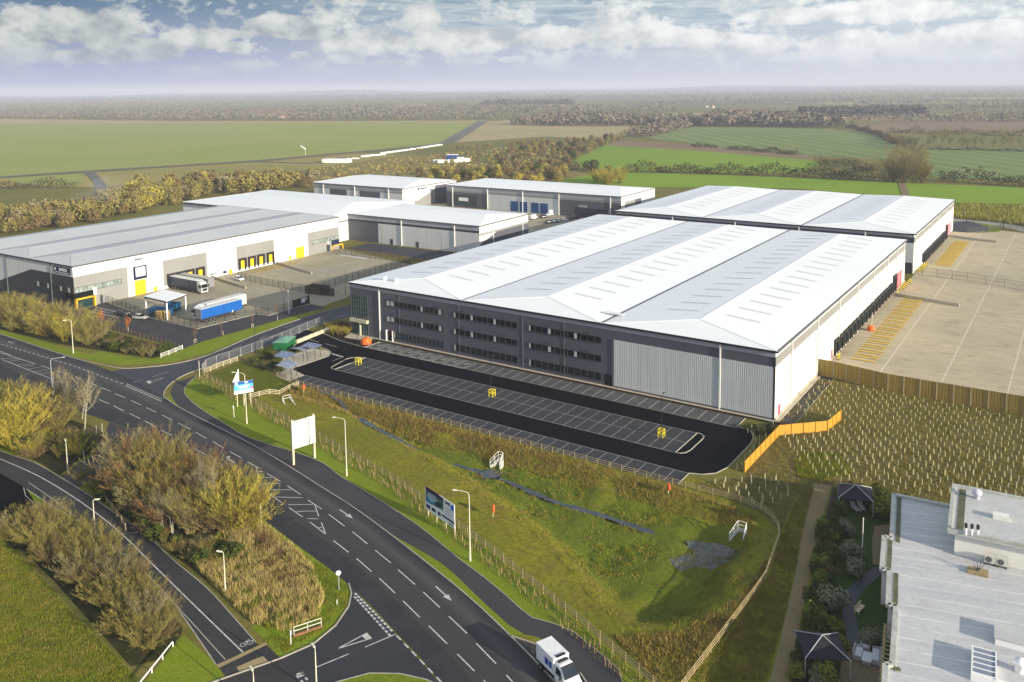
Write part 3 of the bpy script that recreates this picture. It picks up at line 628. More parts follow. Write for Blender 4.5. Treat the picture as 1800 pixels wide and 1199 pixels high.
# ------------------------------------------------------------------ yards
sheet('yard', [(108.98, 29.9), (112.4, 29.7), at(1560, 687.5)[:2], at(1900, 747.5)[:2], (200, 127), (110.4, 127), (109.0, 134.0)], 0.006, m_yard)
sheet('yard', [(109.9, 127), (200, 127), (200, 250), (134, 253), (123, 257), (109.9, 250)], 0.005, m_yard)
sheet('asphalt_apron', [p[:2] for p in pts([(1672, 392), (1700, 388), (1738, 398), (1738, 405), (1705, 409), (1672, 407)])], 0.014, m_access)
sheet('service_road', [p[:2] for p in pts([(1660, 386), (1672, 383.5), (1730, 385), (1770, 391), (1800, 400), (1840, 412), (1840, 404), (1800, 408), (1760, 398), (1735, 394), (1700, 389), (1660, 389)])], 0.012, m_conc)
sheet('verge', [p[:2] for p in pts([(1712, 392), (1740, 395), (1764, 402), (1755, 408), (1710, 409.5), (1738, 405), (1738, 398)])], 0.016, m_lawn)
sheet('bakery_yard', [p[:2] for p in pts([(133, 545), (597, 437), (722, 465), (640, 500), (608, 523), (567, 538), (544, 534), (472, 554), (450, 551), (348, 577), (262, 557), (183, 530)])], 0.004, m_yard2)
sheet('bakery_car_park', [p[:2] for p in pts([(126, 556), (140, 549), (183, 531), (260, 558), (347, 578.5), (450, 552.5), (472, 555), (544, 535), (572, 541), (548, 547), (450, 574), (357, 600), (321, 613), (147, 566)])], 0.008, m_path)
sheet('straw_mulch', [p[:2] for p in pts([(-60, 508), (24, 523), (70, 528), (125, 548), (128, 556), (100, 556), (60, 545), (0, 533), (-60, 523)])], 0.010, m_dirt)
sheet('rear_car_park', [(-86, 83.5), (-8.5, 83.5), (-8.5, 99), (-30, 99), (-86, 97)], 0.006, m_access)
sheet('rear_yard', [(-165, 138), (-22, 138), (-22, 208), (-165, 205)], 0.004, m_yard2)
bm_ = MB()
for (a, b) in [((400, 497), (433, 512)), ((520, 470), (575, 487)), ((530, 467), (600, 485)), ((505, 473), (550, 487))]: stroke(at(*a), at(*b), 0.16, 0.014, bm_)
for k in range(13): stroke(at(598+k*3.7, 446.5+k*0.55), at(599.5+k*3.7, 449.5+k*0.55), 0.6, 0.020, bm_)
for k in range(12):
    for r_ in range(3): stroke(at(168+k*4-r_*3, 541+k*0.9+r_*4), at(170+k*4-r_*3, 539.5+k*0.9+r_*4), 0.35, 0.020, bm_)
tag(bm_.build('yard_markings', m_white), kind='structure')
kerb('kerb', pts([(183, 531), (260, 558), (347, 578.5), (450, 552.5), (472, 555), (544, 535)]), w=0.3, h=0.15, m=m_kerb, smooth=False)
sheet('planted_ground', [p[:2] for p in pts([(1311, 838), (1215, 850), (1345, 905), (1372, 935), (1400, 870), (1440, 850), (1640, 880), (1850, 900), (1850, 740), (1800, 727), (1437, 660), (1366, 742), (1330, 755), (1328, 775)])], 0.004, m_plant)
sheet('dirt_track', [p[:2] for p in pts([(1430, 849), (1461, 853), (1440, 930), (1424, 1010), (1400, 1120), (1385, 1199), (1370, 1280), (1340, 1280), (1352, 1199), (1375, 1110), (1400, 1000), (1413, 920)])], 0.010, m_dirt)
# ------------------------------------------------------------------ building materials
m_wclad = mat('white_cladding', (0.80, 0.80, 0.77), 0.45, (0.74, 0.74, 0.71), 0.08, col3=(0.66, 0.66, 0.64), scale3=1.0, amt3=0.12)
m_gclad = mat('mid_grey_cladding', (0.23, 0.23, 0.22), 0.5, (0.26, 0.26, 0.25), 0.1)
m_lclad = mat('light_grey_cladding', (0.60, 0.61, 0.61), 0.5, (0.53, 0.54, 0.55), 0.15, stretch=(6, 6, 0.5))
m_dclad = mat('dark_grey_cladding', (0.080, 0.083, 0.108), 0.5, (0.095, 0.097, 0.120), 0.12, stretch=(1, 1, 0.3))
m_xclad = mat('charcoal_cladding', (0.026, 0.030, 0.042), 0.5, (0.034, 0.037, 0.050), 0.12)
m_band = mat('eaves_band', (0.36, 0.375, 0.41), 0.4, (0.32, 0.335, 0.37), 0.1)
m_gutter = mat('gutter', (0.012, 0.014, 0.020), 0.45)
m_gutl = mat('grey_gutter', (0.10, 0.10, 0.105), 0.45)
m_pipe = mat('white_downpipe', (0.78, 0.78, 0.76), 0.4)
m_roofw = mat('white_roof_sheet', (0.84, 0.85, 0.85), 0.45, (0.80, 0.81, 0.82), 0.04, col3=(0.70, 0.71, 0.72), scale3=0.5, amt3=0.18, stretch=(0.35, 1, 1), spec=0.5)
m_roofg = mat('grey_roof_sheet', (0.50, 0.51, 0.51), 0.5, (0.45, 0.46, 0.465), 0.06, col3=(0.42, 0.43, 0.42), scale3=0.6, amt3=0.3, stretch=(0.35, 1, 1), spec=0.3)
m_roofl = mat('rooflight_sheet', (0.64, 0.65, 0.65), 0.4, (0.60, 0.61, 0.61), 0.5)
m_flash = mat('roof_flashing', (0.75, 0.75, 0.74), 0.4)
m_glass = mat('dark_glass', (0.006, 0.008, 0.012), 0.06, spec=0.6)
m_glasst = mat('teal_glass', (0.010, 0.030, 0.036), 0.08, (0.02, 0.05, 0.055), 0.8, spec=0.6)
m_glassp = mat('pale_glass', (0.35, 0.40, 0.38), 0.15, (0.16, 0.20, 0.19), 0.5, spec=0.6)
m_frame = mat('window_frame', (0.05, 0.052, 0.06), 0.4)
m_palepan = mat('pale_window_panel', (0.45, 0.49, 0.46), 0.5)  # flat pale panels set over parts of the window glass
m_mull = mat('curtain_mullion', (0.10, 0.13, 0.13), 0.4)
m_cream = mat('cream_panel', (0.50, 0.48, 0.33), 0.6)
m_black = mat('black_rubber', (0.012, 0.012, 0.013), 0.8, (0.022, 0.022, 0.022), 1.0)
m_red = mat('faded_red_door', (0.50, 0.10, 0.14), 0.5)
m_yeld = mat('yellow_door', (0.85, 0.50, 0.015), 0.45, (0.78, 0.45, 0.012), 0.4)
m_blued = mat('blue_door', (0.008, 0.060, 0.20), 0.4)
m_navy = mat('navy_sign', (0.012, 0.018, 0.06), 0.4)
m_signw = mat('white_sign', (0.82, 0.82, 0.82), 0.5)

def roof_part(root, x0, y0, x1, y1, h, rise, n, back, axis=1, m=None, oh=0.45, name='roof', thick=0.12):
    """n spans of a shallow pitched roof running along axis, hipped at both ends"""
    b = MB(); x0 -= oh; x1 += oh; y0 -= oh; y1 += oh
    A0, A1, B0, B1 = (x0, x1, y0, y1) if axis == 1 else (y0, y1, x0, x1)
    P = (lambda a, c, z: (a, c, z)) if axis == 1 else (lambda a, c, z: (c, a, z))
    for k in range(n):
        a0 = A0+(A1-A0)*k/n; a1 = A0+(A1-A0)*(k+1)/n; am = (a0+a1)/2
        V = [P(a0, B0, h), P(a1, B0, h), P(am, B0+back, h+rise), P(am, B1-back, h+rise), P(a0, B1, h), P(a1, B1, h)]
        F = [(0, 1, 2), (1, 5, 3, 2), (0, 2, 3, 4), (5, 4, 3)]
        if axis == 0: F = [f[::-1] for f in F]
        b.add(V, F)
    ro = b.build(name, m, root)
    # ridge and hip cappings, valley gutters
    c = MB(); w = 0.2
    for k in range(n):
        a0 = A0+(A1-A0)*k/n; a1 = A0+(A1-A0)*(k+1)/n; am = (a0+a1)/2
        for p, q in ((P(am, B0+back, h+rise+.03), P(am, B1-back, h+rise+.03)), (P(a0, B0, h+.03), P(am, B0+back, h+rise+.03)), (P(a1, B0, h+.03), P(am, B0+back, h+rise+.03))):
            c.bar(p, q, w, 0.05)
    c.build('ridge_flashing', m, ro)
    if n > 1:
        v = MB()
        for k in range(1, n):
            a0 = A0+(A1-A0)*k/n; v.bar(P(a0, B0+0.1, h+.05), P(a0, B1-0.1, h+.05), 0.30 if k != n-1 else 0.55, 0.07)
        v.build('valley_gutter', m_gutl, ro)
    return ro
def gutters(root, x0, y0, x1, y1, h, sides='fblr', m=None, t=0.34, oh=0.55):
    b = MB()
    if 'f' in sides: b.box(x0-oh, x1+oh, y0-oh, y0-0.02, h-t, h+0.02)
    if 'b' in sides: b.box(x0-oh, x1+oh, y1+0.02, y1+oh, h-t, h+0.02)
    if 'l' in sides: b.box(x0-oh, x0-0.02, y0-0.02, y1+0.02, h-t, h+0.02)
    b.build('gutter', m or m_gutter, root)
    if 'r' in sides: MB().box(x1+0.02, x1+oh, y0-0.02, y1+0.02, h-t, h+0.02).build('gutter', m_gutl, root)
def pipe_x(root, x, ys, z1, w=0.28):
    for y in ys: MB().box(x+0.07, x+0.07+w, y-w/2, y+w/2, 0.0, z1).build('downpipe', m_pipe, root)
def pipe_y(root, y, xs, z1, w=0.28, m=None):
    for x in xs: MB().box(x-w/2, x+w/2, y-0.07-w, y-0.07, 0.0, z1).build('downpipe', m or m_pipe, root)
def strip_window(root, xa, xb, z0, z1, y=-0.10, n=12, pale_panels=(), glass=None, axis=0, name='window'):
    """ribbon window on the front (axis 0: along x at y) or side (axis 1: along y at x=y) wall: glass, frame and flat pale panels over the glass"""
    Bx = (lambda b, a0, a1, d0, d1, c0, c1: b.box(a0, a1, min(d0, d1), max(d0, d1), c0, c1)) if axis == 0 else (lambda b, a0, a1, d0, d1, c0, c1: b.box(min(d0, d1), max(d0, d1), a0, a1, c0, c1))
    sgn = -1 if axis == 0 else 1
    w = MB(); Bx(w, xa, xb, y, y+sgn*0.03, z0, z1); wo = w.build(name, glass or m_glass, root)
    f = MB(); s = (xb-xa)/n; yf0, yf1 = y+sgn*0.03, y+sgn*0.13
    Bx(f, xa-.06, xb+.06, yf0-sgn*0.03, yf1, z1, z1+.09); Bx(f, xa-.06, xb+.06, yf0-sgn*0.03, yf1, z0-.09, z0)
    for k in range(n+1): Bx(f, xa+s*k-.045, xa+s*k+.045, yf0, yf1-sgn*0.02, z0, z1)
    f.build('frame', m_frame, wo)
    if pale_panels:
        for k, wd in pale_panels: r = MB(); Bx(r, xa+s*k+.06, xa+s*k+.06+wd, yf0, yf0+sgn*0.05, z0+.02, z1-.02); r.build('reveal', m_palepan, wo)
    return wo
def dock(root, x, y, z0=0.9, w=3.3, h=3.0, d=0.55, door=None, y_dir=1, name='dock_shelter'):
    """loading dock on a wall facing +x: rubber shelter, door, pale buffers"""
    b = MB(); b.box(x+.06, x+d, y-w/2, y-w/2+0.75, z0, z0+h); b.box(x+.06, x+d, y+w/2-0.75, y+w/2, z0, z0+h); b.box(x+.06, x+d, y-w/2, y+w/2, z0+h, z0+h+0.75)
    s = b.build(name, m_black, root)
    MB().box(x+.08, x+.14, y-w/2+.7, y+w/2-.7, z0-.1, z0+h).build('dock_door', door or m_glass, s)
    for k in (y-w/2+.2, y+w/2-.6): MB().box(x+.06, x+.45, k, k+.4, z0-.75, z0-.02).build('buffer', m_black, s)
    return s

# ------------------------------------------------------------------ the large warehouse
BW, BL, BH = 108.9, 134.2, 13.35
big = thing('large_warehouse', 'large warehouse with dark three storey office front facing the empty black car park', 'warehouse', (0, 0, 0))
MB().box(0, BW, 0, BL, 0, BH-0.05).build('wall', m_wclad, big)
MB().box(-0.06, 75.2, -0.08, 0, 0.0, 12.05).box(75.2, BW+0.0, -0.08, 0, 10.15, 12.05).box(-0.06, 0, 0, BL, 0, 12.05).build('dark_cladding', m_dclad, big)
MB().box(-0.10, BW, -0.14, -0.0, 12.05, 13.05).build('eaves_band', m_band, big)
MB().box(BW-0.5, BW+0.02, -0.16, 0.0, 0.0, 12.05).build('corner_trim', m_xclad, big)
# corrugated panel: real ribs
cb = MB(); x = 75.4; xs_ = []
while x < 108.3:
    xs_ += [(x, -0.10), (x+0.14, -0.10), (x+0.20, -0.19), (x+0.34, -0.19)]; x += 0.40
prof = [(p[0], 0.0, p[1]) for p in xs_]; n = len(prof)
cb.add([(p[0], p[2], 0.35) for p in prof]+[(p[0], p[2], 10.15) for p in prof], [(k, k+1, n+k+1, n+k) for k in range(n-1)])
cb.build('corrugated_cladding', m_lclad, big)
MB().box(75.1, 75.4, -0.22, 0, 0, 10.2).box(75.1, BW-0.5, -0.21, -0.0, 0.0, 0.35).build('cladding_trim', m_gutl, big)
bigroof = roof_part(big, 0, 0, BW, BL, BH, 1.5, 3, 8.4, 1, m_roofw)
gutters(big, 0, 0, BW, BL, BH, 'fblr')
pipe_y(big, 0, [10.0, 98.3], 12.9, 0.26); pipe_y(big, -0.02, [16.5, 35.0, 52.8, 63.5], 12.0, 0.10, m_mull)
pipe_x(big, BW, [9.9, 29, 48, 67, 86, 105, 119, 130], 13.0, 0.30)
MB().box(BW, BW+0.07, 0.0, BL, 10.3, 12.1).build('cladding_band', m_gclad, big)
for xa, xb, nn, rv, top, mid, bot in ((12.4, 30.3, 13, ((0, 1.0), (1, 0.9), (8, 0.5), (12, 0.7)), True, True, False), (33.5, 51.4, 11, ((0, 0.35), (3, 0.55), (7, 0.55)), True, True, True), (54.5, 72.5, 11, ((0, 0.3), (3, 0.6), (7, 0.6)), True, True, True)):
    strip_window(big, xa, xb, 8.95, 10.2, n=nn, pale_panels=rv); strip_window(big, xa, xb, 4.95, 6.2, n=nn, pale_panels=rv)
    strip_window(big, xa+(2.2 if not bot else 0), xb, 0.95, 2.45, n=nn, pale_panels=((0, 0.25),), glass=m_glass if bot else m_glasst)
# glazed stair tower at the corner
tw = MB().box(0.35, 6.0, -0.13, -0.09, 4.6, 10.3).build('tower_glazing', m_glasst, big); MB().box(0.9, 6.0, -0.13, -0.09, 0.3, 3.3).build('entrance_glazing', m_glasst, big)
f = MB()
for k in range(8): f.box(0.35+k*0.807-.05, 0.35+k*0.807+.05, -0.22, -0.13, 0.2, 10.3)
for z in (0.2, 3.3, 4.6, 6.0, 7.4, 8.85, 10.3): f.box(0.3, 6.05, -0.20, -0.13, z-.05, z+.05)
f.build('frame', m_mull, tw)
MB().box(0.2, 6.1, -0.9, -0.08, 3.35, 4.15).build('canopy', m_cream, big)
MB().box(3.4, 3.75, -0.75, -0.4, 0, 3.4).build('canopy_post', m_cream, big)
MB().box(12.4, 14.1, -0.13, -0.05, 0, 2.5).build('door', m_glass, big); MB().box(12.1, 12.38, -0.5, -0.05, 0, 2.7).build('door_jamb', m_pipe, big); MB().box(14.12, 14.3, -0.4, -0.05, 0, 2.6).build('door_jamb', m_pipe, big)
MB().box(73.3, 75.0, -0.14, -0.05, 0, 2.5).build('door', m_glass, big)
for x, z in ((13.6, 10.9), (28.0, 10.9), (35.8, 10.9), (47.5, 10.9), (59, 10.9), (69, 10.9), (13.6, 6.9), (28, 6.9), (35.8, 6.9), (47.5, 6.9), (59, 6.9), (69, 6.9)): MB().box(x, x+.5, -0.45, -0.08, z-.25, z-.1).build('wall_light', m_gutter, big)
# rooflights: translucent strips down every slope
cell = (BW+0.9)/3; rl = []
def rooflight(root, x, y, sl, ridge_z, half, L=7.0, w=0.85):
    """strip on a slope; sl=+1 slope falls to +x"""
    b = MB(); s = 1.5/half
    P = []
    for dx, dy in ((3.2, 0), (3.2+L, 0), (3.2+L, w), (3.2, w)): P.append((x+sl*dx, y+dy, ridge_z-s*dx+0.05))
    b.poly(P if sl > 0 else P[::-1]); return b.build('rooflight', m_roofl, root)
for k in range(3):
    rx = -0.45+cell*(k+.5)
    for sl in (-1, 1):
        for j in range(16): rooflight(bigroof, rx, 14.5+j*7.2, sl, BH+1.5, cell/2)
for u, v in ((676, 492), (696, 495.5)):
    p = at(u, v, 14.0); vt = MB().lathe([(0.55, 13.9), (0.55, 14.5), (0.75, 14.55), (0.6, 14.85), (0.0, 14.9)], 10, (p[0], p[1]))
    vt.build('roof_vent', m_flash, bigroof)
p = at(1080, 553, 13.6); MB().box(p[0]-2.2, p[0]+2.2, p[1]-0.5, p[1]+0.5, 13.75, 14.0).build('roof_walkway', m_flash, bigroof)
# side towards the big yard
for k in range(16): dock(big, BW, 46.0+k*4.3, z0=0.9, w=3.4, h=2.3)
dock(big, BW, 116.5, z0=0.3, w=4.0, h=4.4, name='level_access_shelter')
MB().box(BW+.03, BW+.14, 121.4, 124.2, 0, 5.0).build('door', m_red, big); MB().box(BW+.03, BW+.14, 125.6, 128.4, 0, 5.0).build('door', m_red, big)
MB().box(BW+.03, BW+.12, 2.2, 3.3, 0, 2.2).build('door', m_red, big); MB().box(BW+.03, BW+.12, 42.0, 43.0, 0, 2.2).build('door', m_red, big)
MB().box(BW-0.02, BW+0.25, 0, BL, 0, 0.35).build('plinth', m_pale, big)

# ------------------------------------------------------------------ warehouse behind it
x2, y2, W2_, L2_, H2 = 0.8, 147.2, 108.57, 97.5, 13.27
b2 = thing('rear_warehouse', 'white ribbed roof warehouse standing behind the large one, with dock doors onto the upper yard', 'warehouse', (x2, y2, 0))
MB().box(0, W2_, 0, L2_, 0, H2-.05).build('wall', m_wclad, b2)
MB().box(-0.06, W2_, -0.08, 0, 0, 10.2).build('front_cladding', m_lclad, b2); MB().box(-0.06, W2_, -0.10, 0, 10.2, 12.05).build('dark_cladding', m_xclad, b2)
MB().box(-0.06, W2_, -0.14, 0, 12.05, 13.0).build('eaves_band', m_band, b2)
r2 = roof_part(b2, 0, 0, W2_, L2_, H2, 1.5, 3, 8.4, 1, m_roofw); gutters(b2, 0, 0, W2_, L2_, H2, 'fblr')
pipe_y(b2, 0, [24, 48.5, 71.5, 93.5], 12.9, 0.35); pipe_x(b2, W2_, [2.5, 18, 36, 54, 72, 90], 13.0, 0.3)
MB().box(W2_, W2_+0.07, 0, L2_, 10.3, 12.1).build('cladding_band', m_gclad, b2)
for k in range(13): dock(b2, W2_, 19.5+k*4.15, z0=0.8, w=3.3, h=2.3)
dock(b2, W2_, 75.6, z0=0.3, w=3.8, h=4.6, name='level_access_shelter')
for y in (83.0, 88.0): MB().box(W2_+.03, W2_+.14, y-1.2, y+1.2, 0, 5.2).build('door', m_red, b2)
MB().box(W2_-3.2, W2_-0.3, -0.14, -0.05, 0, 3.6).build('door', m_xclad, b2)
cell2 = (W2_+0.9)/3
for k in range(3):
    for sl in (-1, 1):
        for j in range(9): rooflight(r2, -0.45+cell2*(k+.5), 16+j*8.2, sl, H2+1.5, cell2/2, 7.0, 0.7)

# ------------------------------------------------------------------ bakery warehouse on the left
A_ = math.atan2(107.62, -2.18); bk0 = (-85.63, -25.14); RZ = A_-PI/2
bak = thing('bakery_warehouse', 'grey roofed warehouse with yellow doors and lorry yard, dark corner office beside the main road', 'warehouse', (bk0[0], bk0[1], 0), RZ)
KW, KL, KH = 69.0, 107.4, 12.75
def fs(u, v): return onv(u, v, bk0, A_)                 # (along facade, height)
def ff(u, v): d, z = onv(u, v, bk0, A_+PI/2); return -d, z
MB().box(-KW, 0, 0, KL, 0, KH-.05).build('wall', m_wclad, bak)
def face_panel(root, name, quad, m, d0=0.0, d1=0.06):
    """panel on the facade wall (x = 0 plane) from survey points"""
    y0_ = min(p[0] for p in quad); P = [(p[0], max(0.0, p[1])) for p in quad]; n = len(P)
    V = [(d0, a, z) for a, z in P]+[(d1, a, z) for a, z in P]
    ar = sum(a[0]*b[1]-b[0]*a[1] for a, b in zip(P, P[1:]+P[:1])); 
    F = [tuple(range(n, 2*n))]+[(k, (k+1) % n, n+(k+1) % n, n+k) for k in range(n)]
    if ar < 0: F = [f_[::-1] for f_ in F]
    return MB().add(V, F).build(name, m, root)
def front_panel(root, name, quad, m, d0=0.0, d1=0.06):
    P = [(p[0], max(0.0, p[1])) for p in quad]; n = len(P)
    V = [(a, -d0, z) for a, z in P]+[(a, -d1, z) for a, z in P]
    ar = sum(a[0]*b[1]-b[0]*a[1] for a, b in zip(P, P[1:]+P[:1]))
    F = [tuple(range(n, 2*n))]+[(k, (k+1) % n, n+(k+1) % n, n+k) for k in range(n)]
    if ar < 0: F = [f_[::-1] for f_ in F]
    return MB().add(V, F).build(name, m, root)
rect = lambda a0, a1, z0, z1: [(a0, z0), (a1, z0), (a1, z1), (a0, z1)]
front_panel(bak, 'front_cladding', rect(-KW, 0, 0, KH-.3), m_lclad)
zt = fs(127.8, 487.7)[1]
front_panel(bak, 'dark_cladding', [(0.05, 0), (0.05, zt), (ff(55, 474)[0], zt), (ff(0, 492.7)[0], ff(0, 492.7)[1]), (ff(0, 492.7)[0]-10, 0)], m_xclad, 0.0, 0.10)
yo = fs(224.5, 497)[0]
face_panel(bak, 'grey_cladding', rect(0, yo, 0, zt), m_gclad, 0, 0.08)
roof_part(bak, -KW, 0, 0, KL, KH, 1.15, 3, 6.5, 1, m_roofg); gutters(bak, -KW, 0, 0, KL, KH, 'fblr')
for u in (223.5, 281, 362.6, 413.2, 481.8): y_ = fs(u, 480 if u < 300 else 450)[0]; pipe_x(bak, 0, [y_], KH-.4, 0.35)
for u in (91, 14): x_ = ff(u, 490)[0]; pipe_y(bak, -0.05, [x_], KH-.4, 0.22, m_mull)
z0w, z1w = fs(172, 507)[1], fs(172, 498.5)[1]
strip_window(bak, 0.2, fs(213, 496)[0], z0w, z1w, y=0.09, n=12, axis=1, glass=m_glassp)
strip_window(bak, ff(66, 497)[0], -0.2, z0w, z1w, y=-0.10, n=14, pale_panels=((0, 1.0), (4, 1.0), (9, 1.0), (12, 1.2)))
# entrance corner
MB().box(-4.2, 0.35, -0.35, -0.1, 3.1, z0w-.1).box(0.09, 0.35, -0.35, 5.6, 3.1, z0w-.1).build('entrance_spandrel', m_glass, bak)
MB().box(-3.6, -0.3, -0.18, -0.1, 0.05, 3.0).box(0.09, 0.16, 0.3, 5.3, 0.05, 2.9).build('entrance_glazing', m_glasst, bak)
MB().box(0.1, 1.2, -0.2, 0.15, 0, 3.1).box(0.1, 1.2, 5.3, 5.7, 0, 3.1).box(0.1, 1.2, -0.2, 5.7, 2.8, 3.15).build('entrance_portal', m_yeld, bak)
MB().box(0.09, 0.15, fs(176, 530)[0], fs(181, 530)[0], 0, 2.6).build('door', m_frame, bak)
MB().box(0.09, 0.16, fs(163, 512)[0], fs(169.5, 512)[0], 3.0, 5.2).build('unit_sign', m_signw, bak)
for a in ([(285.8, 457.7), (361.6, 444), (365, 478), (288.5, 491)], [(415, 434), (480, 421), (482, 452.6), (417.5, 465)]):
    P = [fs(*q) for q in a]; face_panel(bak, 'grey_cladding', rect(P[0][0], P[1][0], 0.9, (P[0][1]+P[1][1])/2), m_gclad, 0, 0.06)
yA, yB = fs(541.5, 430)[0], KL
zg = (fs(540, 409)[1]+fs(596.6, 399)[1])/2
face_panel(bak, 'grey_cladding', rect(yA, yB, 0, zg), m_gclad, 0, 0.07)
a, b_ = fs(548, 425.5), fs(596, 416.5); zz = (fs(572, 424.8)[1], fs(572, 418.4)[1])
strip_window(bak, a[0], KL-.1, zz[0], zz[1], y=0.08, n=14, axis=1, glass=m_glassp)
MB().box(0.08, 0.3, fs(582.4, 424)[0], KL-.1, zz[0]-1.9, zz[0]-.12).build('entrance_spandrel', m_navy, bak)
MB().box(0.1, 0.4, fs(583, 430)[0], fs(584.2, 430)[0], 0, zz[0]-2.0).box(0.1, 1.1, fs(583, 430)[0], KL+1.2, zz[0]-2.3, zz[0]-2.0).box(0.8, 1.1, KL+0.8, KL+1.2, 0, zz[0]-2.0).build('entrance_portal', m_yeld, bak)
MB().box(0.08, 0.2, fs(574, 438)[0], fs(579.5, 438)[0], 0, 2.6).build('door', m_xclad, bak)
# sign board above the yellow door: navy frame round a white field
P = [fs(*q) for q in ((233, 469.5), (255.5, 465.5), (257, 488.5), (235, 492.7))]; ya, yb, za, zb = P[0][0]+.1, P[1][0]+.3, (P[2][1]+P[3][1])/2, (P[0][1]+P[1][1])/2
sg = MB().box(0.05, 0.14, ya, yb, za, zb).build('framed_sign', m_navy, bak); MB().box(0.14, 0.17, ya+.75, yb-.55, za+.9, zb-.4).build('sign_field', m_signw, sg)
def door_px(q, m=m_yeld, name='door', z0=0.0):
    P = [fs(*k) for k in q]; MB().box(0.05, 0.14, (P[0][0]+P[3][0])/2, (P[1][0]+P[2][0])/2, z0, (P[0][1]+P[1][1])/2).build(name, m, bak)
door_px(((236.5, 493.5), (256, 490), (257, 518), (238, 521.5))); door_px(((270.5, 504), (276, 503.3), (276, 511), (270.5, 512)))
door_px(((402, 474), (408, 473), (408, 483.5), (402, 484.5))); door_px(((507.7, 450.5), (511.7, 450), (511.7, 459), (507.7, 459.5))); door_px(((520, 435), (534, 432.8), (535, 455), (521, 458)))
door_px(((392, 476.5), (398, 475.5), (398, 484), (392, 485)), m_navy, 'notice_board', 0.6); door_px(((368, 481), (380.5, 479), (380.5, 485), (368, 487)), m_glassp, 'window', 1.0)
for u, v in ((296, 488), (312.5, 485.5), (328.5, 483), (346.5, 480)): y_ = fs(u+5, v)[0]; dock(bak, 0, y_, z0=1.1, w=3.3, h=2.7, door=m_yeld)
for u, v in ((426, 473), (442.5, 469.5), (458.5, 466), (475, 462.5)): y_ = fs(u, v)[0]; dock(bak, 0, y_, z0=1.1, w=3.3, h=2.7, door=m_yeld)

def text(parent, body, loc, size, rx, rz, m, name='lettering', ext=0.01, bold=0.0):
    c = D.curves.new(name, 'FONT'); c.body = body; c.size = size; c.extrude = ext; c.align_x = 'CENTER'; c.align_y = 'CENTER'; c.offset = bold; 
    t = D.objects.new('t', c); COL.objects.link(t); bpy.context.view_layer.update()
    me = D.meshes.new_from_object(t.evaluated_get(bpy.context.evaluated_depsgraph_get())); D.objects.remove(t); D.curves.remove(c)
    me.materials.clear(); me.materials.append(m)
    o = D.objects.new(name, me); COL.objects.link(o); o.parent = parent; o.location = loc; o.rotation_euler = (rx, 0, rz); return o
m_ink = mat('dark_lettering', (0.05, 0.05, 0.055), 0.5); m_inkn = mat('navy_lettering', (0.02, 0.02, 0.09), 0.5)
P = [ff(*q) for q in ((95, 467), (124, 472), (123.5, 483.5), (96.5, 478.5))]; xa, xb, za, zb = P[0][0], P[1][0], (P[2][1]+P[3][1])/2, (P[0][1]+P[1][1])/2
sg = MB().box(xa, xb, -0.22, -0.1, za, zb).build('name_sign', m_navy, bak)
text(sg, 'BAKELS', ((xa+xb)/2+.6, -0.235, za+(zb-za)*.60), (zb-za)*.62, PI/2, 0, m_signw, bold=0.03)
MB().box(xa+.45, xa+1.15, -0.24, -0.22, za+(zb-za)*.42, za+(zb-za)*.80).box(xa+.5, xb-.5, -0.24, -0.22, za+(zb-za)*.14, za+(zb-za)*.22).build('sign_mark', m_signw, sg)
sgo = [c for c in bak.children if c.name.startswith('framed_sign')][0]
text(sgo, 'BAKELS', (0.18, (ya+yb)/2, za+1.15), 0.95, PI/2, PI/2, m_inkn, bold=0.02)
zl = (fs(565, 397)[1]); yl0, yl1 = fs(540, 402)[0], KL-.1
bd = MB().box(0.06, 0.12, yl0, yl1, zg+.1, KH-.45).build('letting_board', m_signw, bak)
text(bd, 'TO LET', (0.135, yl0+(yl1-yl0)*.37, (zg+KH)/2+.35), 1.7, PI/2, PI/2, m_ink)
text(bd, '7', (0.135, yl0+.9, (zg+KH)/2), 2.2, PI/2, PI/2, m_ink)
MB().box(0.12, 0.14, yl1-3.0, yl1-1.4, KH-1.25, KH-.75).build('agent_mark', m_red, bd)
text(bak, '2', (0.10, fs(576.8, 429)[0], fs(576.8, 429.3)[1]), 2.4, PI/2, PI/2, m_signw, 'unit_number', bold=0.06)

# ------------------------------------------------------------------ three more warehouses behind
def side(root, name, P, m, d0=0.0, d1=0.06): return face_panel(root, name, P, m, d0, d1)
b3o = (-32.6, 100.6); a3 = math.radians(1.5)
b3 = thing('l_shaped_warehouse', 'white roofed L shaped warehouse between the grey roofed and the large warehouse', 'warehouse', (b3o[0], b3o[1], 0), a3)
H3 = 11.0
MB().box(-66.5, 0, 0, 35, 0, H3-.05).build('wall', m_wclad, b3); MB().box(-162, -66.5, -9, 44, 0, H3-.05).build('wing_wall', m_wclad, b3)
front_panel(b3, 'eaves_band', rect(-66.4, 0, H3-2.0, H3-.3), m_band, 0, 0.10); front_panel(b3, 'dark_cladding', rect(-66.4, 0, H3-2.9, H3-2.0), m_xclad, 0, 0.08)
front_panel(b3, 'office_cladding', rect(-66.4, -50, 0, H3-2.9), m_dclad, 0, 0.08); front_panel(b3, 'front_cladding', rect(-50, 0, 0, H3-2.9), m_lclad, 0, 0.06)
MB().box(-162, -66.4, -9.1, -9, H3-2.0, H3-.3).build('wing_band', m_band, b3)
MB().box(-66.52, -66.40, -8.8, 0, H3-3.2, H3-2.4).build('cladding_band', m_gclad, b3)
side(b3, 'cladding_band', rect(0, 35, H3-3.9, H3-3.1), m_gclad); side(b3, 'dark_cladding', [(4, 0), (0.3, 3.8), (11.5, 7.1), (35, 7.1), (35, 0)], m_dclad, 0, 0.08)
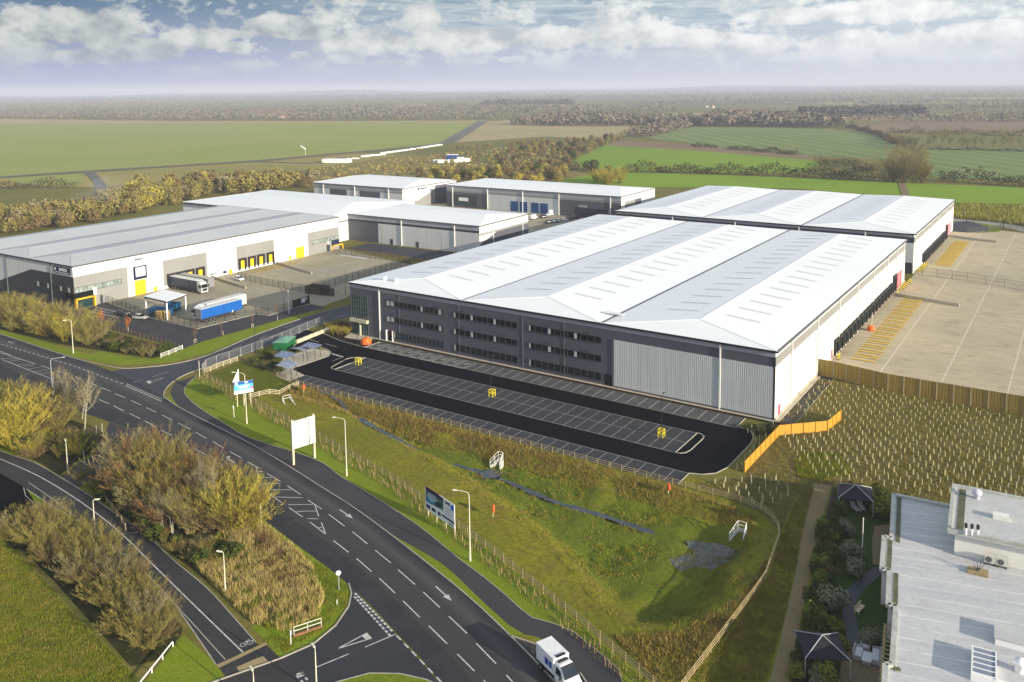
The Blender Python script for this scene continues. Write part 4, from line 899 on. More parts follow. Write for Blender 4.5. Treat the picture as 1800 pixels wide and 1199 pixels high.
roof_part(b3, -66.5, 0, 0, 35, H3, 1.6, 1, 9.0, 0, m_roofw); roof_part(b3, -162, -9, -66.5, 44, H3, 2.0, 1, 14, 0, m_roofw)
gutters(b3, -66.5, 0, 0, 35, H3, 'fbr', m_gutl); gutters(b3, -162, -9, -66.5, 44, H3, 'fbl')
pipe_y(b3, -0.05, [-37.7, -11.5], H3-.4, 0.3); pipe_x(b3, 0, [9.0, 30.5], H3-.4, 0.28)
for x in (-43.0, -29.8): MB().box(x-.6, x+.6, -0.16, -0.05, 0, 2.3).build('door', m_xclad, b3)
b4o = at(707.5, 331.5, 11.0); a4 = math.radians(1.0)
b4 = thing('far_warehouse', 'far white roofed warehouse with alternating light and dark wall panels', 'warehouse', (b4o[0], b4o[1], 0), a4)
H4 = 11.0; L4 = 46.5; W4 = 64.5
MB().box(-W4, 0, 0, L4, 0, H4-.05).build('wall', m_wclad, b4)
front_panel(b4, 'eaves_band', rect(-W4, 0, H4-2.0, H4-.3), m_band, 0, .1); front_panel(b4, 'dark_cladding', rect(-W4, 0, H4-2.9, H4-2.0), m_gclad, 0, .08); front_panel(b4, 'front_cladding', rect(-W4, 0, 0, H4-2.9), m_lclad, 0, 0.06)
for xa, xb in ((-52, -39.5), (-30, -15.5)): front_panel(b4, 'grey_cladding', rect(xa, xb, 0, H4-2.9), m_dclad, .06, 0.12)
side(b4, 'grey_cladding', [(1, 0), (27, 8.0), (27, 0)], m_gclad); side(b4, 'dark_cladding', rect(27, L4, 0, H4-1.2), m_dclad, 0, .08)
roof_part(b4, -W4, 0, 0, L4, H4, 2.0, 1, 9, 0, m_roofw); gutters(b4, -W4, 0, 0, L4, H4, 'fblr', m_gutl)
pipe_y(b4, -0.05, [-57, -33.5, -9.5], H4-.4, 0.35)
lg = MB().box(0.08, 0.16, 12.5, 13.6, H4-2.3, H4-1.0).build('wall_sign', m_navy, b4); MB().box(0.08, 0.15, 14.2, 20, H4-1.9, H4-1.3).build('wall_sign', m_navy, b4)
b5o = at(1092, 345.5, 11.3); a5 = math.radians(0.6)
b5 = thing('blue_door_warehouse', 'white roofed warehouse with four blue dock doors behind the parked cars', 'warehouse', (b5o[0], b5o[1], 0), a5)
H5 = 11.3; L5 = 38.0; W5 = 102.5
MB().box(-W5, 0, 0, L5, 0, H5-.05).build('wall', m_wclad, b5)
front_panel(b5, 'eaves_band', rect(-W5, 0, H5-2.4, H5-.3), m_band, 0, .1); front_panel(b5, 'dark_cladding', rect(-W5, 0, H5-3.4, H5-2.4), m_gclad, 0, .08)
front_panel(b5, 'front_cladding', rect(-76, -33.5, 0, H5-3.4), m_lclad, 0, .06); front_panel(b5, 'office_cladding', rect(-W5, -76, 0, H5-3.4), m_dclad, 0, .08); front_panel(b5, 'office_cladding', rect(-33.5, 0, 0, H5-3.4), m_dclad, 0, .08)
for u in (904.5, 920.5, 940.5, 956.5):
    x_ = onv(u, 366, b5o, a5)[0]; front_panel(b5, 'dock_door', rect(x_-2.2, x_+2.2, 0.3, 5.3), m_blued, 0.05, .16)
gz = front_panel(b5, 'glazing', rect(-98, -83, 1.0, 6.6), m_glasst, 0.08, .14); fb = MB()
for k in range(11): fb.box(-98+k*1.5-.06, -98+k*1.5+.06, -.22, -.14, 1, 6.6)
fb.build('frame', m_mull, gz); front_panel(b5, 'wall_sign', rect(-94.5, -88.5, 3.4, 5.2), m_signw, .14, .24)
front_panel(b5, 'entrance_recess', rect(-25, -6, 0, 4.6), m_xclad, .08, .14); front_panel(b5, 'wall_sign', rect(-22.5, -18, 4.9, 5.9), m_band, .08, .2)
x_ = onv(1071.5, 372, b5o, a5); text(b5, '0', (x_[0], -0.16, x_[1]), 2.6, PI/2, 0, m_band, 'unit_number', bold=0.04)
side(b5, 'grey_cladding', rect(4, 15, 0, H5-3.0), m_gclad); side(b5, 'dark_cladding', rect(15, 22, 0, H5-3.0), m_dclad); side(b5, 'light_cladding', rect(22, L5, 0, H5-3.0), m_lclad)
roof_part(b5, -W5, 0, 0, L5, H5, 1.8, 1, 10, 0, m_roofw); gutters(b5, -W5, 0, 0, L5, H5, 'fblr', m_gutl)
pipe_y(b5, -0.05, [-98.5, -76, -54.5, -33.5, -5.5], H5-.4, 0.35)
# ------------------------------------------------------------------ fences
m_rail = mat('weathered_timber', (0.42, 0.33, 0.17), 0.85, (0.30, 0.24, 0.13), 2.0)
m_railw = mat('pale_timber', (0.62, 0.54, 0.36), 0.8, (0.50, 0.42, 0.27), 1.5)
m_raild = mat('brown_timber', (0.20, 0.13, 0.07), 0.85, (0.14, 0.09, 0.05), 1.5)
m_galv = mat('galvanised_steel', (0.50, 0.51, 0.52), 0.45, (0.40, 0.41, 0.42), 1.0, metal=0.3)
m_pwhite = mat('white_paint', (0.78, 0.77, 0.72), 0.5)
m_dark = mat('dark_green_steel', (0.020, 0.024, 0.022), 0.5)
m_mesh = mat('fence_wire', (0.05, 0.055, 0.055), 0.6)
m_board = mat('orange_boards', (0.62, 0.34, 0.035), 0.75, (0.52, 0.27, 0.03), 0.5, stretch=(3, 3, 0.15))
m_boardd = mat('olive_boards', (0.30, 0.20, 0.035), 0.8, (0.20, 0.135, 0.025), 0.6, stretch=(4, 4, 0.12), col3=(0.36, 0.25, 0.05), scale3=1.2, amt3=0.4)
def post_rail(P, label, spacing=2.2, h=1.15, rails=(0.35, 0.7, 1.05), m=None, pw=0.11, rw=0.04, rh=0.10, group=None, step=None):
    m = m or m_rail
    Q = resample(P, spacing); o0 = Q[0]
    root = thing('post_and_rail_fence', label, 'fence', (float(o0[0]), float(o0[1]), 0), 0, group)
    pm = MB().box(-pw/2, pw/2, -pw/2, pw/2, -0.2, h).mesh('post', m); r = MB()
    L = [(float(p[0]-o0[0]), float(p[1]-o0[1])) for p in Q]
    Zs = [ground_z(float(p[0]), float(p[1])) for p in Q]
    for (x, y), z in zip(L, Zs): put('post', pm, root, (x, y, z), random.uniform(-.1, .1))
    for k in range(len(L)-1):
        for z in rails:
            j = random.uniform(-.015, .015); r.bar((*L[k], Zs[k]+z+j), (*L[k+1], Zs[k+1]+z-j), rw, rh)
    r.build('rail', m, root); return root
fr = [(15.4, -34.5), (103.4, -34.6)] + [at(u, v)[:2] for u, v in [(1290, 880), (1325, 893), (1345, 902), (1361, 918), (1369, 932), (1370, 946), (1360, 975), (1345, 1020), (1300, 1080), (1210, 1199), (1185, 1232)]]
post_rail([np.array(p) for p in fr], 'long straw coloured timber fence between the car park and the grassy basin')
post_rail([np.array(p[:2]) for p in pts(fence_road)], 'timber rail fence with brown hedge whips along the foot of it beside the cycle path', h=1.2)
post_rail([np.array(p[:2]) for p in pts([(358.8, 658), (389, 645), (420, 634.5)])], 'short pale timber fence by the junction, next to the temporary steel fencing', m=m_railw, spacing=2.0)
post_rail([np.array(p[:2]) for p in pts([(421, 635), (465, 652), (510, 669.5)])], 'dark brown timber fence behind the small lawn and the cycle shelters', m=m_raild, spacing=2.4)
post_rail([np.array(p[:2]) for p in pts([(438, 702), (485, 690), (533, 677)])], 'pale timber fence across the lawn above the first concrete outfall', m=m_railw, spacing=2.2)
post_rail([np.array(p[:2]) for p in pts([(147.6, 566), (230, 588), (321, 614)])], 'brown timber fence in front of the bakery car park', m=m_raild, spacing=1.9, h=1.25)
post_rail([np.array(p[:2]) for p in pts([(321, 614.5), (298, 624), (273, 632.6)])], 'short cream painted timber fence at the verge corner near the access road', m=m_pwhite, spacing=2.3)
post_rail([np.array(p[:2]) for p in pts([(24, 532), (70, 543), (120, 557)])], 'brown timber fence along the straw covered strip in front of the dark office', m=m_raild, spacing=2.4, rails=(0.5, 1.0))
post_rail([np.array(p[:2]) for p in pts([(600, 436), (640, 443), (705, 454), (770, 466)])], 'low brown timber fence in front of the l shaped warehouse', m=m_raild, spacing=2.2)
post_rail([np.array(p[:2]) for p in pts([(158, 856), (195, 893), (216, 923), (222, 935)])], 'old grey timber fence hidden under the big thicket beside the cycle road', m=m_rail, spacing=2.6, rails=(0.6, 1.0))
post_rail([np.array(p[:2]) for p in pts([(332, 979), (364, 968)])], 'two bleached timber rails among the brambles', m=m_railw, spacing=3.0, rails=(0.45, 0.9))
post_rail([np.array(p[:2]) for p in pts([(247, 1208), (318, 1119)])], 'white single bar knee rail at the edge of the lawn', m=m_pwhite, spacing=2.2, h=0.6, rails=(0.6,), rh=0.12, rw=0.12)

def board_fence(P, h, m, label, name, post_m, seg=2.4, pitch=0.14, cap=True):
    P = [np.array(p[:2], float) for p in P]; o0 = P[0]; root = thing(name, label, 'fence', (o0[0], o0[1], 0))
    for a, b in zip(P[:-1], P[1:]):
        L = np.linalg.norm(b-a); n = max(1, round(L/seg)); d = (b-a)/L; nn = np.array([-d[1], d[0]])
        for k in range(n):
            s0, s1 = L*k/n, L*(k+1)/n; bb = MB(); j = max(1, int((s1-s0)/pitch))
            for i in range(j):
                t0, t1 = s0+(s1-s0)*i/j, s0+(s1-s0)*(i+1)/j-0.012; off = 0.02 if i % 2 else 0.0
                p0 = a+d*t0-o0+nn*off; p1 = a+d*t1-o0+nn*off; hh = h+random.uniform(-.02, .02)
                bb.add([(*p0, 0), (*p1, 0), (*p1, hh), (*p0, hh), (*(p0+nn*.03), 0), (*(p1+nn*.03), 0), (*(p1+nn*.03), hh), (*(p0+nn*.03), hh)], [(0, 1, 2, 3), (7, 6, 5, 4), (3, 2, 6, 7), (0, 3, 7, 4), (2, 1, 5, 6)])
            bb.build('board_panel', m, root)
            q = a+d*s0-o0; MB().box(-.06, .06, -.10, .10, 0, h+.08).build('post', post_m, root, (q[0], q[1], 0), math.atan2(d[1], d[0]))
        q = b-o0; MB().box(-.06, .06, -.10, .10, 0, h+.08).build('post', post_m, root, (q[0], q[1], 0))
    return root
board_fence(pts([(1309, 831), (1370, 765.5), (1455, 757.5), (1478, 738.5)]), 1.9, m_board, 'bright orange close boarded timber fence zigzagging by the corner of the car park', 'close_board_fence', m_board)
hA = height(1437, 660, 631)
board_fence([(109.1, 29.8), (112.4, 29.6), at(1560, 688)[:2], at(1800, 730)[:2], at(1900, 748)[:2]], hA, m_boardd, 'tall olive brown acoustic fence between the concrete yard and the planted field', 'acoustic_fence', mat('concrete_fence_post', (0.40, 0.36, 0.26), 0.8), seg=3.1, pitch=0.25)

def mesh_fence(P, h, label, m=None, spacing=2.8, name='mesh_fence', bar=0.035, gap=0.14, wires=3):
    m = m or m_dark; P = [np.array(p[:2], float) for p in P]; o0 = P[0]; root = thing(name, label, 'fence', (o0[0], o0[1], 0))
    pm = MB().box(-.05, .05, -.05, .05, 0, h+.1).mesh('post', m); w = MB()
    for a, b in zip(P[:-1], P[1:]):
        L = np.linalg.norm(b-a); d = (b-a)/L; n = max(1, round(L/spacing))
        for k in range(n+1): q = a+d*L*k/n-o0; put('post', pm, root, (q[0], q[1], 0), math.atan2(d[1], d[0]))
        for k in range(int(L/gap)):
            p0 = a+d*gap*k-o0; p1 = p0+d*bar; w.poly([(*p0, 0.1), (*p1, 0.1), (*p1, h), (*p0, h)])
        for k in range(wires): z = 0.15+(h-.2)*k/(wires-1); w.bar((*(a-o0), z), (*(b-o0), z), 0.03, 0.05)
    w.build('mesh_panel', m_mesh, root); return root
mesh_fence(pts([(183, 531), (222, 545), (260, 558), (347, 578), (395, 565), (450, 552), (472, 554.5), (515, 543)]), 2.2, 'dark steel mesh fence round the lorry yard in front of the parked trailers')
mesh_fence(pts([(418, 489), (432, 492), (448, 497), (470, 502), (500, 507.5), (527, 512), (537, 513)]), 2.2, 'dark steel mesh fence dividing the two halves of the bakery yard')
mesh_fence(pts([(568, 509.5), (610, 495.5), (660, 481), (722, 464)]), 2.4, 'dark steel mesh fence along the far side of the yard, behind the large warehouse corner')
mesh_fence(pts([(586, 446), (640, 452), (700, 460), (722, 464)]), 1.8, 'low dark mesh fence between the yard and the rear asphalt car park')
mesh_fence([at(1596, 481), at(1700, 493.5), at(1800, 511), at(1880, 526)], 2.6, 'grey mesh fence across the concrete yard between the two warehouses', m=m_gutl, spacing=5.0, bar=0.03, gap=0.2)
mesh_fence(pts([(1700, 409.5), (1745, 407), (1763, 402), (1764, 405), (1800, 407.5), (1840, 411)]), 2.4, 'dark mesh fence curving round the far corner of the upper yard')
def gate(p, q, h, label, sign=False):
    a, b = np.array(at(*p)[:2]), np.array(at(*q)[:2]); L = np.linalg.norm(b-a); root = thing('sliding_gate', label, 'gate', (a[0], a[1], 0), math.atan2(b[1]-a[1], b[0]-a[0]))
    f = MB().box(0, L, -.06, .06, h-.15, h).box(0, L, -.06, .06, .1, .3).box(-.08, .12, -.1, .1, 0, h+.2).box(L-.12, L+.08, -.1, .1, 0, h+.3); f.build('gate_frame', m_dark, root)
    w = MB()
    for k in range(int(L/.12)): w.box(k*.12, k*.12+.06, -.03, .03, .3, h-.15)
    w.build('gate_bars', m_dark, root)
    if sign:
        MB().box(L*.50, L*.72, -.12, -.07, h*.40, h*.90).build('notice', m_signw, root); MB().box(L*.76, L*.84, -.12, -.07, h*.62, h*.88).build('notice', m_signw, root)
gate((515, 543), (544, 534), 2.5, 'dark sliding steel gate carrying white notices at the yard entrance', True); gate((564, 519), (587, 521), 2.4, 'dark steel gate leaf standing open beside the brown bin store')
# temporary steel fencing: panels on feet
hp = thing('temporary_fence_panel', 'galvanised temporary fence panel along the access road beside the junction', 'fence panel', (0, 0, 0), 0, 'temporary fence panels along the access road')
f = MB()
for x in (0, 3.4): f.tube((x, 0, 0), (x, 0, 2.0), .035)
for z in (0.15, 1.98): f.tube((0, 0, z), (3.4, 0, z), .03)
f.build('frame', m_galv, hp); w = MB()
for k in range(33): w.box(.1+k*.1, .112+k*.1, -.006, .006, .15, 1.98)
w.build('wire_mesh', m_galv, hp); MB().box(-.3, .3, -.12, .12, 0, .14).build('foot', m_conc, hp)
fp = resample([np.array(p[:2]) for p in pts([(356, 656), (358, 650), (371, 642.6), (411, 630), (445, 617.6), (497.7, 597.6), (539, 580), (571.5, 567.5)])], 3.45); first = True
tr = [(c, kids(c)) for c in kids(hp)]
for a, b in zip(fp[:-1], fp[1:]):
    an = math.atan2(b[1]-a[1], b[0]-a[0])
    if first: hp.location = (a[0], a[1], 0); hp.rotation_euler = (0, 0, an); first = False
    else: dup(hp, (a[0], a[1], 0), an, tree=tr)

# ------------------------------------------------------------------ street lamps
def lamp(b, top, label, arm=1.3, ang=None, m=None, head=0.55, r=0.10, name='street_lamp', group=None):
    base = at(*b); h = height(b[0], b[1], top); m = m or m_galv
    root = thing(name, label, 'street lamp', base, ang if ang is not None else 0, group)
    p = MB().tube((0, 0, 0), (0, 0, 1.2), r*1.35, r*1.3, 10).tube((0, 0, 1.2), (0, 0, h-.35), r, r*.62, 10); p.build('pole', m, root)
    if arm:
        a = MB(); P = [(0, 0, h-.4), (0.12*arm, 0, h-.08), (0.4*arm, 0, h+.02), (arm, 0, h+.08)]; a.path(P, r*.45, 8); a.build('arm', m, root)
    MB().add([(arm-.05, -.11, h+.02), (arm+head, -.14, h+.04), (arm+head, .14, h+.04), (arm-.05, .11, h+.02), (arm-.02, -.08, h+.14), (arm+head-.05, -.10, h+.17), (arm+head-.05, .10, h+.17), (arm-.02, .08, h+.14)],
             [(0, 3, 2, 1), (4, 5, 6, 7), (0, 1, 5, 4), (1, 2, 6, 5), (2, 3, 7, 6), (3, 0, 4, 7)]).build('lamp_head', m, root)
    return root
m_col = mat('cream_lamp_column', (0.62, 0.60, 0.46), 0.5); m_ldark = mat('dark_lamp_column', (0.015, 0.016, 0.02), 0.45)
toroad = math.radians(-112)
lamp((129, 621), 562, 'tall cream street lamp standing in front of the bare hedge on the main road verge', 1.2, toroad, m_col)
lamp((93, 694), 631, 'grey street lamp among shrubs on the near side of the main road', 2.2, math.radians(55), m_galv, name='street_lamp')
lamp((434, 745), 656, 'cream street lamp in front of the blue agent board', 2.0, math.radians(205), m_col)
lamp((609.5, 837), 736, 'cream street lamp to the right of the blank white board', 1.6, math.radians(200), m_col)
lamp((826.5, 986), 865, 'cream street lamp just right of the development hoarding', 1.7, math.radians(200), m_col)
lamp((119.5, 831), 776, 'pale street lamp by the path crossing at the head of the cycle road', 0.25, math.radians(160), m_col, 0.7, 0.085)
lamp((167.5, 941), 879, 'pale street lamp on the lawn side of the cycle road', 0.25, math.radians(40), m_col, 0.7, 0.085)
lamp((396.5, 1045), 971, 'pale street lamp in the rough grass triangle', 0.25, math.radians(200), m_col, 0.7, 0.085)
lamp((557, 1222), 1140, 'pale street lamp at the bottom edge by the side road mouth', 0.2, math.radians(160), m_col, 0.7, 0.085)
lamp((448, 1245), 1181, 'pale street lamp at the bottom edge beside the tactile paving', 0.2, math.radians(160), m_col, 0.7, 0.085)
for b, t, l, an in (((162, 566), 522, 'dark lamp column in the bakery car park near the corner office', 90), ((261, 588), 552, 'dark lamp column in front of the yellow pallets', 90), ((449.5, 622), 553, 'dark lamp column beside the temporary fencing on the access road', 90),
                    ((499.5, 560), 510, 'dark lamp column at the gate of the bakery yard', 180), ((607.7, 519.7), 475.5, 'dark lamp column left of the large warehouse corner', 150), ((628, 606), 558, 'thin dark lamp column at the forecourt by the glazed stair tower', 0),
                    ((863.8, 695), 628, 'thin dark lamp column between the yellow guard and the middle windows', 90), ((1162.7, 762), 694, 'thin dark lamp column in front of the corrugated panel', 90),
                    ((670.7, 432), 400, 'dark lamp column in front of the l shaped warehouse, nearer the grey roof', 180), ((776, 446), 412, 'dark lamp column in front of the l shaped warehouse, nearer its corner', 180), ((1710.5, 392), 378, 'dark lamp column by the service road behind the upper yard', 0)):
    lamp(b, t, l, 0.6, math.radians(an), m_ldark, 0.5, 0.07)
fl = at(508, 551.5); o = thing('flagpole', 'bare white flagpole on the verge beside the yard gate', 'flagpole', fl); hh = height(508, 551.5, 511)
MB().tube((0, 0, 0), (0, 0, hh), .11, .06, 10).build('pole', m_pwhite, o); MB().lathe([(0, hh), (.1, hh+.05), (.1, hh+.15), (0, hh+.2)], 10).build('finial', m_pwhite, o)
# yellow guards round the lamp columns
m_yg = mat('yellow_guard', (0.75, 0.60, 0.02), 0.5)
for u, v, l in ((630, 641, 'yellow column guard at the left end of the central bays'), (865, 697, 'yellow column guard in the middle of the central bays'), (1162.5, 768, 'yellow column guard at the right end of the central bays')):
    p = at(u, v); g = thing('column_guard', l, 'bollard', p, 0, 'yellow column guards in the car park')
    for sx in (-.45, .45):
        for sy in (-.45, .45): MB().box(sx-.07, sx+.07, sy-.07, sy+.07, 0, 1.5).build('post', m_yg, g)
    r = MB()
    for z in (0.75, 1.45): r.bar((-.45, -.45, z), (.45, -.45, z), .1, .1).bar((-.45, .45, z), (.45, .45, z), .1, .1).bar((-.45, -.45, z), (-.45, .45, z), .1, .1).bar((.45, -.45, z), (.45, .45, z), .1, .1)
    r.build('hoop', m_yg, g)

# ------------------------------------------------------------------ small signs, posts, life rings
m_or = mat('orange_plastic', (0.85, 0.13, 0.02), 0.45); m_orm = mat('orange_sheeting', (0.80, 0.17, 0.015), 0.6, (0.65, 0.11, 0.01), 1.2)
for u, v, t, l in ((534, 690, 673, 'orange life ring housing on the corner post of the pale lawn fence'), (867, 909, 890, 'orange life ring housing on the sunlit ridge of the basin'), (1175, 868, 850, 'orange life ring housing by the right end of the bays')):
    p = at(u, v, 0); p = (p[0], p[1], ground_z(p[0], p[1])); g = thing('life_ring', l, 'life ring', p, math.radians(35), 'life ring housings round the basin')
    MB().box(-.05, .05, -.05, .05, 0, 1.3).build('post', m_railw, g)
    b = MB(); n = 20
    for k in range(n):
        t0, t1 = 2*PI*k/n, 2*PI*(k+1)/n; b.tube((.06+0*t0, .42*math.cos(t0), 1.3+.42*math.sin(t0)), (.06, .42*math.cos(t1), 1.3+.42*math.sin(t1)), .16, .16, 8)
    b.build('ring', m_or, g); MB().tube((0.02, 0, 1.3), (.1, 0, 1.3), .34, .34, 16).build('backboard', m_or, g)
def mound(u, v, r, h, label, name, m=m_orm):
    p = at(u, v); b = MB(); N = 18; M_ = 8; V = []
    for i in range(M_+1):
        for k in range(N):
            a = PI/2*i/M_; rr = r*math.cos(a)**.8*(1+.13*math.sin(k*2.3+i)+random.uniform(-.06, .06)); V.append((rr*math.cos(2*PI*k/N), rr*math.sin(2*PI*k/N), h*math.sin(a)**.9*(1+random.uniform(-.06, .06))))
    b.add(V, [(i*N+k, i*N+(k+1) % N, (i+1)*N+(k+1) % N, (i+1)*N+k) for i in range(M_) for k in range(N)]); o = b.build(name, m, None, p, smooth=True); return o
tag(mound(643.5, 603.5, 1.3, 1.5, '', 'sheeted_heap'), 'rounded orange sheeted heap on the forecourt beside the glazed stair tower', 'heap')
oc = thing('weighted_sack', 'orange sack below a white line on the concrete yard by the dock doors', 'sack', at(1531, 581)); s_ = mound(0, 300, .95, 1.3, '', 'sack'); s_.parent = oc; s_.location = (0, 0, 0); MB().tube((.1, 0, 1.2), (.2, .1, 4.6), .05, .05, 6).build('line', m_pipe, oc)
def sign_post(b, top, label, kind='disc', ang=0.0, r=0.32, m=None, name='road_sign', cat='road sign'):
    p = at(*b); h = height(b[0], b[1], top); g = thing(name, label, cat, p, ang)
    MB().tube((0, 0, 0), (0, 0, h), .05, .05, 8).build('post', m_pwhite if kind != 'disc' else m_galv, g)
    if kind == 'disc': MB().tube((.06, 0, h-.2), (.10, 0, h-.2), r, r, 18).build('sign_plate', m or m_signw, g)
    if kind == 'plate': MB().box(.05, .08, -r, r, h-.6, h).build('sign_plate', m or m_signw, g)
sign_post((596, 1037), 1004, 'small round white road sign on a pole near the side road corner', 'disc', math.radians(-50)); sign_post((592.5, 1063), 1054, 'short white marker post in the grass below the round sign', 'post', name='marker_post', cat='post')
sign_post((351, 663), 634, 'tall white marker post at the junction corner, at the end of the temporary fencing', 'post', name='marker_post', cat='post'); sign_post((411.5, 734), 713, 'white marker post with square head on the verge left of the agent board lamp', 'plate', math.radians(200), 0.16, name='marker_post', cat='post')
sign_post((170, 763), 749, 'left white bollard of the pair at the path crossing', 'post', name='bollard', cat='bollard'); sign_post((180, 760), 745, 'right white bollard of the pair at the path crossing', 'post', name='bollard', cat='bollard')
sign_post((511.5, 1134), 1108, 'white pole with a grey box beside the white railing', 'plate', math.radians(120), 0.15, m_galv, 'marker_post', 'post'); sign_post((118, 690), 654, 'thin pole with a small amber plate behind the birches', 'disc', math.radians(-100), 0.3, mat('amber_plate', (0.55, 0.36, 0.04), 0.5)); sign_post((95.5, 690), 655, 'thin pole with a round yellow plate beside the grey street lamp', 'disc', math.radians(-100), 0.4, mat('yellow_plate', (0.80, 0.55, 0.03), 0.5))
sign_post((459.5, 924), 886, 'thin grey post at the grass edge beside the main road', 'post', name='marker_post', cat='post')
# white railing with brick footing
a, b_ = np.array(at(517, 1119)[:2]), np.array(at(565, 1103)[:2]); L = np.linalg.norm(b_-a); g = thing('railing', 'white steel railing on a brick footing in the long grass near the side road', 'railing', (a[0], a[1], 0), math.atan2(*(b_-a)[::-1]))
f = MB()
for z in (.65, 1.15): f.tube((0, 0, z), (L, 0, z), .035)
for x in (0, L/2, L): f.tube((x, 0, 0), (x, 0, 1.15), .035)
f.build('rail', m_pwhite, g); MB().box(-.1, L+.1, -.14, .14, 0, .22).build('brick_footing', mat('red_brick', (0.30, 0.13, 0.07), 0.9), g)
a, b_ = np.array(at(157, 602)[:2]), np.array(at(167, 594)[:2]); L = np.linalg.norm(b_-a); g = thing('railing', 'small white railing standing in the bare hedge below the bakery', 'railing', (a[0], a[1], 0), math.atan2(*(b_-a)[::-1])); f = MB()
for z in (.7, 1.5): f.bar((0, 0, z), (L, 0, z), .1, .12)
for x in (0, L): f.bar((x, 0, 0), (x, 0, 1.6), .1, .1)
f.build('rail', m_pwhite, g)
g = thing('barrier', 'grey steel barrier across the dark path at the cycle road', 'barrier', at(146, 792), math.radians(-8)); f = MB()
for k in range(4): f.bar((0, 0, .25+k*.3), (6.2, -2.2, .25+k*.3), .06, .14)
for x in (0, .5, 1): f.bar((6.2*x, -2.2*x, 0), (6.2*x, -2.2*x, 1.3), .1, .1)
f.build('rail', m_galv, g)
# ------------------------------------------------------------------ boards
def board_frame(p, q, ptop, qtop):
    """vertical board plane through ground points p, q: returns base, angle, converter"""
    a, b = np.array(at(*p)[:2]), np.array(at(*q)[:2]); an = math.atan2(b[1]-a[1], b[0]-a[0]); return a, an, (lambda u, v: onv(u, v, a, an)), np.linalg.norm(b-a)
a, an, cv_, L = board_frame((516.5, 817), (552.5, 805), 0, 0)
g = thing('notice_board', 'large blank white board of wide planks on two posts beside the cycle path', 'sign', (a[0], a[1], 0), an)
zb, zt = cv_(512, 790)[1], (cv_(512, 740)[1]+cv_(548, 730)[1])/2
for x in (-.05, L+.05): MB().box(x-.17, x+.17, -.17, .17, 0, zt+.15).build('post', m_railw, g)
pb = MB()
for k in range(8): z0, z1 = zb+(zt-zb)*k/8, zb+(zt-zb)*(k+1)/8-.06; pb.box(-.25, L+.25, -.26, -.18, z0, z1)
pb.build('board', mat('grey_white_boards', (0.62, 0.63, 0.60), 0.6, (0.55, 0.56, 0.54), 1.0), g)
a, an, cv_, L = board_frame((752, 908), (798.5, 941), 0, 0)
g = thing('development_hoarding', 'large blue and white hoarding with a picture of warehouses, on posts beside the cycle path', 'sign', (a[0], a[1], 0), an)
x0, x1 = cv_(748.3, 875)[0], cv_(799.6, 905)[0]; zb, zt = (cv_(748.5, 893.5)[1]+cv_(799.6, 930)[1])/2, (cv_(748.3, 857)[1]+cv_(799.6, 885)[1])/2; BWd, BHt = x1-x0, zt-zb
pan = MB().box(x0, x1, -.06, .02, zb, zt).build('panel', m_signw, g)
for t in (.06, .36, .68, .97): MB().box(x0+BWd*t-.07, x0+BWd*t+.07, .02, .16, 0, zb+.3).build('post', m_railw, g)
def patch(par, X0, X1, Z0, Z1, m, d, name='picture'): return MB().box(x0+BWd*X0, x0+BWd*X1, -.06-d, -.06, zb+BHt*Z0, zb+BHt*Z1).build(name, m, par)
def quad(par, P, m, d, name='picture'): return MB().poly([(x0+BWd*X, -.06-d, zb+BHt*Z) for X, Z in P]).build(name, m, par)
mp = [mat('print_navy', (0.015, 0.02, 0.09), 0.4), mat('print_blue', (0.03, 0.22, 0.42), 0.4), mat('print_sky', (0.35, 0.50, 0.58), 0.4), mat('print_green', (0.05, 0.12, 0.08), 0.4), mat('print_grey', (0.30, 0.34, 0.38), 0.4), mat('print_bright_blue', (0.02, 0.16, 0.70), 0.4), mat('print_red', (0.35, 0.02, 0.03), 0.4)]
quad(pan, [(.02, .40), (.63, .40), (.63, .97), (.02, .97)], mp[3], .012); quad(pan, [(.02, .36), (.24, .36), (.34, .52), (.02, .58)], mp[1], .018); quad(pan, [(.05, .80), (.24, .56), (.50, .62), (.36, .86)], mp[4], .020); quad(pan, [(.06, .66), (.2, .5), (.34, .56), (.14, .76)], mp[2], .022); quad(pan, [(.34, .56), (.46, .46), (.60, .60), (.45, .70)], mp[0], .024); quad(pan, [(.02, .86), (.63, .86), (.63, .99), (.02, .99)], mp[0], .026); quad(pan, [(.40, .40), (.62, .40), (.62, .50)], mp[2], .027)
patch(pan, .0, .5, .985, 1.02, mp[6], .03)
for k, X in enumerate((.03, .22, .43)): patch(pan, X, X+(.14, .14, .10)[k], .12 if k else .10, .27, mp[0], .014, 'floor_plan')
patch(pan, .57, .99, .18, .27, mp[0], .014, 'banner'); patch(pan, .80, .95, .06, .11, mp[0], .014, 'banner')
text(pan, 'LINK', (x0+BWd*.77, -.085, zb+BHt*.875), BHt*.17, PI/2, 0, mp[0], bold=0.02)
MB().tube((x0+BWd*.93, -.10, zb+BHt*.82), (x0+BWd*.93, -.06, zb+BHt*.82), BHt*.115, None, 20).build('round_mark', mp[5], pan)
tl = MB()
for k in range(9): tl.box(x0+BWd*.67, x0+BWd*(.90+.06*math.sin(k*2.1)), -.075, -.06, zb+BHt*(.68-.045*k), zb+BHt*(.695-.045*k))
tl.build('print_lines', mp[4], pan)
a, an, cv_, L = board_frame((414, 716), (443, 711), 0, 0); an = an
g = thing('agent_board', 'blue and white estate agent board raised on posts behind the fence', 'sign', (a[0], a[1], 0), an)
x0, x1 = cv_(411, 680)[0], cv_(445, 680)[0]; zb, zt = cv_(428, 691)[1], cv_(428, 670)[1]; BWd, BHt = x1-x0, zt-zb
pan = MB().box(x0, x1, -.05, .03, zb, zt).build('panel', m_signw, g)
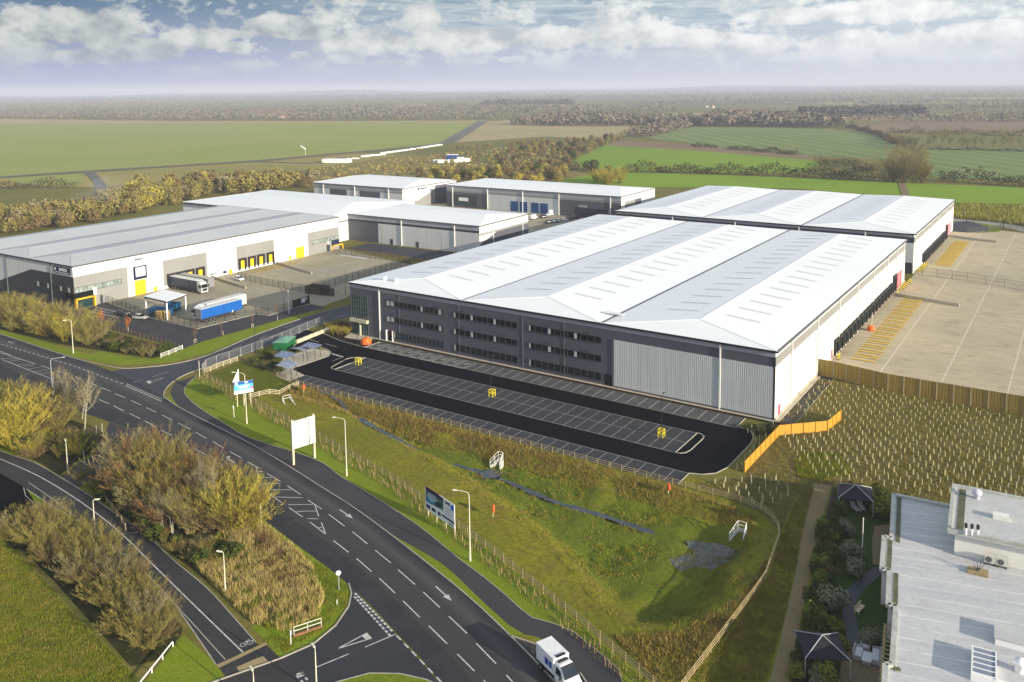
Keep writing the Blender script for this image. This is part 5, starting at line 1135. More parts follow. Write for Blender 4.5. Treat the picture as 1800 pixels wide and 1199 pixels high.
for t in (.15, .5, .85): MB().box(x0+BWd*t-.08, x0+BWd*t+.08, .03, .2, 0, zt-.1).build('post', m_railw, g)
mb2 = [mat('agent_deep_blue', (0.01, 0.10, 0.36), 0.4), mat('agent_sky_blue', (0.10, 0.42, 0.70), 0.4), mat('agent_pink', (0.60, 0.12, 0.30), 0.4)]
quad(pan, [(.0, .76), (1, .76), (1, 1), (0, 1)], mb2[0], .014, 'header'); quad(pan, [(0, .28), (1, .28), (1, .76), (0, .76)], mb2[1], .012, 'blue_field'); quad(pan, [(.84, .34), (.99, .30), (.99, .46), (.86, .46)], mb2[2], .016, 'pink_flash')
MB().tube((x0+BWd*.13, -.09, zb+BHt*.86), (x0+BWd*.13, -.05, zb+BHt*.86), BHt*.12, None, 16).build('round_mark', m_signw, pan); tl = MB()
for k, (X0, X1) in enumerate(((.22, .80), (.25, .74))): tl.box(x0+BWd*X0, x0+BWd*X1, -.075, -.05, zb+BHt*(.58-.14*k), zb+BHt*(.64-.14*k))
tl.box(x0+BWd*.58, x0+BWd*.74, -.075, -.05, zb+BHt*.84, zb+BHt*.92); tl.build('print_lines', m_signw, pan)
text(pan, 'LET', (x0+BWd*.32, -.075, zb+BHt*.14), BHt*.16, PI/2, 0, m_ink)
MB().add([(x0-.2, .25, zt), (x0+BWd*.3, .3, zt), (x0+BWd*.3, 1.6, zt+2.0), (x0+BWd*.3, .36, zt+2.6), (x0-.1, .31, zt), (x0+BWd*.3, .36, zt)], [(0, 1, 3), (4, 3, 5), (0, 3, 4), (1, 5, 3)]).build('return_panel', m_signw, g)
# ------------------------------------------------------------------ concrete outfalls with handrails
def headwall(f0, f1, b0, b1, label, zf=-2.0, zt=-0.3):
    F0, F1 = np.array(at(*f0, zf)), np.array(at(*f1, zf)); B0, B1 = np.array(at(*b0, zt)), np.array(at(*b1, zt)); o0 = (F0+F1)/2
    g = thing('outfall', label, 'outfall', tuple(o0), 0, 'concrete outfalls in the basin banks'); up = np.array([0, 0, 1.0])
    P = lambda q: tuple(q-o0)
    for A, Bk, nm in ((F0, B0, 'wing_wall'), (F1, B1, 'wing_wall')):
        d = (Bk-A); d[2] = 0; d = d/np.linalg.norm(d); s = np.array([-d[1], d[0], 0])*.12
        Ab = A-up*.6; Bb = Bk.copy(); Bb[2] = zf-.6
        V = [P(Ab-s), P(Ab+s), P(Bb+s), P(Bb-s), P(A-s+up*.25), P(A+s+up*.25), P(Bk+s), P(Bk-s)]
        MB().add(V, [(0, 3, 2, 1), (4, 5, 6, 7), (0, 1, 5, 4), (1, 2, 6, 5), (2, 3, 7, 6), (3, 0, 4, 7)]).build(nm, m_hw, g)
    Bb0, Bb1 = B0.copy(), B1.copy(); Bb0[2] = Bb1[2] = zf-.6; MB().add([P(Bb0), P(Bb1), P(B1), P(B0)], [(0, 1, 2, 3)]).add([P(Bb0+(B0-F0)*.06), P(Bb1+(B1-F1)*.06), P(B1+(B1-F1)*.06), P(B0+(B0-F0)*.06)], [(3, 2, 1, 0)]).build('head_wall', m_hw, g)
    MB().add([P(F0-up*.25), P(F1-up*.25), P(Bb1+up*.35), P(Bb0+up*.35)], [(0, 1, 2, 3)]).build('apron', m_hw, g)
    r = MB(); ch = [F0+up*.25, B0, B1, F1+up*.25]
    for z in (.55, 1.1): r.path([P(c+up*z) for c in ch], .045, 6)
    for c in ch+[(ch[0]+ch[1])/2, (ch[2]+ch[3])/2]: r.tube(P(c), P(c+up*1.1), .045, .045, 6)
    r.build('handrail', m_pwhite, g)
m_hw = mat('pale_concrete', (0.58, 0.56, 0.50), 0.85, (0.46, 0.44, 0.40), 0.8)
headwall((861.5, 822), (878.5, 826), (876, 804), (884, 806), 'concrete outfall with handrail opening onto the middle of the stream')
headwall((1282, 953), (1306, 961), (1297, 928), (1312, 932), 'concrete outfall with handrail above the wet silt at the right end')
headwall((501, 722), (519, 722), (497, 706), (510, 703), 'concrete outfall with handrail at the upper left end, near the lawn fence', -1.2, -.1)
# ------------------------------------------------------------------ vehicles
m_tyre = mat('tyre', (0.012, 0.012, 0.012), 0.85); m_rim = mat('wheel_rim', (0.35, 0.35, 0.36), 0.35, metal=0.6)
m_vwhite = mat('white_vehicle_paint', (0.80, 0.80, 0.79), 0.25); m_vglass = mat('vehicle_glass', (0.012, 0.016, 0.020), 0.05, spec=0.7); m_lampc = mat('headlamp', (0.55, 0.56, 0.58), 0.15); m_lampr = mat('tail_lamp', (0.35, 0.01, 0.01), 0.3)
m_under = mat('chassis', (0.015, 0.015, 0.017), 0.7)
def wheel(root, x, y, r=0.34, w=0.24, s=1):
    t = MB().lathe([(r*.62, -w/2), (r*.93, -w/2), (r, -w*.3), (r, w*.3), (r*.93, w/2), (r*.62, w/2)], 18)
    t.v = [(a, c, b) for a, b, c in t.v]; o = t.build('wheel', m_tyre, root, (x, y, r), smooth=True)
    h = MB().tube((0, s*w*.28, 0), (0, s*w*.40, 0), r*.63, r*.50, 14); h.build('rim', m_rim, o); return o
def loft(sections):
    """sections: list of (x, [(y,z)...]) half-outline bottom to top; mirrored and joined"""
    b = MB(); V = []; n = len(sections[0][1])
    for x, pr in sections: V += [(x, y, z) for y, z in pr]+[(x, -y, z) for y, z in pr[::-1]]
    m_ = 2*n; F = []
    for i in range(len(sections)-1):
        for k in range(m_): F.append((i*m_+k, i*m_+(k+1) % m_, (i+1)*m_+(k+1) % m_, (i+1)*m_+k))
    F.append(tuple(range(m_))[::-1]); F.append(tuple((len(sections)-1)*m_+k for k in range(m_)))
    return b.add(V, F)
def make_car(label, loc, rz, paint, group=None, van=False):
    g = thing('parked_van' if van else 'parked_car', label, 'van' if van else 'car', loc, rz, group)
    if van:
        S = [(-2.5, .88, .45, 1.1, 2.1), (-2.45, .98, .35, 1.1, 2.25), (0.9, .98, .3, 1.1, 2.3), (1.35, .97, .3, 1.15, 2.1), (1.95, .95, .3, 1.1, 1.25), (2.45, .85, .35, .8, .95), (2.55, .7, .45, .6, .7)]
    else:
        S = [(-2.1, .70, .45, .75, .92), (-2.0, .83, .32, .80, 1.0), (-1.2, .89, .25, .85, 1.02), (0.6, .89, .25, .80, .98), (1.1, .88, .25, .74, .90), (1.75, .84, .28, .62, .78), (2.05, .70, .40, .55, .64)]
    loft([(x, [(w*.86, z0), (w, z0+.1), (w, zb), (w*.93, zt-.02), (w*.80, zt)]) for x, w, z0, zb, zt in S]).build('body', paint, g, bevel=0.03, smooth=True)
    if not van:
        loft([(-1.95, [(.70, .98), (.66, 1.02)]), (-1.35, [(.80, .98), (.60, 1.40)]), (0.1, [(.82, .97), (.62, 1.44)]), (1.05, [(.76, .90), (.70, .94)])]).build('windows', m_vglass, g)
        loft([(-1.50, [(.60, 1.36), (.56, 1.43)]), (-.6, [(.63, 1.42), (.58, 1.49)]), (0.15, [(.62, 1.42), (.56, 1.47)])]).build('roof', paint, g, smooth=True)
    else:
        MB().add([(1.06, -.85, 2.17), (1.06, .85, 2.17), (1.93, .82, 1.29), (1.93, -.82, 1.29), (1.42, -.9, 2.09), (1.42, .9, 2.09)], [(0, 1, 5, 4), (4, 5, 2, 3)]).build('windscreen', m_vglass, g)
        for s in (-1, 1): MB().box(.35, 1.35, s*.985-.01, s*.985+.01, 1.25, 1.95).build('side_window', m_vglass, g)
    x0, x1 = (-1.6, 1.65) if van else (-1.25, 1.3)
    for x in (x0, x1):
        for s in (-1, 1): wheel(g, x, s*(.88 if van else .80), .34 if van else .32, .22, s)
    for s in (-1, 1):
        MB().box((2.42 if van else 1.88), (2.56 if van else 2.04), s*.58-.16, s*.58+.16, .62, .78).build('headlight', m_lampc, g)
        MB().box((-2.53 if van else -2.12), (-2.4 if van else -2.0), s*.62-.12, s*.62+.12, .75, .95).build('tail_light', m_lampr, g)
    return g
def paint(n, c): return mat(n, c, 0.25, spec=0.6)
p_black, p_silver, p_navy, p_wht = paint('black_paint', (.012, .012, .014)), paint('silver_paint', (.38, .38, .37)), paint('navy_paint', (.012, .02, .05)), paint('white_paint_car', (.80, .80, .80))
p_dgrey, p_red = paint('dark_grey_paint', (.05, .055, .065)), paint('red_paint', (.35, .012, .02)); p_blue = paint('mid_blue_paint', (.06, .11, .20))
make_car('white estate car parked alone by the yellow dock doors of the grey roofed warehouse', at(420, 493), math.radians(-6), p_wht)
make_car('silver hatchback in the bakery car park beside the open sided canopy', at(247, 561), math.radians(20), p_silver)
make_car('black car in the bakery car park behind the silver hatchback', at(214, 555), math.radians(25), p_black)
gp = 'cars parked in front of the blue door warehouse'
for (u, v, a_, pn, van, l) in ((938, 385, 95, p_wht, True, 'white pickup sized van at the left end behind the white roof corner'), (957, 383, 60, p_navy, False, 'navy blue car next to the white van behind the roof'), (966, 379, 60, p_wht, False, 'white car behind the navy blue one'), (972, 377, 60, p_wht, True, 'white van standing furthest from the camera in the row'),
                               (966, 392.5, 60, p_black, False, 'black car in front row nearest the white roofed l shaped warehouse'), (976, 391, 60, p_blue, False, 'dull blue car beside the black one in the front row'), (984, 389.5, 60, p_silver, False, 'silver grey car third in the front row'), (992, 388, 60, p_wht, False, 'white car at the right of the front row'), (1001, 386.5, 60, p_dgrey, False, 'dark grey car last in the front row by the big roof edge'),
                               (1010, 382, 60, p_dgrey, False, 'dark grey car beside the maroon one'), (1017, 379, 60, p_red, False, 'maroon car in front of the dark recess'), (1012, 384.5, 60, p_black, False, 'small black car half hidden by the big white roof')):
    make_car(l, at(u, v), math.radians(a_), pn, gp, van)
g = thing('site_cabin', 'long dark site cabin with two round vents behind the parked cars', 'cabin', at(976, 377.5), math.radians(1)); MB().box(0, 15, 0, 4.5, .2, 3.0).build('cabin_body', m_xclad, g); MB().box(-.2, 15.2, -.2, 4.7, 3.0, 3.25).build('roof', m_galv, g)
for x in (5, 9): MB().tube((x, -.06, 2.0), (x, 0, 2.0), .5, .5, 14).build('vent', m_signw, g)
for u, v, l, n_ in ((867, 367, 'bright red telehandler cab showing above the white roof', 'telehandler'), (877, 366, 'dark red machine beside the telehandler', 'forklift_truck')):
    g = thing(n_, l, 'machine', at(u, v), 0.4); MB().box(-1.6, 1.6, -.9, .9, .6, 1.7).build('body', p_red if 'dark' in l else paint('signal_red', (.65, .015, .015)), g); MB().box(-.9, .5, -.8, .8, 1.7, 3.0).build('cab', m_vglass, g); MB().box(-1, .6, -.85, .85, 3.0, 3.12).build('roof', paint('signal_red', (.65, .015, .015)), g); MB().box(1.4, 1.7, -.3, .3, .5, 4.2 if n_ == 'forklift_truck' else 2.2).build('mast', m_under, g)
    for x in (-1, 1):
        for s in (-1, 1): wheel(g, x, s*.9, .55, .4, s)

def trailer(root, L=13.6, W=2.5, z0=1.15, z1=4.0, side=None, roof=None, rear=None, x_rear=0.0):
    """box of an articulated lorry, rear at x_rear, nose towards +x"""
    x1 = x_rear+L
    MB().box(x_rear, x1, -W/2, W/2, z0, z1-.06).build('trailer_side', side, root, bevel=0.03)
    MB().box(x_rear-.02, x1+.02, -W/2-.02, W/2+.02, z1-.06, z1+.02).build('trailer_roof', roof, root)
    r = MB().box(x_rear-.05, x_rear, -W/2+.05, W/2-.05, z0+.05, z1-.15)
    for k in range(9): r.box(x_rear-.09, x_rear-.05, -W/2+.12+k*.27, -W/2+.22+k*.27, z0+.1, z1-.2)
    r.build('rear_doors', rear or m_galv, root)
    MB().box(x_rear+.2, x1-.3, -.5, .5, .85, z0).box(x_rear, x_rear+.15, -W/2+.05, W/2-.05, .5, .7).box(x_rear+5.5, x1-4.2, -W/2+.05, -W/2+.1, .5, z0-.1).box(x_rear+5.5, x1-4.2, W/2-.1, W/2-.05, .5, z0-.1).build('chassis', m_under, root)
    for x in (x_rear+1.6, x_rear+2.95, x_rear+4.3):
        for s in (-1, 1): wheel(root, x, s*(W/2-.2), .52, .38, s)
    for s in (-1, 1): MB().box(x_rear-.1, x_rear-.05, s*1.0-.18, s*1.0+.18, .55, .75).build('tail_light', m_lampr, root)
def tractor(root, x, paint_, W=2.5):
    """tractor unit with its front at x (facing +x)"""
    loft([(x-2.3, [(W/2*.98, .9), (W/2*.98, 3.4), (W/2*.8, 3.75)]), (x-1.0, [(W/2, .6), (W/2, 3.35), (W/2*.82, 3.7)]), (x-.25, [(W/2, .45), (W/2, 2.9), (W/2*.85, 3.1)]), (x, [(W/2*.94, .45), (W/2*.94, 1.6), (W/2*.8, 1.9)])]).build('cab', paint_, root, bevel=0.05)
    MB().add([(x-.20, -1.12, 2.98), (x-.20, 1.12, 2.98), (x+.02, 1.12, 1.88), (x+.02, -1.12, 1.88)], [(0, 3, 2, 1)]).build('windscreen', m_vglass, root)
    for s in (-1, 1): MB().box(x-1.25, x-.4, s*(W/2+.01)-.012, s*(W/2+.01)+.012, 1.95, 2.8).build('side_window', m_vglass, root); MB().box(x-.15, x+.1, s*(W/2+.2)-.1, s*(W/2+.2)+.1, 2.0, 2.8).build('mirror', m_under, root); MB().box(x-.02, x+.04, s*.9-.25, s*.9+.25, .75, .95).build('headlight', m_lampc, root)
    MB().box(x-.02, x+.03, -.8, .8, .9, 1.7).build('grille', m_under, root); MB().box(x-6.0, x-1.5, -.5, .5, .75, 1.05).build('tractor_chassis', m_under, root)
    MB().add([(x-2.0, -1.05, 3.7), (x-2.0, 1.05, 3.7), (x-.8, .95, 3.55), (x-.8, -.95, 3.55), (x-2.2, -1.05, 4.05), (x-2.2, 1.05, 4.05)], [(4, 5, 2, 3), (0, 4, 3), (1, 2, 5), (0, 1, 5, 4)]).build('roof_deflector', paint_, root)
    for xx in (x-1.3, x-4.7):
        for s in (-1, 1): wheel(root, xx, s*(W/2-.2), .52, .36, s)
m_curt = mat('blue_curtain', (0.004, 0.10, 0.40), 0.45, (0.004, 0.085, 0.35), 0.6); m_navyc = mat('navy_curtain', (0.012, 0.020, 0.055), 0.5, (0.018, 0.027, 0.07), 0.5); m_trw = mat('trailer_white', (0.62, 0.62, 0.59), 0.45, (0.54, 0.54, 0.51), 0.5); m_trb = mat('trailer_brown_grey', (0.15, 0.13, 0.12), 0.5); m_trs = mat('silver_rear', (0.22, 0.22, 0.24), 0.4)
a, b_ = np.array(at(355, 570)[:2]), np.array(at(428, 549.5)[:2]); d = (b_-a)/np.linalg.norm(b_-a); nrm = np.array([-d[1], d[0]]); an = math.atan2(d[1], d[0])
c = a+nrm*1.3; g = thing('curtain_trailer', 'bright blue curtain sided trailer parked without a tractor by the yard fence', 'trailer', (c[0], c[1], 0), an); trailer(g, side=m_curt, roof=m_trw, rear=m_trs)
for s in (-1, 1): MB().box(10.8, 11.0, s*.8-.07, s*.8+.07, 0, 1.1).build('landing_leg', m_under, g)
MB().box(10.0, 10.4, -1.32, -1.26, 1.0, 1.5).build('side_plate', m_signw, g)
c = a+nrm*5.0+d*18.2; g = thing('articulated_lorry', 'white articulated lorry parked behind the blue trailer, cab to the left', 'lorry', (c[0], c[1], 0), an+PI); trailer(g, side=m_trw, roof=m_trw); tractor(g, 16.4, m_vwhite)
yk = fs(301, 488)[0]; loc = bak.matrix_basis
def bk(x, y): return (bk0[0]+x*math.cos(RZ)-y*math.sin(RZ), bk0[1]+x*math.sin(RZ)+y*math.cos(RZ), 0)
g = thing('articulated_lorry', 'navy curtain sided lorry with silver cab backed onto the dock doors', 'lorry', bk(0.7, yk), RZ-math.radians(1)); trailer(g, side=m_navyc, roof=m_trw); tractor(g, 16.2, paint('cab_silver', (.45, .46, .47)))
y2k = fs(317.5, 485.5)[0]
g = thing('trailer', 'brown grey trailer without a tractor beside the navy lorry at the dock', 'trailer', bk(0.7, y2k), RZ); trailer(g, side=m_trb, roof=mat('dull_roof', (.40, .38, .35), .6), rear=m_trs)
MB().box(14.3, 14.36, -1.2, 1.2, 1.2, 3.9).box(14.36, 14.42, -.7, .1, 1.6, 2.6).build('front_bulkhead', m_trs, g); 
for s in (-1, 1): MB().box(11.5, 11.7, s*.8-.07, s*.8+.07, 0, 1.1).build('landing_leg', m_under, g)
# small white tipper on the lay-by
q = [np.array(at(*p, 2.75)[:2]) for p in ((943, 1130), (968.7, 1118.3), (1000, 1147.5), (973, 1160))]
rear, front = (q[0]+q[1])/2, (q[2]+q[3])/2; d = (front-rear)/np.linalg.norm(front-rear); BLn = np.linalg.norm(front-rear); an = math.atan2(d[1], d[0])
g = thing('box_truck', 'small white truck with high sided body stopped in the lay-by on the main road', 'truck', (rear[0], rear[1], 0.02), an); Wd = np.linalg.norm(q[0]-q[1])/2
m_tip = mat('white_body_panel', (.76, .77, .80), .4, (.70, .71, .75), 1.0)
MB().box(0, BLn, -Wd, Wd, .95, 2.72).build('load_body', m_tip, g, bevel=.03); MB().box(-.02, BLn+.05, -Wd-.02, Wd+.02, 2.72, 2.78).build('load_cover', mat('white_cover', (.80, .80, .79), .5, (.66, .66, .64), .7), g)
for k in range(5): x = .1+(BLn-.2)*k/4; MB().box(x-.04, x+.04, -Wd-.04, -Wd, .95, 2.7).box(x-.04, x+.04, Wd, Wd+.04, .95, 2.7).build('body_rib', m_tip, g)
for s in (-1, 1): MB().box(1.5, 2.9, s*(Wd+.015)-.01, s*(Wd+.015)+.01, 1.45, 2.15).build('side_emblem', mat('emblem_blue', (.02, .05, .35), .5), g)
MB().box(BLn-.28, BLn+.05, -.55, .55, 2.78, 2.86).build('cover_motor', m_under, g)
x = BLn+.12; W2 = 1.0
loft([(x, [(W2*.9, .5), (W2, .6), (W2, 1.45), (W2*.84, 2.32), (W2*.6, 2.42)]), (x+.75, [(W2*.9, .42), (W2, .5), (W2, 1.45), (W2*.84, 2.34), (W2*.6, 2.44)]), (x+1.25, [(W2*.9, .4), (W2, .48), (W2, 1.42), (W2*.86, 1.92), (W2*.62, 2.12)]), (x+1.75, [(W2*.9, .38), (W2, .46), (W2, 1.30), (W2*.88, 1.40), (W2*.6, 1.46)]), (x+2.35, [(W2*.82, .36), (W2*.93, .44), (W2*.92, .95), (W2*.78, 1.12), (W2*.5, 1.18)]), (x+2.5, [(W2*.6, .40), (W2*.72, .5), (W2*.7, .8), (W2*.6, .92), (W2*.4, .96)])]).build('cab', m_vwhite, g, bevel=.03, smooth=True)
MB().add([(x+.90, -.76, 2.40), (x+.90, .76, 2.40), (x+1.78, .86, 1.50), (x+1.78, -.86, 1.50), (x+1.30, -.82, 2.12), (x+1.30, .82, 2.12)], [(0, 4, 5, 1), (4, 3, 2, 5)]).build('windscreen', m_vglass, g)
for s in (-1, 1):
    MB().add([(x+.25, s*1.03, 1.48), (x+1.35, s*1.03, 1.48), (x+1.05, s*.94, 2.06), (x+.25, s*.91, 2.20)], [(0, 1, 2, 3)] if s < 0 else [(3, 2, 1, 0)]).build('side_window', m_vglass, g)
    MB().box(x+1.28, x+1.42, s*1.18-.12, s*1.18+.12, 1.38, 1.72).build('mirror', m_under, g); MB().box(x+2.28, x+2.42, s*.66-.16, s*.66+.16, .78, .95).build('headlight', m_lampc, g)
    MB().box(-.04, 0, s*.8-.1, s*.8+.1, .72, .9).build('tail_light', m_lampr, g)
MB().box(x+.05, x+.32, -.62, .62, 2.43, 2.56).build('roof_beacon', m_under, g); MB().box(.1, x+1.5, -.45, .45, .5, .95).build('chassis', m_under, g); MB().box(x+2.36, x+2.52, -.45, .45, .52, .72).build('grille', m_under, g)
for xx in (.75, x+1.65):
    for s in (-1, 1): wheel(g, xx, s*.85, .36, .26, s)
# driver
m_skin = mat('skin', (.45, .26, .19), .6); m_shirt = mat('dark_clothing', (.05, .05, .07), .8)
pr = thing('person', 'driver in dark clothing sitting behind the windscreen of the white truck', 'person', (0, 0, 0)); 
xx = rear+d*(x+.75)+np.array([-d[1], d[0]])*(.42); pr.location = (xx[0], xx[1], .02); pr.rotation_euler = (0, 0, an)
sk = [(0, 0, .85), (0, 0, 1.05), (.02, 0, 1.30), (.03, 0, 1.45), (.04, 0, 1.54), (.06, 0, 1.66), (.02, .2, 1.36), (.2, .26, 1.15), (.42, .15, 1.28), (.50, .12, 1.30), (.02, -.2, 1.36), (.2, -.26, 1.15), (.42, -.15, 1.28), (.50, -.12, 1.30), (.3, .1, .83), (.55, .12, .80), (.58, .12, .45), (.3, -.1, .83), (.55, -.12, .80), (.58, -.12, .45)]
ed = [(0, 1), (1, 2), (2, 3), (3, 4), (4, 5), (2, 6), (6, 7), (7, 8), (8, 9), (2, 10), (10, 11), (11, 12), (12, 13), (0, 14), (14, 15), (15, 16), (0, 17), (17, 18), (18, 19)]
rad = [.15, .15, .16, .07, .06, .095, .07, .05, .035, .03, .07, .05, .035, .03, .09, .07, .05, .09, .07, .05]
me = D.meshes.new('body'); me.from_pydata(sk, ed, []); me.materials.append(m_shirt); bo = put('body', me, pr); md = bo.modifiers.new('skin', 'SKIN'); bo.modifiers.new('sub', 'SUBSURF').levels = 1
for i, r in enumerate(rad): me.skin_vertices[0].data[i].radius = (r, r)
me.skin_vertices[0].data[0].use_root = True
h = MB().lathe([(0, 1.50), (.06, 1.51), (.088, 1.58), (.095, 1.66), (.085, 1.74), (.05, 1.785), (0, 1.795)], 14, (.07, 0)); h.build('head', m_skin, pr, smooth=True); MB().lathe([(.1, 1.68), (.098, 1.74), (.06, 1.80), (0, 1.812)], 14, (.055, 0)).build('hair', m_under, pr, smooth=True)
# ------------------------------------------------------------------ bakery yard furniture
cs = [at(258, 552), at(296, 563), at(327.5, 556.5), at(290.5, 544)]
g = thing('yard_canopy', 'white flat roofed canopy on four posts in the corner of the bakery yard', 'canopy', (cs[1][0], cs[1][1], 0)); o0 = np.array(cs[1]); hc = 5.0
rc = [np.array(at(u, v, hc)) for u, v in ((253.5, 522.5), (292.5, 531.5), (327.5, 519), (289, 510.5))]
V = [tuple(p-o0) for p in rc]+[tuple(p-o0+np.array([0, 0, .3])) for p in rc]; MB().add(V, [(0, 3, 2, 1), (4, 5, 6, 7)]+[(k, (k+1) % 4, 4+(k+1) % 4, 4+k) for k in range(4)]).build('canopy_roof', m_signw, g)
f = MB()
for k in range(4): f.bar(V[k], V[(k+1) % 4], .2, .34)
f.build('fascia', m_xclad, g)
cen = sum(rc)/4
for p in rc: q_ = p+(cen-p)*.06-o0; MB().box(q_[0]-.17, q_[0]+.17, q_[1]-.17, q_[1]+.17, 0, hc).build('post', m_signw, g)
def skip(u, v, rz, L, W, H, label, m):
    g = thing('skip', label, 'skip', at(u, v), rz); MB().add([(0, 0, .1), (L, 0, .1), (L, W, .1), (0, W, .1), (-.25, -.1, H), (L+.25, -.1, H), (L+.25, W+.1, H), (-.25, W+.1, H), (-.15, 0, H), (L+.15, 0, H), (L+.15, W, H), (-.15, W, H), (.1, .1, .4), (L-.1, .1, .4), (L-.1, W-.1, .4), (.1, W-.1, .4)],
        [(0, 1, 5, 4), (1, 2, 6, 5), (2, 3, 7, 6), (3, 0, 4, 7), (4, 5, 9, 8), (5, 6, 10, 9), (6, 7, 11, 10), (7, 4, 8, 11), (8, 9, 13, 12), (9, 10, 14, 13), (10, 11, 15, 14), (11, 8, 12, 15), (12, 13, 14, 15)]).build('skip_body', m, g)
    r = MB()
    for k in range(7): x = L*k/6; r.box(x-.06, x+.06, -.16, -.02, .1, H-.05)
    r.build('ribs', m, g)
m_skipb = mat('blue_skip', (.006, .05, .13), .5, (.01, .07, .17), 1.0)
skip(262, 556, math.radians(16), 6.0, 2.4, 2.3, 'long dark blue skip under the left side of the canopy', m_skipb); skip(291, 546, math.radians(16), 3.5, 2.2, 2.2, 'short dark blue skip under the back of the canopy', m_skipb)
m_pal = mat('pallet_wood', (.50, .34, .14), .85, (.40, .26, .10), 1.0)
pp = thing('pallet_stack', 'stack of yellow timber pallets under the canopy in the bakery yard', 'pallets', (0, 0, 0), 0, 'pallet stacks under the yard canopy'); b = MB()
for k in range(14):
    z = k*.15; b.box(0, 1.2, 0, .12, z, z+.09).box(0, 1.2, .44, .56, z, z+.09).box(0, 1.2, .88, 1.0, z, z+.09)
    for j in range(6): b.box(j*.216, j*.216+.12, 0, 1.0, z+.09, z+.12)
b.build('pallets', m_pal, pp); fst = True; tr = [(c_, kids(c_)) for c_ in kids(pp)]
for i in range(4):
    for j in range(2):
        p = at(273+i*5.2+j*2.5, 560.5-i*.5-j*1.8)
        if fst: pp.location = p; pp.rotation_euler = (0, 0, .25); fst = False
        else: dup(pp, p, .25+random.uniform(-.08, .08), sc=random.uniform(.8, 1.05), tree=tr)
def timber_store(u, v, L, W, H, rz, label):
    g = thing('bin_store', label, 'bin store', at(u, v), rz); b = MB()
    for k in range(int(L/.2)): b.box(k*.2, k*.2+.17, 0, .05, 0, H).box(k*.2, k*.2+.17, W-.05, W, 0, H)
    for k in range(int(W/.2)): b.box(0, .05, k*.2, k*.2+.17, 0, H).box(L-.05, L, k*.2, k*.2+.17, 0, H)
    b.build('slatted_wall', m_raild2, g)
    for x in (0, L/2, L):
        for y in (0, W): MB().box(x-.08, x+.08, y-.08, y+.08, 0, H+.1).build('post', m_raild2, g)
m_raild2 = mat('dark_brown_slats', (.07, .05, .03), .8, (.10, .07, .04), 1.0)
timber_store(537, 516, 6.5, 3.5, 2.4, math.radians(10), 'dark brown slatted timber bin store at the yard gate')
# retaining kerb walls in the yards, guide rails, bollards
def low_wall(p, q, h, w, label, m=m_pale):
    a, b_ = np.array(at(*p)[:2]), np.array(at(*q)[:2]); L = np.linalg.norm(b_-a); g = thing('retaining_wall', label, 'wall', (a[0], a[1], 0), math.atan2(*(b_-a)[::-1])); MB().box(0, L, -w/2, w/2, 0, h).build('wall_body', m, g); f = MB()
    for k in range(int(L/2)+1): f.tube((min(L-.1, k*2), 0, h), (min(L-.1, k*2), 0, h+.9), .035, .035, 6)
    f.tube((0, 0, h+.9), (L, 0, h+.9), .03, .03, 6).tube((0, 0, h+.5), (L, 0, h+.5), .03, .03, 6); f.build('guard_rail', m_galv, g)
low_wall((1572, 520), (1686, 539), .9, .4, 'pale retaining wall in the lower concrete yard, by the last dock door'); low_wall((1664, 416), (1752, 427), .9, .4, 'pale retaining wall in the upper concrete yard, by its last dock door')
low_wall((486, 464), (548, 482), .8, .3, 'concrete ramp wall right of the right hand dock doors in the bakery yard'); low_wall((370, 488), (432, 508), .8, .3, 'concrete ramp wall between the two groups of dock doors in the bakery yard')
wg = thing('wheel_guide', 'yellow tubular wheel guide on the concrete in front of the dock doors', 'wheel guide', (0, 0, 0), 0, 'yellow wheel guides in front of the dock doors')
for s in (-1, 1):
    MB().tube((0, s*1.25, .25), (5.2, s*1.35, .25), .13, .13, 8).build('tube', m_yel, wg)
    for x in (0.3, 2.6, 5.0): MB().tube((x, s*1.28, 0), (x, s*1.28, .25), .09, .09, 6).build('foot', m_yel, wg)
tr = [(c_, kids(c_)) for c_ in kids(wg)]
for k in range(16): 
    if k == 0: wg.location = (BW+3.8, 46.0, 0.02)
    else: dup(wg, (BW+3.8, 46.0+k*4.3, .02), random.uniform(-.03, .03), tree=tr)
for k in range(13): dup(wg, (x2+W2_+3.8, y2+19.5+k*4.15, .02), 0, 'yellow tubular wheel guide on the upper yard in front of the rear warehouse docks', 'yellow wheel guides on the upper yard', tree=tr)
for k, (u, v) in enumerate(((426, 481), (442.5, 477), (458.5, 473), (475, 469.5), (489, 466))): p = fs(u, v)[0]; dup(wg, bk(3.5, p+1.6), RZ, 'yellow wheel guide at the right hand docks of the bakery yard', 'yellow wheel guides in the bakery yard', sc=.8, tree=tr)
bo = thing('bollard', 'yellow and black striped bollard along the white wall of the large warehouse', 'bollard', (BW+1.2, 119.5, 0), 0, 'striped bollards along the large warehouse')
for z in range(4): MB().tube((0, 0, z*.3), (0, 0, z*.3+.3), .16, .16, 10).build('band', m_yg if z % 2 else m_under, bo)
tr = [(c_, kids(c_)) for c_ in kids(bo)]
for k in range(1, 13): dup(bo, (BW+1.2+(.7 if k % 2 else 0)+(.5 if k > 8 else 0), 119.5+k*1.15, 0), tree=tr)
for k in range(12): dup(bo, (x2+W2_+1.2+(.8 if k % 2 else 0), y2+2.5+k*1.25, 0), 0, 'yellow and black striped bollard along the rear warehouse wall', 'striped bollards along the rear warehouse', tree=tr)
for k in range(3): dup(bo, (BW+1.6, 113.2+k*.8, 0), tree=tr); dup(bo, (BW+1.4, 42.6+k*.7, 0), tree=tr)
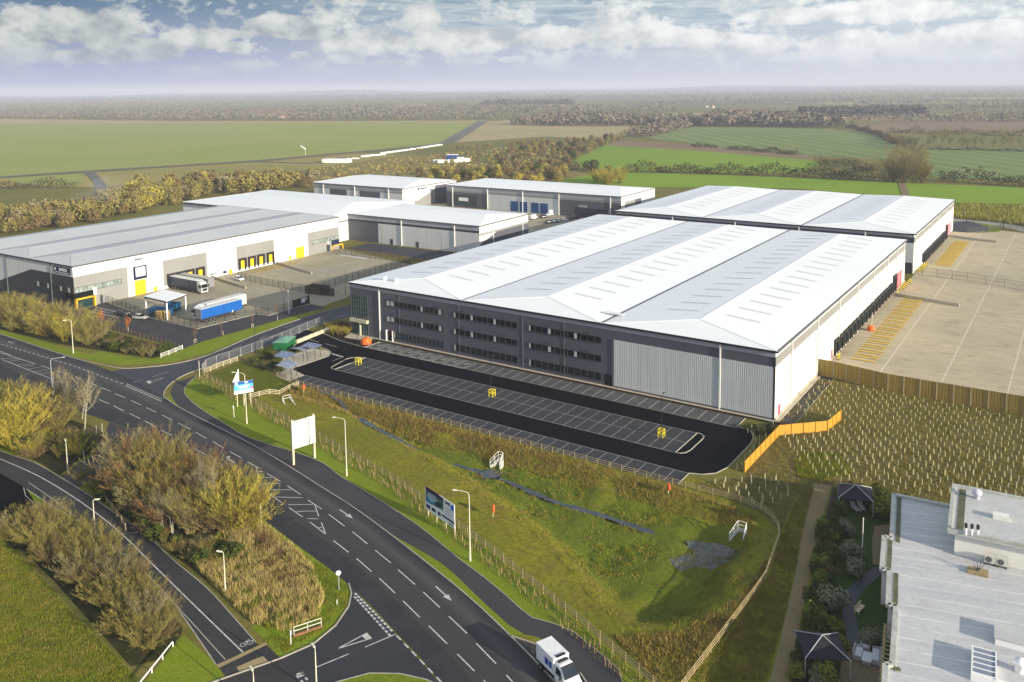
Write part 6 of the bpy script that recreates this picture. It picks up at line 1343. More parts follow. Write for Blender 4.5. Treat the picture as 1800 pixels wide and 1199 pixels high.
# ------------------------------------------------------------------ cycle shelters, green cabinet, concrete barrier
m_gcab = mat('green_cabinet', (.012, .13, .045), .45, (.010, .11, .04), 1.0); p0, p1 = np.array(at(504.5, 618)[:2]), np.array(at(520, 605.5)[:2]); an = math.atan2(*(p1-p0)[::-1])
g = thing('equipment_kiosk', 'green kiosk with pitched lid beside the cycle shelters', 'kiosk', (p0[0], p0[1], 0), an); L = np.linalg.norm(p1-p0); Wk = 3.4; hk = height(504.5, 618, 603)
MB().box(0, L, 0, Wk, .1, hk).build('kiosk_body', m_gcab, g); MB().add([(-.2, -.2, hk), (L+.2, -.2, hk), (L+.2, Wk+.2, hk), (-.2, Wk+.2, hk), (L/2-.8, Wk/2, hk+.5), (L/2+.8, Wk/2, hk+.5)], [(0, 1, 5, 4), (1, 2, 5), (2, 3, 4, 5), (3, 0, 4)]).build('lid', mat('green_lid', (.14, .30, .20), .5), g); MB().box(L*.15, L*.5, -.04, 0, .2, hk-.2).box(L*.52, L*.87, -.04, 0, .2, hk-.2).build('door', m_gcab, g); MB().box(-.15, L+.15, -.15, Wk+.15, 0, .1).build('base', m_conc, g)
m_poly = mat('tinted_canopy_sheet', (.16, .20, .36), .25, (.22, .26, .42), .8, spec=.6); m_polyw = mat('clear_canopy_sheet', (.46, .50, .62), .25, (.36, .41, .55), 1.0, spec=.6)
def shelter(quad, label, m, h=2.35, ribs=6):
    P = [np.array(at(u, v, h)) for u, v in quad]; o0 = (P[0]+P[1]+P[2]+P[3])/4; o0[2] = 0; g = thing('cycle_shelter', label, 'shelter', tuple(o0)); b = MB(); N = 8; V = []
    for i in range(N+1):
        t = i/N; z = .35*math.sin(PI*t*.5)-.35
        for a, c in ((P[0], P[3]), (P[1], P[2])): q_ = a+(c-a)*t-o0; V.append((q_[0], q_[1], q_[2]+z+.3))
    b.add(V, [(2*i, 2*i+1, 2*i+3, 2*i+2) for i in range(N)]); b.build('canopy', m, g); r = MB()
    for k in range(ribs):
        s = k/(ribs-1); ln = [tuple(np.array(V[2*i])*(1-s)+np.array(V[2*i+1])*s+np.array([0, 0, .03])) for i in range(N+1)]; r.path(ln, .03, 5)
    r.build('rib', m_galv, g)
    for s in (.15, .85): q_ = np.array(V[2*N])*(1-s)+np.array(V[2*N+1])*s; q2 = np.array(V[2*2])*(1-s)+np.array(V[2*2+1])*s; MB().path([(q_[0]*.9, q_[1]*.9, 0), (q_[0]*.9, q_[1]*.9, 1.4), (q_[0]*.7, q_[1]*.7, q_[2]), (q2[0], q2[1], q2[2])], .06, 6).build('stanchion', m_dark, g)
    h_ = MB()
    for k in range(5):
        s = .1+.2*k; c0 = (np.array(V[4])*(1-s)+np.array(V[5])*s); c1 = (np.array(V[12])*(1-s)+np.array(V[13])*s); h_.path([(c0[0], c0[1], 0), (c0[0], c0[1], .75), (c1[0], c1[1], .75), (c1[0], c1[1], 0)], .03, 6)
    h_.build('cycle_hoop', m_galv, g)
shelter(((527, 609), (542, 601), (566.5, 609), (552, 615.5)), 'tinted cycle shelter canopy nearest the car park lane', m_poly); shelter(((510, 612), (525, 609.5), (543, 617.5), (532, 619)), 'pale narrow cycle shelter canopy next to the green kiosk', m_polyw)
shelter(((480, 626), (495, 616.5), (520.5, 624.5), (503.5, 633)), 'tinted cycle shelter canopy beside the dark planting', m_poly); shelter(((484, 642), (504, 632), (525, 641), (510, 651)), 'pale ribbed cycle shelter canopy nearest the lawn', m_polyw, ribs=8)
a, b_ = np.array(at(521, 604)[:2]), np.array(at(578, 581)[:2]); L = np.linalg.norm(b_-a); dd = (b_-a)/L; an = math.atan2(dd[1], dd[0]); n = 6
m_ccr = mat('cream_concrete', (.60, .54, .38), .8, (.50, .45, .32), .6)
cb_ = thing('concrete_barrier', 'cream concrete barrier block closing the car park entrance', 'barrier', (0, 0, 0), 0, 'concrete barrier blocks across the entrance'); MB().xsec([(0, 0), (L/n-.1, 0), (L/n-.1, .85), (0, .85)], -.3, .3).build('block', m_ccr, cb_, bevel=.05); MB().box(.5, .8, -.02, .02, .85, 1.0).box(L/n-.9, L/n-.6, -.02, .02, .85, 1.0).build('lifting_eye', m_galv, cb_)
tr = [(c_, kids(c_)) for c_ in kids(cb_)]
for k in range(n):
    p = a+dd*L*k/n
    if k == 0: cb_.location = (p[0], p[1], 0); cb_.rotation_euler = (0, 0, an)
    else: dup(cb_, (p[0], p[1], 0), an+random.uniform(-.03, .03), tree=tr)
# ------------------------------------------------------------------ flat roofed building at the lower right and its garden
ZR, ZU = 4.2, 7.4
m_lroof = None
def seam_roof(name, a, b_, line, dirv, pitch):
    m, nt, b, obj, tc = base_mat(name); b.inputs['Roughness'].default_value = 0.6; b.inputs['Specular IOR Level'].default_value = 0.3
    an = math.atan2(dirv[1], dirv[0]); o2 = nt.mapping(obj, (1, 1, 1), (0, 0, -an)); sx = nt.new('ShaderNodeSeparateXYZ'); nt.link(o2, sx.inputs[0])
    c = nt.mix(nt.ramp(nt.noise(nt.mapping(o2, (.25, 1, 1)), .45, 5, .65), [(.38, 0.), (.64, 1.)]), a, b_)
    c = nt.mix(nt.ramp(nt.noise(obj, 1.6, 5, .75), [(.5, 0.), (.8, .5)]), c, (.24, .235, .22))
    c = nt.mix(nt.ramp(nt.noise(obj, .22, 4, .6), [(.58, 0.), (.72, .35)]), c, (.30, .29, .20))
    y = nt.math('ADD', sx.outputs[1], nt.math('MULTIPLY', nt.math('SUBTRACT', nt.noise(obj, .5, 2), .5), .15))
    ln = nt.math('LESS_THAN', nt.math('PINGPONG', y, pitch/2), .09)
    ln = nt.math('MULTIPLY', ln, nt.ramp(nt.noise(obj, .5, 3), [(.35, .2), (.6, .9)]))
    c = nt.mix(ln, c, line); nt.link(c, b.inputs['Base Color']); return m
dv = np.array(at(1700, 1090, ZR))-np.array(at(1590, 1071, ZR))
m_lroof = seam_roof('felt_roof', (.46, .46, .48), (.53, .53, .53), (.68, .68, .66), dv, 2.1)
m_lroof2 = mat('upper_felt_roof', (.46, .46, .46), .6, (.54, .54, .52), .3, col3=(.30, .30, .26), scale3=1.2, amt3=.4)
m_lwall = mat('white_render', (.76, .75, .70), .6, (.70, .69, .63), .5); m_par = mat('parapet_capping', (.52, .52, .49), .5, (.36, .37, .33), .8, col3=(.24, .26, .18), scale3=2.0, amt3=.4)
ol = [(1571, 872), (1567, 950), (1554, 946), (1550, 1005), (1563, 1005), (1561, 1068), (1575, 1068), (1568, 1172), (1556, 1172), (1552, 1270), (1960, 1340), (1960, 952)]
OL = [at(u, v, ZR)[:2] for u, v in ol]; o0 = OL[0]; low = thing('flat_roofed_building', 'low flat roofed grey building with a white upper storey in the lower right corner', 'building', (o0[0], o0[1], 0))
rel = [(p[0]-o0[0], p[1]-o0[1]) for p in OL]
MB().prism(rel[::-1], 0, ZR-.05).build('wall', m_lwall, low)
v_, e_, f_, *_ = delaunay_2d_cdt([Vector(p) for p in rel[::-1]], [], [list(range(len(rel)))], 1, 1e-5)
rf = MB().add([(p.x, p.y, ZR) for p in v_], [list(q) for q in f_]).build('roof', m_lroof, low)
pb = MB()
for k in range(len(rel)):
    a, b_ = rel[k], rel[(k+1) % len(rel)]
    if k in (9, 10): continue
    pb.bar((*a, ZR+.18), (*b_, ZR+.18), .55, .4)
pb.build('parapet', m_par, low)
gb = MB()
for k in (0, 2, 4, 7):
    a, b_ = np.array(rel[k]), np.array(rel[k+1]); gb.bar((*(a+(.75, 0)), ZR+.05), (*(b_+(.75, 0)), ZR+.05), .5, .1)
gb.build('roof_gutter', mat('mossy_gutter', (.07, .075, .05), .8, (.12, .13, .06), 1.0), low)
# upper storey
w0, w1 = np.array(at(1677, 974, ZR)[:2]), np.array(at(1800, 1002, ZR)[:2]); uu = (w1-w0)/np.linalg.norm(w1-w0); vv = np.array([-uu[1], uu[0]]); LU, WU = 26.0, 12.6
q = lambda s, t, z: (w0[0]+uu[0]*s+vv[0]*t-o0[0], w0[1]+uu[1]*s+vv[1]*t-o0[1], z)
def ubox(b, s0, s1, t0, t1, z0, z1):
    V = [q(s0, t0, z0), q(s1, t0, z0), q(s1, t1, z0), q(s0, t1, z0), q(s0, t0, z1), q(s1, t0, z1), q(s1, t1, z1), q(s0, t1, z1)]
    return b.add(V, [(0, 3, 2, 1), (4, 5, 6, 7), (0, 1, 5, 4), (1, 2, 6, 5), (2, 3, 7, 6), (3, 0, 4, 7)])
ubox(MB(), 0, LU, 0, WU, ZR-.02, ZU-.3).build('upper_wall', m_lwall, low); ubox(MB(), -.8, LU, -.7, WU+.4, ZU-.32, ZU).build('upper_roof', m_lroof2, low)
b = MB(); ubox(b, -.85, LU, -.75, -.35, ZU, ZU+.28); ubox(b, -.85, -.4, -.35, WU+.4, ZU, ZU+.28); ubox(b, -.4, LU, WU, WU+.45, ZU, ZU+.28); b.build('upper_parapet', m_par, low)
b = MB(); ubox(b, .1, .9, -.2, WU-.4, ZU+.01, ZU+.06); b.build('upper_gutter', mat('mossy_gutter', (0, 0, 0)), low)
ubox(MB(), 8.4, 8.75, -.16, -.02, ZR, ZU-.35).build('downpipe', m_gutl, low)
m_tealw = mat('teal_blind', (.02, .16, .24), .3)
for s in (12.4, 14.4):
    wo = ubox(MB(), s, s+.95, -.06, -.01, ZR+1.0, ZR+2.75).build('window', m_vglass, low); ubox(MB(), s+.05, s+.9, -.09, -.06, ZR+1.0, ZR+2.0).build('blind', m_tealw, wo); b = MB()
    for s0, s1, z0, z1 in ((s-.06, s, ZR+.95, ZR+2.8), (s+.95, s+1.01, ZR+.95, ZR+2.8), (s, s+.95, ZR+2.75, ZR+2.82), (s, s+.95, ZR+2.0, ZR+2.06)): ubox(b, s0, s1, -.12, -.02, z0, z1)
    b.build('frame', m_signw, wo)
def on_roof(name, u, v, z, parts):
    p = at(u, v, z); e = D.objects.new(name, None); COL.objects.link(e); e.parent = low; e.location = (p[0]-o0[0], p[1]-o0[1], z); e.rotation_euler = (0, 0, math.atan2(uu[1], uu[0])); return e
e = on_roof('roof_hatch', 1749, 1133, ZR, 0); MB().box(0, 4.2, 0, 2.9, 0, .75).build('hatch_body', m_signw, e); MB().box(-.1, 4.3, -.1, 3.0, .75, .85).build('hatch_lid', m_lroof2, e)
e = on_roof('roof_lantern', 1706, 1196, ZR, 0); MB().box(0, 2.2, 0, 4.6, 0, .75).build('upstand', m_signw, e); b = MB()
for k in range(6): b.box(.1, 2.1, k*.88+.05, k*.88+.15, .75, .92)
b.box(0, .12, 0, 4.6, .75, .92).box(2.08, 2.2, 0, 4.6, .75, .92); b.build('frame', m_signw, e); MB().box(.1, 2.1, .1, 4.5, .78, .84).build('pane', mat('lantern_glass', (.20, .22, .28), .1, spec=.6), e)
e = on_roof('roof_hatch', 1745, 912, ZU, 0); MB().box(0, 1.8, 0, 1.0, 0, .6).build('hatch_body', m_lwall, e)
e = on_roof('roof_vent', 1793, 1180, ZR, 0); MB().lathe([(.5, 0), (.5, .8), (.7, .85), (.55, 1.2), (0, 1.3)], 14).build('cowl', m_signw, e, smooth=True)
e = on_roof('roof_cowl', 1717, 876, ZU, 0); MB().lathe([(.35, 0), (.35, .5), (.6, .6), (.6, 1.0), (.3, 1.2), (0, 1.25)], 14).build('cowl', mat('lilac_metal', (.55, .52, .62), .4), e, smooth=True)
for u, v in ((1697.5, 940), (1708, 941.5), (1718.5, 943)):
    e = on_roof('flue', u, v, ZU, 0); MB().tube((0, 0, 0), (0, 0, .9), .13, .13, 10).build('flue_pipe', m_signw, e); MB().lathe([(.16, .9), (.2, 1.3), (.12, 1.5), (0, 1.55)], 10).build('flue_cap', m_under, e)
for u, v in ((1730, 992), (1751, 997)):
    e = on_roof('air_conditioner', u, v, ZR, 0); MB().box(0, 1.2, 0, .5, .3, 1.2).build('casing', mat('ac_casing', (.58, .57, .50), .5), e); MB().tube((.45, -.02, .75), (.45, 0, .75), .36, .36, 16).build('fan_grille', m_gutl, e); MB().box(.1, .22, 0, .5, 0, .3).box(.98, 1.1, 0, .5, 0, .3).build('bracket', m_under, e)
e = on_roof('plant_base', 1700, 1008, ZR, 0); MB().box(0, 2.2, 0, 1.5, 0, .25).build('slab', m_buff, e); b = MB()
for k in range(7): a_ = k*.9; b.tube((1.1, .75, .25), (1.1+.6*math.cos(a_), .75+.6*math.sin(a_), 1.1+.3*math.sin(k)), .06, .04, 6)
b.build('pipework', m_gutl, e)
# garden
sheet('garden', [p[:2] for p in pts([(1464, 856), (1560, 866), (1571, 880), (1620, 960), (1600, 1100), (1620, 1260), (1370, 1280), (1395, 1180), (1430, 1010), (1446, 930)])], 0.014, m_garden)
m_deck = mat('timber_deck', (.19, .13, .075), .8, (.13, .09, .05), .8, stretch=(6, 1, 1)); m_soil = mat('garden_soil', (.03, .022, .014), .95, (.05, .035, .02), .8)
sheet('terrace', [p[:2] for p in pts([(1537, 925), (1568, 922), (1566, 1000), (1534, 992), (1533, 950)])], 0.05, m_deck)
sheet('terrace', [p[:2] for p in pts([(1484, 1136), (1550, 1145), (1556, 1230), (1470, 1225), (1478, 1170)])], 0.05, m_deck)
sheet('planting_bed', [p[:2] for p in pts([(1464, 858), (1484, 905), (1470, 960), (1458, 1040), (1440, 1120), (1418, 1199), (1395, 1190), (1430, 1010), (1446, 930)])], 0.022, m_soil)
gpth = smooth_line(pts([(1548, 1000), (1528, 1015), (1505, 1035), (1492, 1060), (1494, 1090), (1500, 1115), (1500, 1137)]), .6); V = []
for i, p in enumerate(gpth):
    d = gpth[min(i+1, len(gpth)-1)]-gpth[max(0, i-1)]; n = np.array([-d[1], d[0]])/(np.linalg.norm(d)+1e-9)*.75; V += [(*(p[:2]-n), .03), (*(p[:2]+n), .03)]
tag(put('garden_path', np_mesh('garden_path', V, [(2*i, 2*i+2, 2*i+3, 2*i+1) for i in range(len(gpth)-1)], [mat('slate_path', (.040, .044, .058), .6)])), kind='structure')
m_canv = mat('black_canvas', (.010, .010, .016), .7)
def gazebo(u, v, rz, label, s=2.3):
    g = thing('gazebo', label, 'gazebo', at(u, v), rz); h = 2.3
    MB().add([(-s, -s, h), (s, -s, h), (s, s, h), (-s, s, h), (0, 0, h+1.2)], [(0, 1, 4), (1, 2, 4), (2, 3, 4), (3, 0, 4), (3, 2, 1, 0)]).build('canopy', m_canv, g); r = MB()
    for x, y in ((-s, -s), (s, -s), (s, s), (-s, s)): r.tube((0, 0, h+1.24), (x*1.02, y*1.02, h+.03), .05, .05, 6); MB().tube((x, y, 0), (x, y, h), .05, .05, 6).build('post', m_galv, g)
    r.build('rib', m_galv, g)
gazebo(1503, 892, .25, 'black square gazebo at the far end of the dark garden'); gazebo(1444, 1170, .5, 'black square gazebo near the bottom edge of the garden')
for u, v, r_, l in ((1503, 896, .3, 'left slatted lounger in front of the far gazebo'), (1514, 894, .15, 'right slatted lounger in front of the far gazebo')):
    g = thing('sun_lounger', l, 'lounger', at(u, v), r_+.4); MB().box(-.35, .35, -1, .4, .3, .38).build('seat', m_par, g); MB().add([(-.35, .4, .34), (.35, .4, .34), (.35, .95, .85), (-.35, .95, .85), (-.35, .42, .28), (.35, .42, .28), (.35, .99, .79), (-.35, .99, .79)], [(0, 1, 2, 3), (7, 6, 5, 4), (0, 4, 5, 1), (1, 5, 6, 2), (2, 6, 7, 3), (3, 7, 4, 0)]).build('backrest', m_par, g); 
    for x in (-.3, .3):
        for y in (-.9, .35): MB().box(x-.03, x+.03, y-.03, y+.03, 0, .3).build('leg', m_par, g)
m_rat = mat('grey_rattan', (.36, .35, .34), .7); m_cush = mat('white_cushion', (.55, .55, .60), .8)
def sofa(u, v, rz, L, label, name='garden_sofa'):
    g = thing(name, label, 'garden seat', at(u, v), rz); MB().box(-L/2, L/2, -.4, .4, .1, .38).build('seat', m_rat, g); MB().box(-L/2+.1, L/2-.1, -.32, .38, .38, .5).build('cushion', m_cush, g); MB().box(-L/2, L/2, -.5, -.38, .1, .85).build('backrest', m_rat, g); MB().box(-L/2-.12, -L/2, -.45, .4, .1, .62).build('armrest', m_rat, g); MB().box(L/2, L/2+.12, -.45, .4, .1, .62).build('armrest', m_rat, g)
sofa(1508.5, 1152, math.radians(-85), 1.9, 'left grey rattan garden sofa on the deck'); sofa(1540, 1158, math.radians(100), 2.4, 'right grey rattan garden sofa on the deck'); sofa(1521, 1141, math.radians(190), .8, 'small grey garden armchair between the two sofas', 'garden_armchair')
g = thing('garden_table', 'low garden table with a white top between the sofas', 'table', at(1524, 1162), .1); MB().box(-.5, .5, -.9, .9, .48, .54).build('table_top', m_cush, g); MB().box(-.42, .42, -.8, .8, 0, .48).build('table_base', m_rat, g)
g = thing('garden_bench', 'pale timber bench beside the winding garden path', 'bench', at(1511, 1075), math.radians(80)); MB().box(-.9, .9, -.25, .25, .38, .45).build('seat', m_railw, g); MB().box(-.9, .9, .22, .28, .5, .95).build('backrest', m_railw, g)
for x in (-.8, .8):
    for y in (-.2, .22): MB().box(x-.04, x+.04, y-.04, y+.04, 0, .4 if y < 0 else .95).build('leg', m_railw, g)
g = thing('garden_pole', 'thin white pole standing on the garden lawn', 'pole', at(1515, 987)); hp_ = height(1515, 987, 912); MB().tube((0, 0, 0), (0, 0, hp_), .06, .045, 8).build('pole', m_pwhite, g); MB().lathe([(0, hp_), (.1, hp_+.05), (0, hp_+.16)], 8).build('finial', m_pwhite, g)
g = thing('pergola', 'timber pergola frame along the side of the flat roofed building', 'pergola', at(1562, 1130), 0); A0, A1 = np.array(at(1556, 1100, 2.6)), np.array(at(1548, 1199, 2.6)); o_ = np.array(at(1562, 1130)); b = MB(); off = np.array([1.4, .2, 0])
b.bar(tuple(A0-o_), tuple(A1-o_), .25, .2).bar(tuple(A0-o_+off), tuple(A1-o_+off), .25, .2)
for k in range(14): t = k/13; p_ = A0+(A1-A0)*t-o_; b.bar(tuple(p_+(-.2, 0, .15)), tuple(p_+off+(.2, 0, .15)), .09, .14)
b.build('rafters', m_rail, g)
for p_ in (A0, A1, A0+off, A1+off): r_ = p_-o_; MB().box(r_[0]-.08, r_[0]+.08, r_[1]-.08, r_[1]+.08, 0, 2.6).build('post', m_rail, g)
# ------------------------------------------------------------------ vegetation
def veg_mat(name, a, b_, c_=None, rough=.9):
    m, nt, b, obj, tc = base_mat(name); b.inputs['Roughness'].default_value = rough; b.inputs['Specular IOR Level'].default_value = .08
    oi = nt.new('ShaderNodeObjectInfo'); c = nt.mix(oi.outputs['Random'], a, b_)
    geo = nt.new('ShaderNodeNewGeometry'); c = nt.mix(nt.ramp(nt.noise(geo.outputs['Position'], .55, 4, .6), [(.40, 0.), (.66, .8)]), c, c_ or tuple(x*.6 for x in a)); nt.link(c, b.inputs['Base Color']); return m
V_OLIVE = veg_mat('olive_twigs', (.24, .20, .055), (.19, .155, .05), (.30, .26, .08)); V_YEL = veg_mat('yellow_twigs', (.36, .30, .045), (.30, .27, .05), (.42, .34, .06)); V_BROWN = veg_mat('brown_twigs', (.19, .14, .065), (.22, .155, .065), (.14, .105, .055))
V_GREY = veg_mat('grey_twigs', (.23, .19, .10), (.20, .165, .08), (.29, .25, .14)); V_RUST = veg_mat('rust_twigs', (.19, .11, .05), (.22, .13, .055), (.15, .09, .045)); V_GREEN = veg_mat('dark_leaves', (.045, .065, .014), (.06, .075, .018), (.09, .10, .02)); V_LIGHTG = veg_mat('light_leaves', (.15, .17, .03), (.11, .15, .03), (.20, .19, .04)); V_SAGE = veg_mat('sage_leaves', (.17, .18, .11), (.14, .16, .09), (.20, .20, .13))
V_BARK = mat('pale_bark', (.44, .40, .32), .8, (.30, .27, .22), 2.0); V_DBARK = mat('bare_branches', (.13, .10, .07), .9, (.18, .14, .09), 1.0)
V_STRAW = veg_mat('straw_grass', (.44, .33, .11), (.34, .27, .085), (.55, .43, .19)); V_BLADE = veg_mat('green_blades', (.19, .22, .018), (.14, .18, .014), (.27, .25, .03)); V_WEED = veg_mat('dry_weeds', (.26, .20, .045), (.19, .17, .03), (.32, .23, .075)); V_CANE = veg_mat('hedge_canes', (.38, .28, .13), (.30, .22, .10), (.22, .15, .08))
def blades(P0, P1, w, rg, wt=0.0):
    """thin tapering blades from P0 to P1 (n,3) with base width w; returns verts, tris"""
    n = len(P0); d = P1-P0; a = rg.normal(size=(n, 3)); s = np.cross(d, a); s /= (np.linalg.norm(s, axis=1, keepdims=True)+1e-9); w = np.broadcast_to(np.asarray(w, float), (n,))[:, None]/2
    V = np.stack([P0-s*w, P0+s*w, P1], 1).reshape(-1, 3); return V, np.arange(3*n).reshape(n, 3)
def twig_bush(name, h, spread, n_stem, n_twig, n_fine, seed, w=.05, upright=.6, droop=0.0, m=None, base=.10, flat=1.0):
    rg = np.random.default_rng(seed)
    az = rg.uniform(0, 2*PI, n_stem); tilt = spread*np.sqrt(rg.uniform(0, 1, n_stem)); L = h*rg.uniform(.70, 1.0, n_stem)*np.cos(tilt*.35)
    B = np.stack([np.cos(az), np.sin(az), np.zeros(n_stem)], 1)*(h*base*rg.uniform(.1, 1, n_stem))[:, None]
    Dv = np.stack([np.cos(az)*np.sin(tilt), np.sin(az)*np.sin(tilt), np.cos(tilt)], 1)
    out = np.stack([np.cos(az), np.sin(az), np.zeros(n_stem)], 1)
    pt = lambda i, t: B[i]+Dv[i]*(L[i]*t)[:, None]+out[i]*(h*.10*t*t*np.sin(tilt[i]*2+.3))[:, None]-np.array([0, 0, 1])*(droop*h*t*t)[:, None]
    Vs = []; Fs = []; nv = 0
    def add(P0, P1, ww):
        nonlocal nv
        V, F = blades(P0, P1, ww, rg); Vs.append(V); Fs.append(F+nv); nv += len(V)
    for k in range(4):
        t0 = np.full(n_stem, k/4); t1 = np.full(n_stem, (k+1.25)/4); i = np.arange(n_stem); add(pt(i, t0), pt(i, np.minimum(t1, 1.05)), w*2.2*(1-.2*k)); add(pt(i, t0), pt(i, np.minimum(t1, 1.05)), w*2.2*(1-.2*k))
    i = rg.integers(0, n_stem, n_twig); t = rg.uniform(.12, 1, n_twig)**.8; P0 = pt(i, t); dv = Dv[i]*upright+rg.normal(size=(n_twig, 3))*.36; dv[:, 2] = dv[:, 2]*.9+.25; dv /= np.linalg.norm(dv, axis=1, keepdims=True)
    l = h*rg.uniform(.10, .26, n_twig)*(1.15-.55*t); P1 = P0+dv*l[:, None]; add(P0, P1, w)
    j = rg.integers(0, n_twig, n_fine); s = rg.uniform(.2, 1, n_fine)[:, None]; Q0 = P0[j]+(P1-P0)[j]*s; dv = dv[j]*.8+rg.normal(size=(n_fine, 3))*.38; dv[:, 2] += .25; dv /= np.linalg.norm(dv, axis=1, keepdims=True); add(Q0, Q0+dv*(h*rg.uniform(.05, .13, n_fine))[:, None], w*.75)
    V = np.concatenate(Vs); V[:, 2] = np.maximum(V[:, 2]*flat, -.05); return np_mesh(name, V, np.concatenate(Fs), [m])
def leaf_bush(name, r, h, n, size, seed, m, lumps=9):
    rg = np.random.default_rng(seed); C = rg.normal(size=(lumps, 3)); C /= np.linalg.norm(C, axis=1, keepdims=True); C = C*np.array([r*.55, r*.55, h*.28])+np.array([0, 0, h*.5]); R = rg.uniform(.35, .6, lumps)*r
    k = rg.integers(0, lumps, n); u = rg.normal(size=(n, 3)); u /= np.linalg.norm(u, axis=1, keepdims=True); P = C[k]+u*(R[k]*rg.uniform(.7, 1.08, n))[:, None]*np.array([1, 1, h/(2*r)*1.1]); P[:, 2] = np.maximum(P[:, 2], .05)
    nrm = u+rg.normal(size=(n, 3))*.5; a = np.cross(nrm, rg.normal(size=(n, 3))); a /= np.linalg.norm(a, axis=1, keepdims=True); b = np.cross(nrm, a); b /= np.linalg.norm(b, axis=1, keepdims=True); s = (size*rg.uniform(.5, 1.2, n))[:, None]
    V = np.stack([P-a*s, P-b*s*.5, P+a*s, P+b*s*.5], 1).reshape(-1, 3); return np_mesh(name, V, np.arange(4*n).reshape(n, 4), [m])
def bare_tree(name, h, seed, trunk_m, twig_m, lean=.03, first=.22, spread=.75, w=.11, fine=900, multi=1, up=.55):
    """bare winter tree: returns (trunk mesh with limbs, crown mesh of fine twigs)"""
    rg = random.Random(seed); b = MB(); tips = []
    def grow(p, d, L, r, lev):
        n = 3 if lev < 2 else 2; q = p
        for k in range(n):
            d = (d+Vector((rg.gauss(0, .10), rg.gauss(0, .10), .05+.04*lev))).normalized(); q2 = q+d*(L/n); r2 = r*(1-.22*(k+1)/n*1.4); b.tube(q, q2, r*(1-.3*k/n), r2, 6 if lev < 2 else 4, caps=False); q = q2; r_ = r2
            if lev < 3 and (k > 0 or lev > 0):
                for _ in range(2 if lev < 2 else 1):
                    a = rg.uniform(0, 2*PI); e = (d*up+Vector((math.cos(a)*spread, math.sin(a)*spread, .30))).normalized(); grow(q, e, L*rg.uniform(.42, .62), r2*.55, lev+1)
            if lev >= 1: tips.append((q.copy(), d.copy(), L))
        if lev < 3: grow(q, d, L*.6, r2*.75, lev+1)
    for k in range(multi):
        a = rg.uniform(0, 2*PI); l = 0 if multi == 1 else rg.uniform(.12, .35); grow(Vector((math.cos(a)*.3*(multi > 1), math.sin(a)*.3*(multi > 1), 0)), Vector((math.cos(a)*l+lean, math.sin(a)*l, 1)).normalized(), h*.50, w*(1 if multi == 1 else .75), 0)
    g = np.random.default_rng(seed); n = fine; j = g.integers(0, len(tips), n); P0 = np.array([tips[i][0] for i in j])+g.normal(size=(n, 3))*h*.012; dv = np.array([tips[i][1] for i in j])*.55+g.normal(size=(n, 3))*.55; dv[:, 2] += .1; dv /= np.linalg.norm(dv, axis=1, keepdims=True)
    P1 = P0+dv*(h*g.uniform(.05, .13, n))[:, None]; V, F = blades(P0, P1, .032+.0015*h, g)
    return b.mesh(name+'_trunk', trunk_m), np_mesh(name+'_crown', V, F, [twig_m])
def remat(me, m): c = me.copy(); c.materials.clear(); c.materials.append(m); return c
TB = [twig_bush('bush', 1.0*7, .62, 34, 800, 2200, 1, .06, .9), twig_bush('bush', 7, .80, 40, 900, 2200, 2, .06, .8), twig_bush('bush', 7, .42, 30, 800, 2000, 3, .06, 1.1), twig_bush('bush', 7, .95, 44, 900, 2200, 4, .06, .7, .06)]
TBK = {k: [remat(t, m) for t in TB] for k, m in (('olive', V_OLIVE), ('yel', V_YEL), ('brown', V_BROWN), ('grey', V_GREY), ('rust', V_RUST))}
LB = {k: [leaf_bush('leaf_bush', 1.6, 2.6, 900, .22, s+20, m) for s in range(3)] for k, m in (('green', V_GREEN), ('light', V_LIGHTG), ('sage', V_SAGE))}
def inside(p, poly):
    c = False; n = len(poly)
    for i in range(n):
        a, b = poly[i], poly[(i+1) % n]
        if (a[1] > p[1]) != (b[1] > p[1]) and p[0] < (b[0]-a[0])*(p[1]-a[1])/(b[1]-a[1])+a[0]: c = not c
    return c
def fill(poly, n, dmin=0.0, rg=None, tries=60):
    rg = rg or random; xs = [p[0] for p in poly]; ys = [p[1] for p in poly]; out = []
    for _ in range(n*tries):
        if len(out) >= n: break
        p = (rg.uniform(min(xs), max(xs)), rg.uniform(min(ys), max(ys)))
        if inside(p, poly) and (dmin == 0 or all((p[0]-q[0])**2+(p[1]-q[1])**2 > dmin*dmin for q in out)): out.append(p)
    return out
def bush(p, h, kind, label, group, name='shrub', cat='shrub', z=0.0):
    me = random.choice(TBK[kind]) if kind in TBK else random.choice(LB[kind]); H0 = 7.0 if kind in TBK else 2.6
    s = h/H0; o = put(name, me, None, (p[0], p[1], z), random.uniform(0, 2*PI), (s*random.uniform(.9, 1.25), s*random.uniform(.9, 1.25), s)); return tag(o, label, cat, group)
SB = {k: [leaf_bush('scrub', 3.0, 7.0, 620, .52, s+60, m, 14) for s in range(4)] for k, m in (('olive', V_OLIVE), ('yel', V_YEL), ('brown', V_BROWN), ('grey', V_GREY), ('green', V_GREEN))}
_scrub = []
def scrub(px, n, hr, kinds, labs, dmin):
    for p in fill([q[:2] for q in pts(px)], n, dmin): _scrub.append((p, random.uniform(*hr), random.choice(kinds), labs))
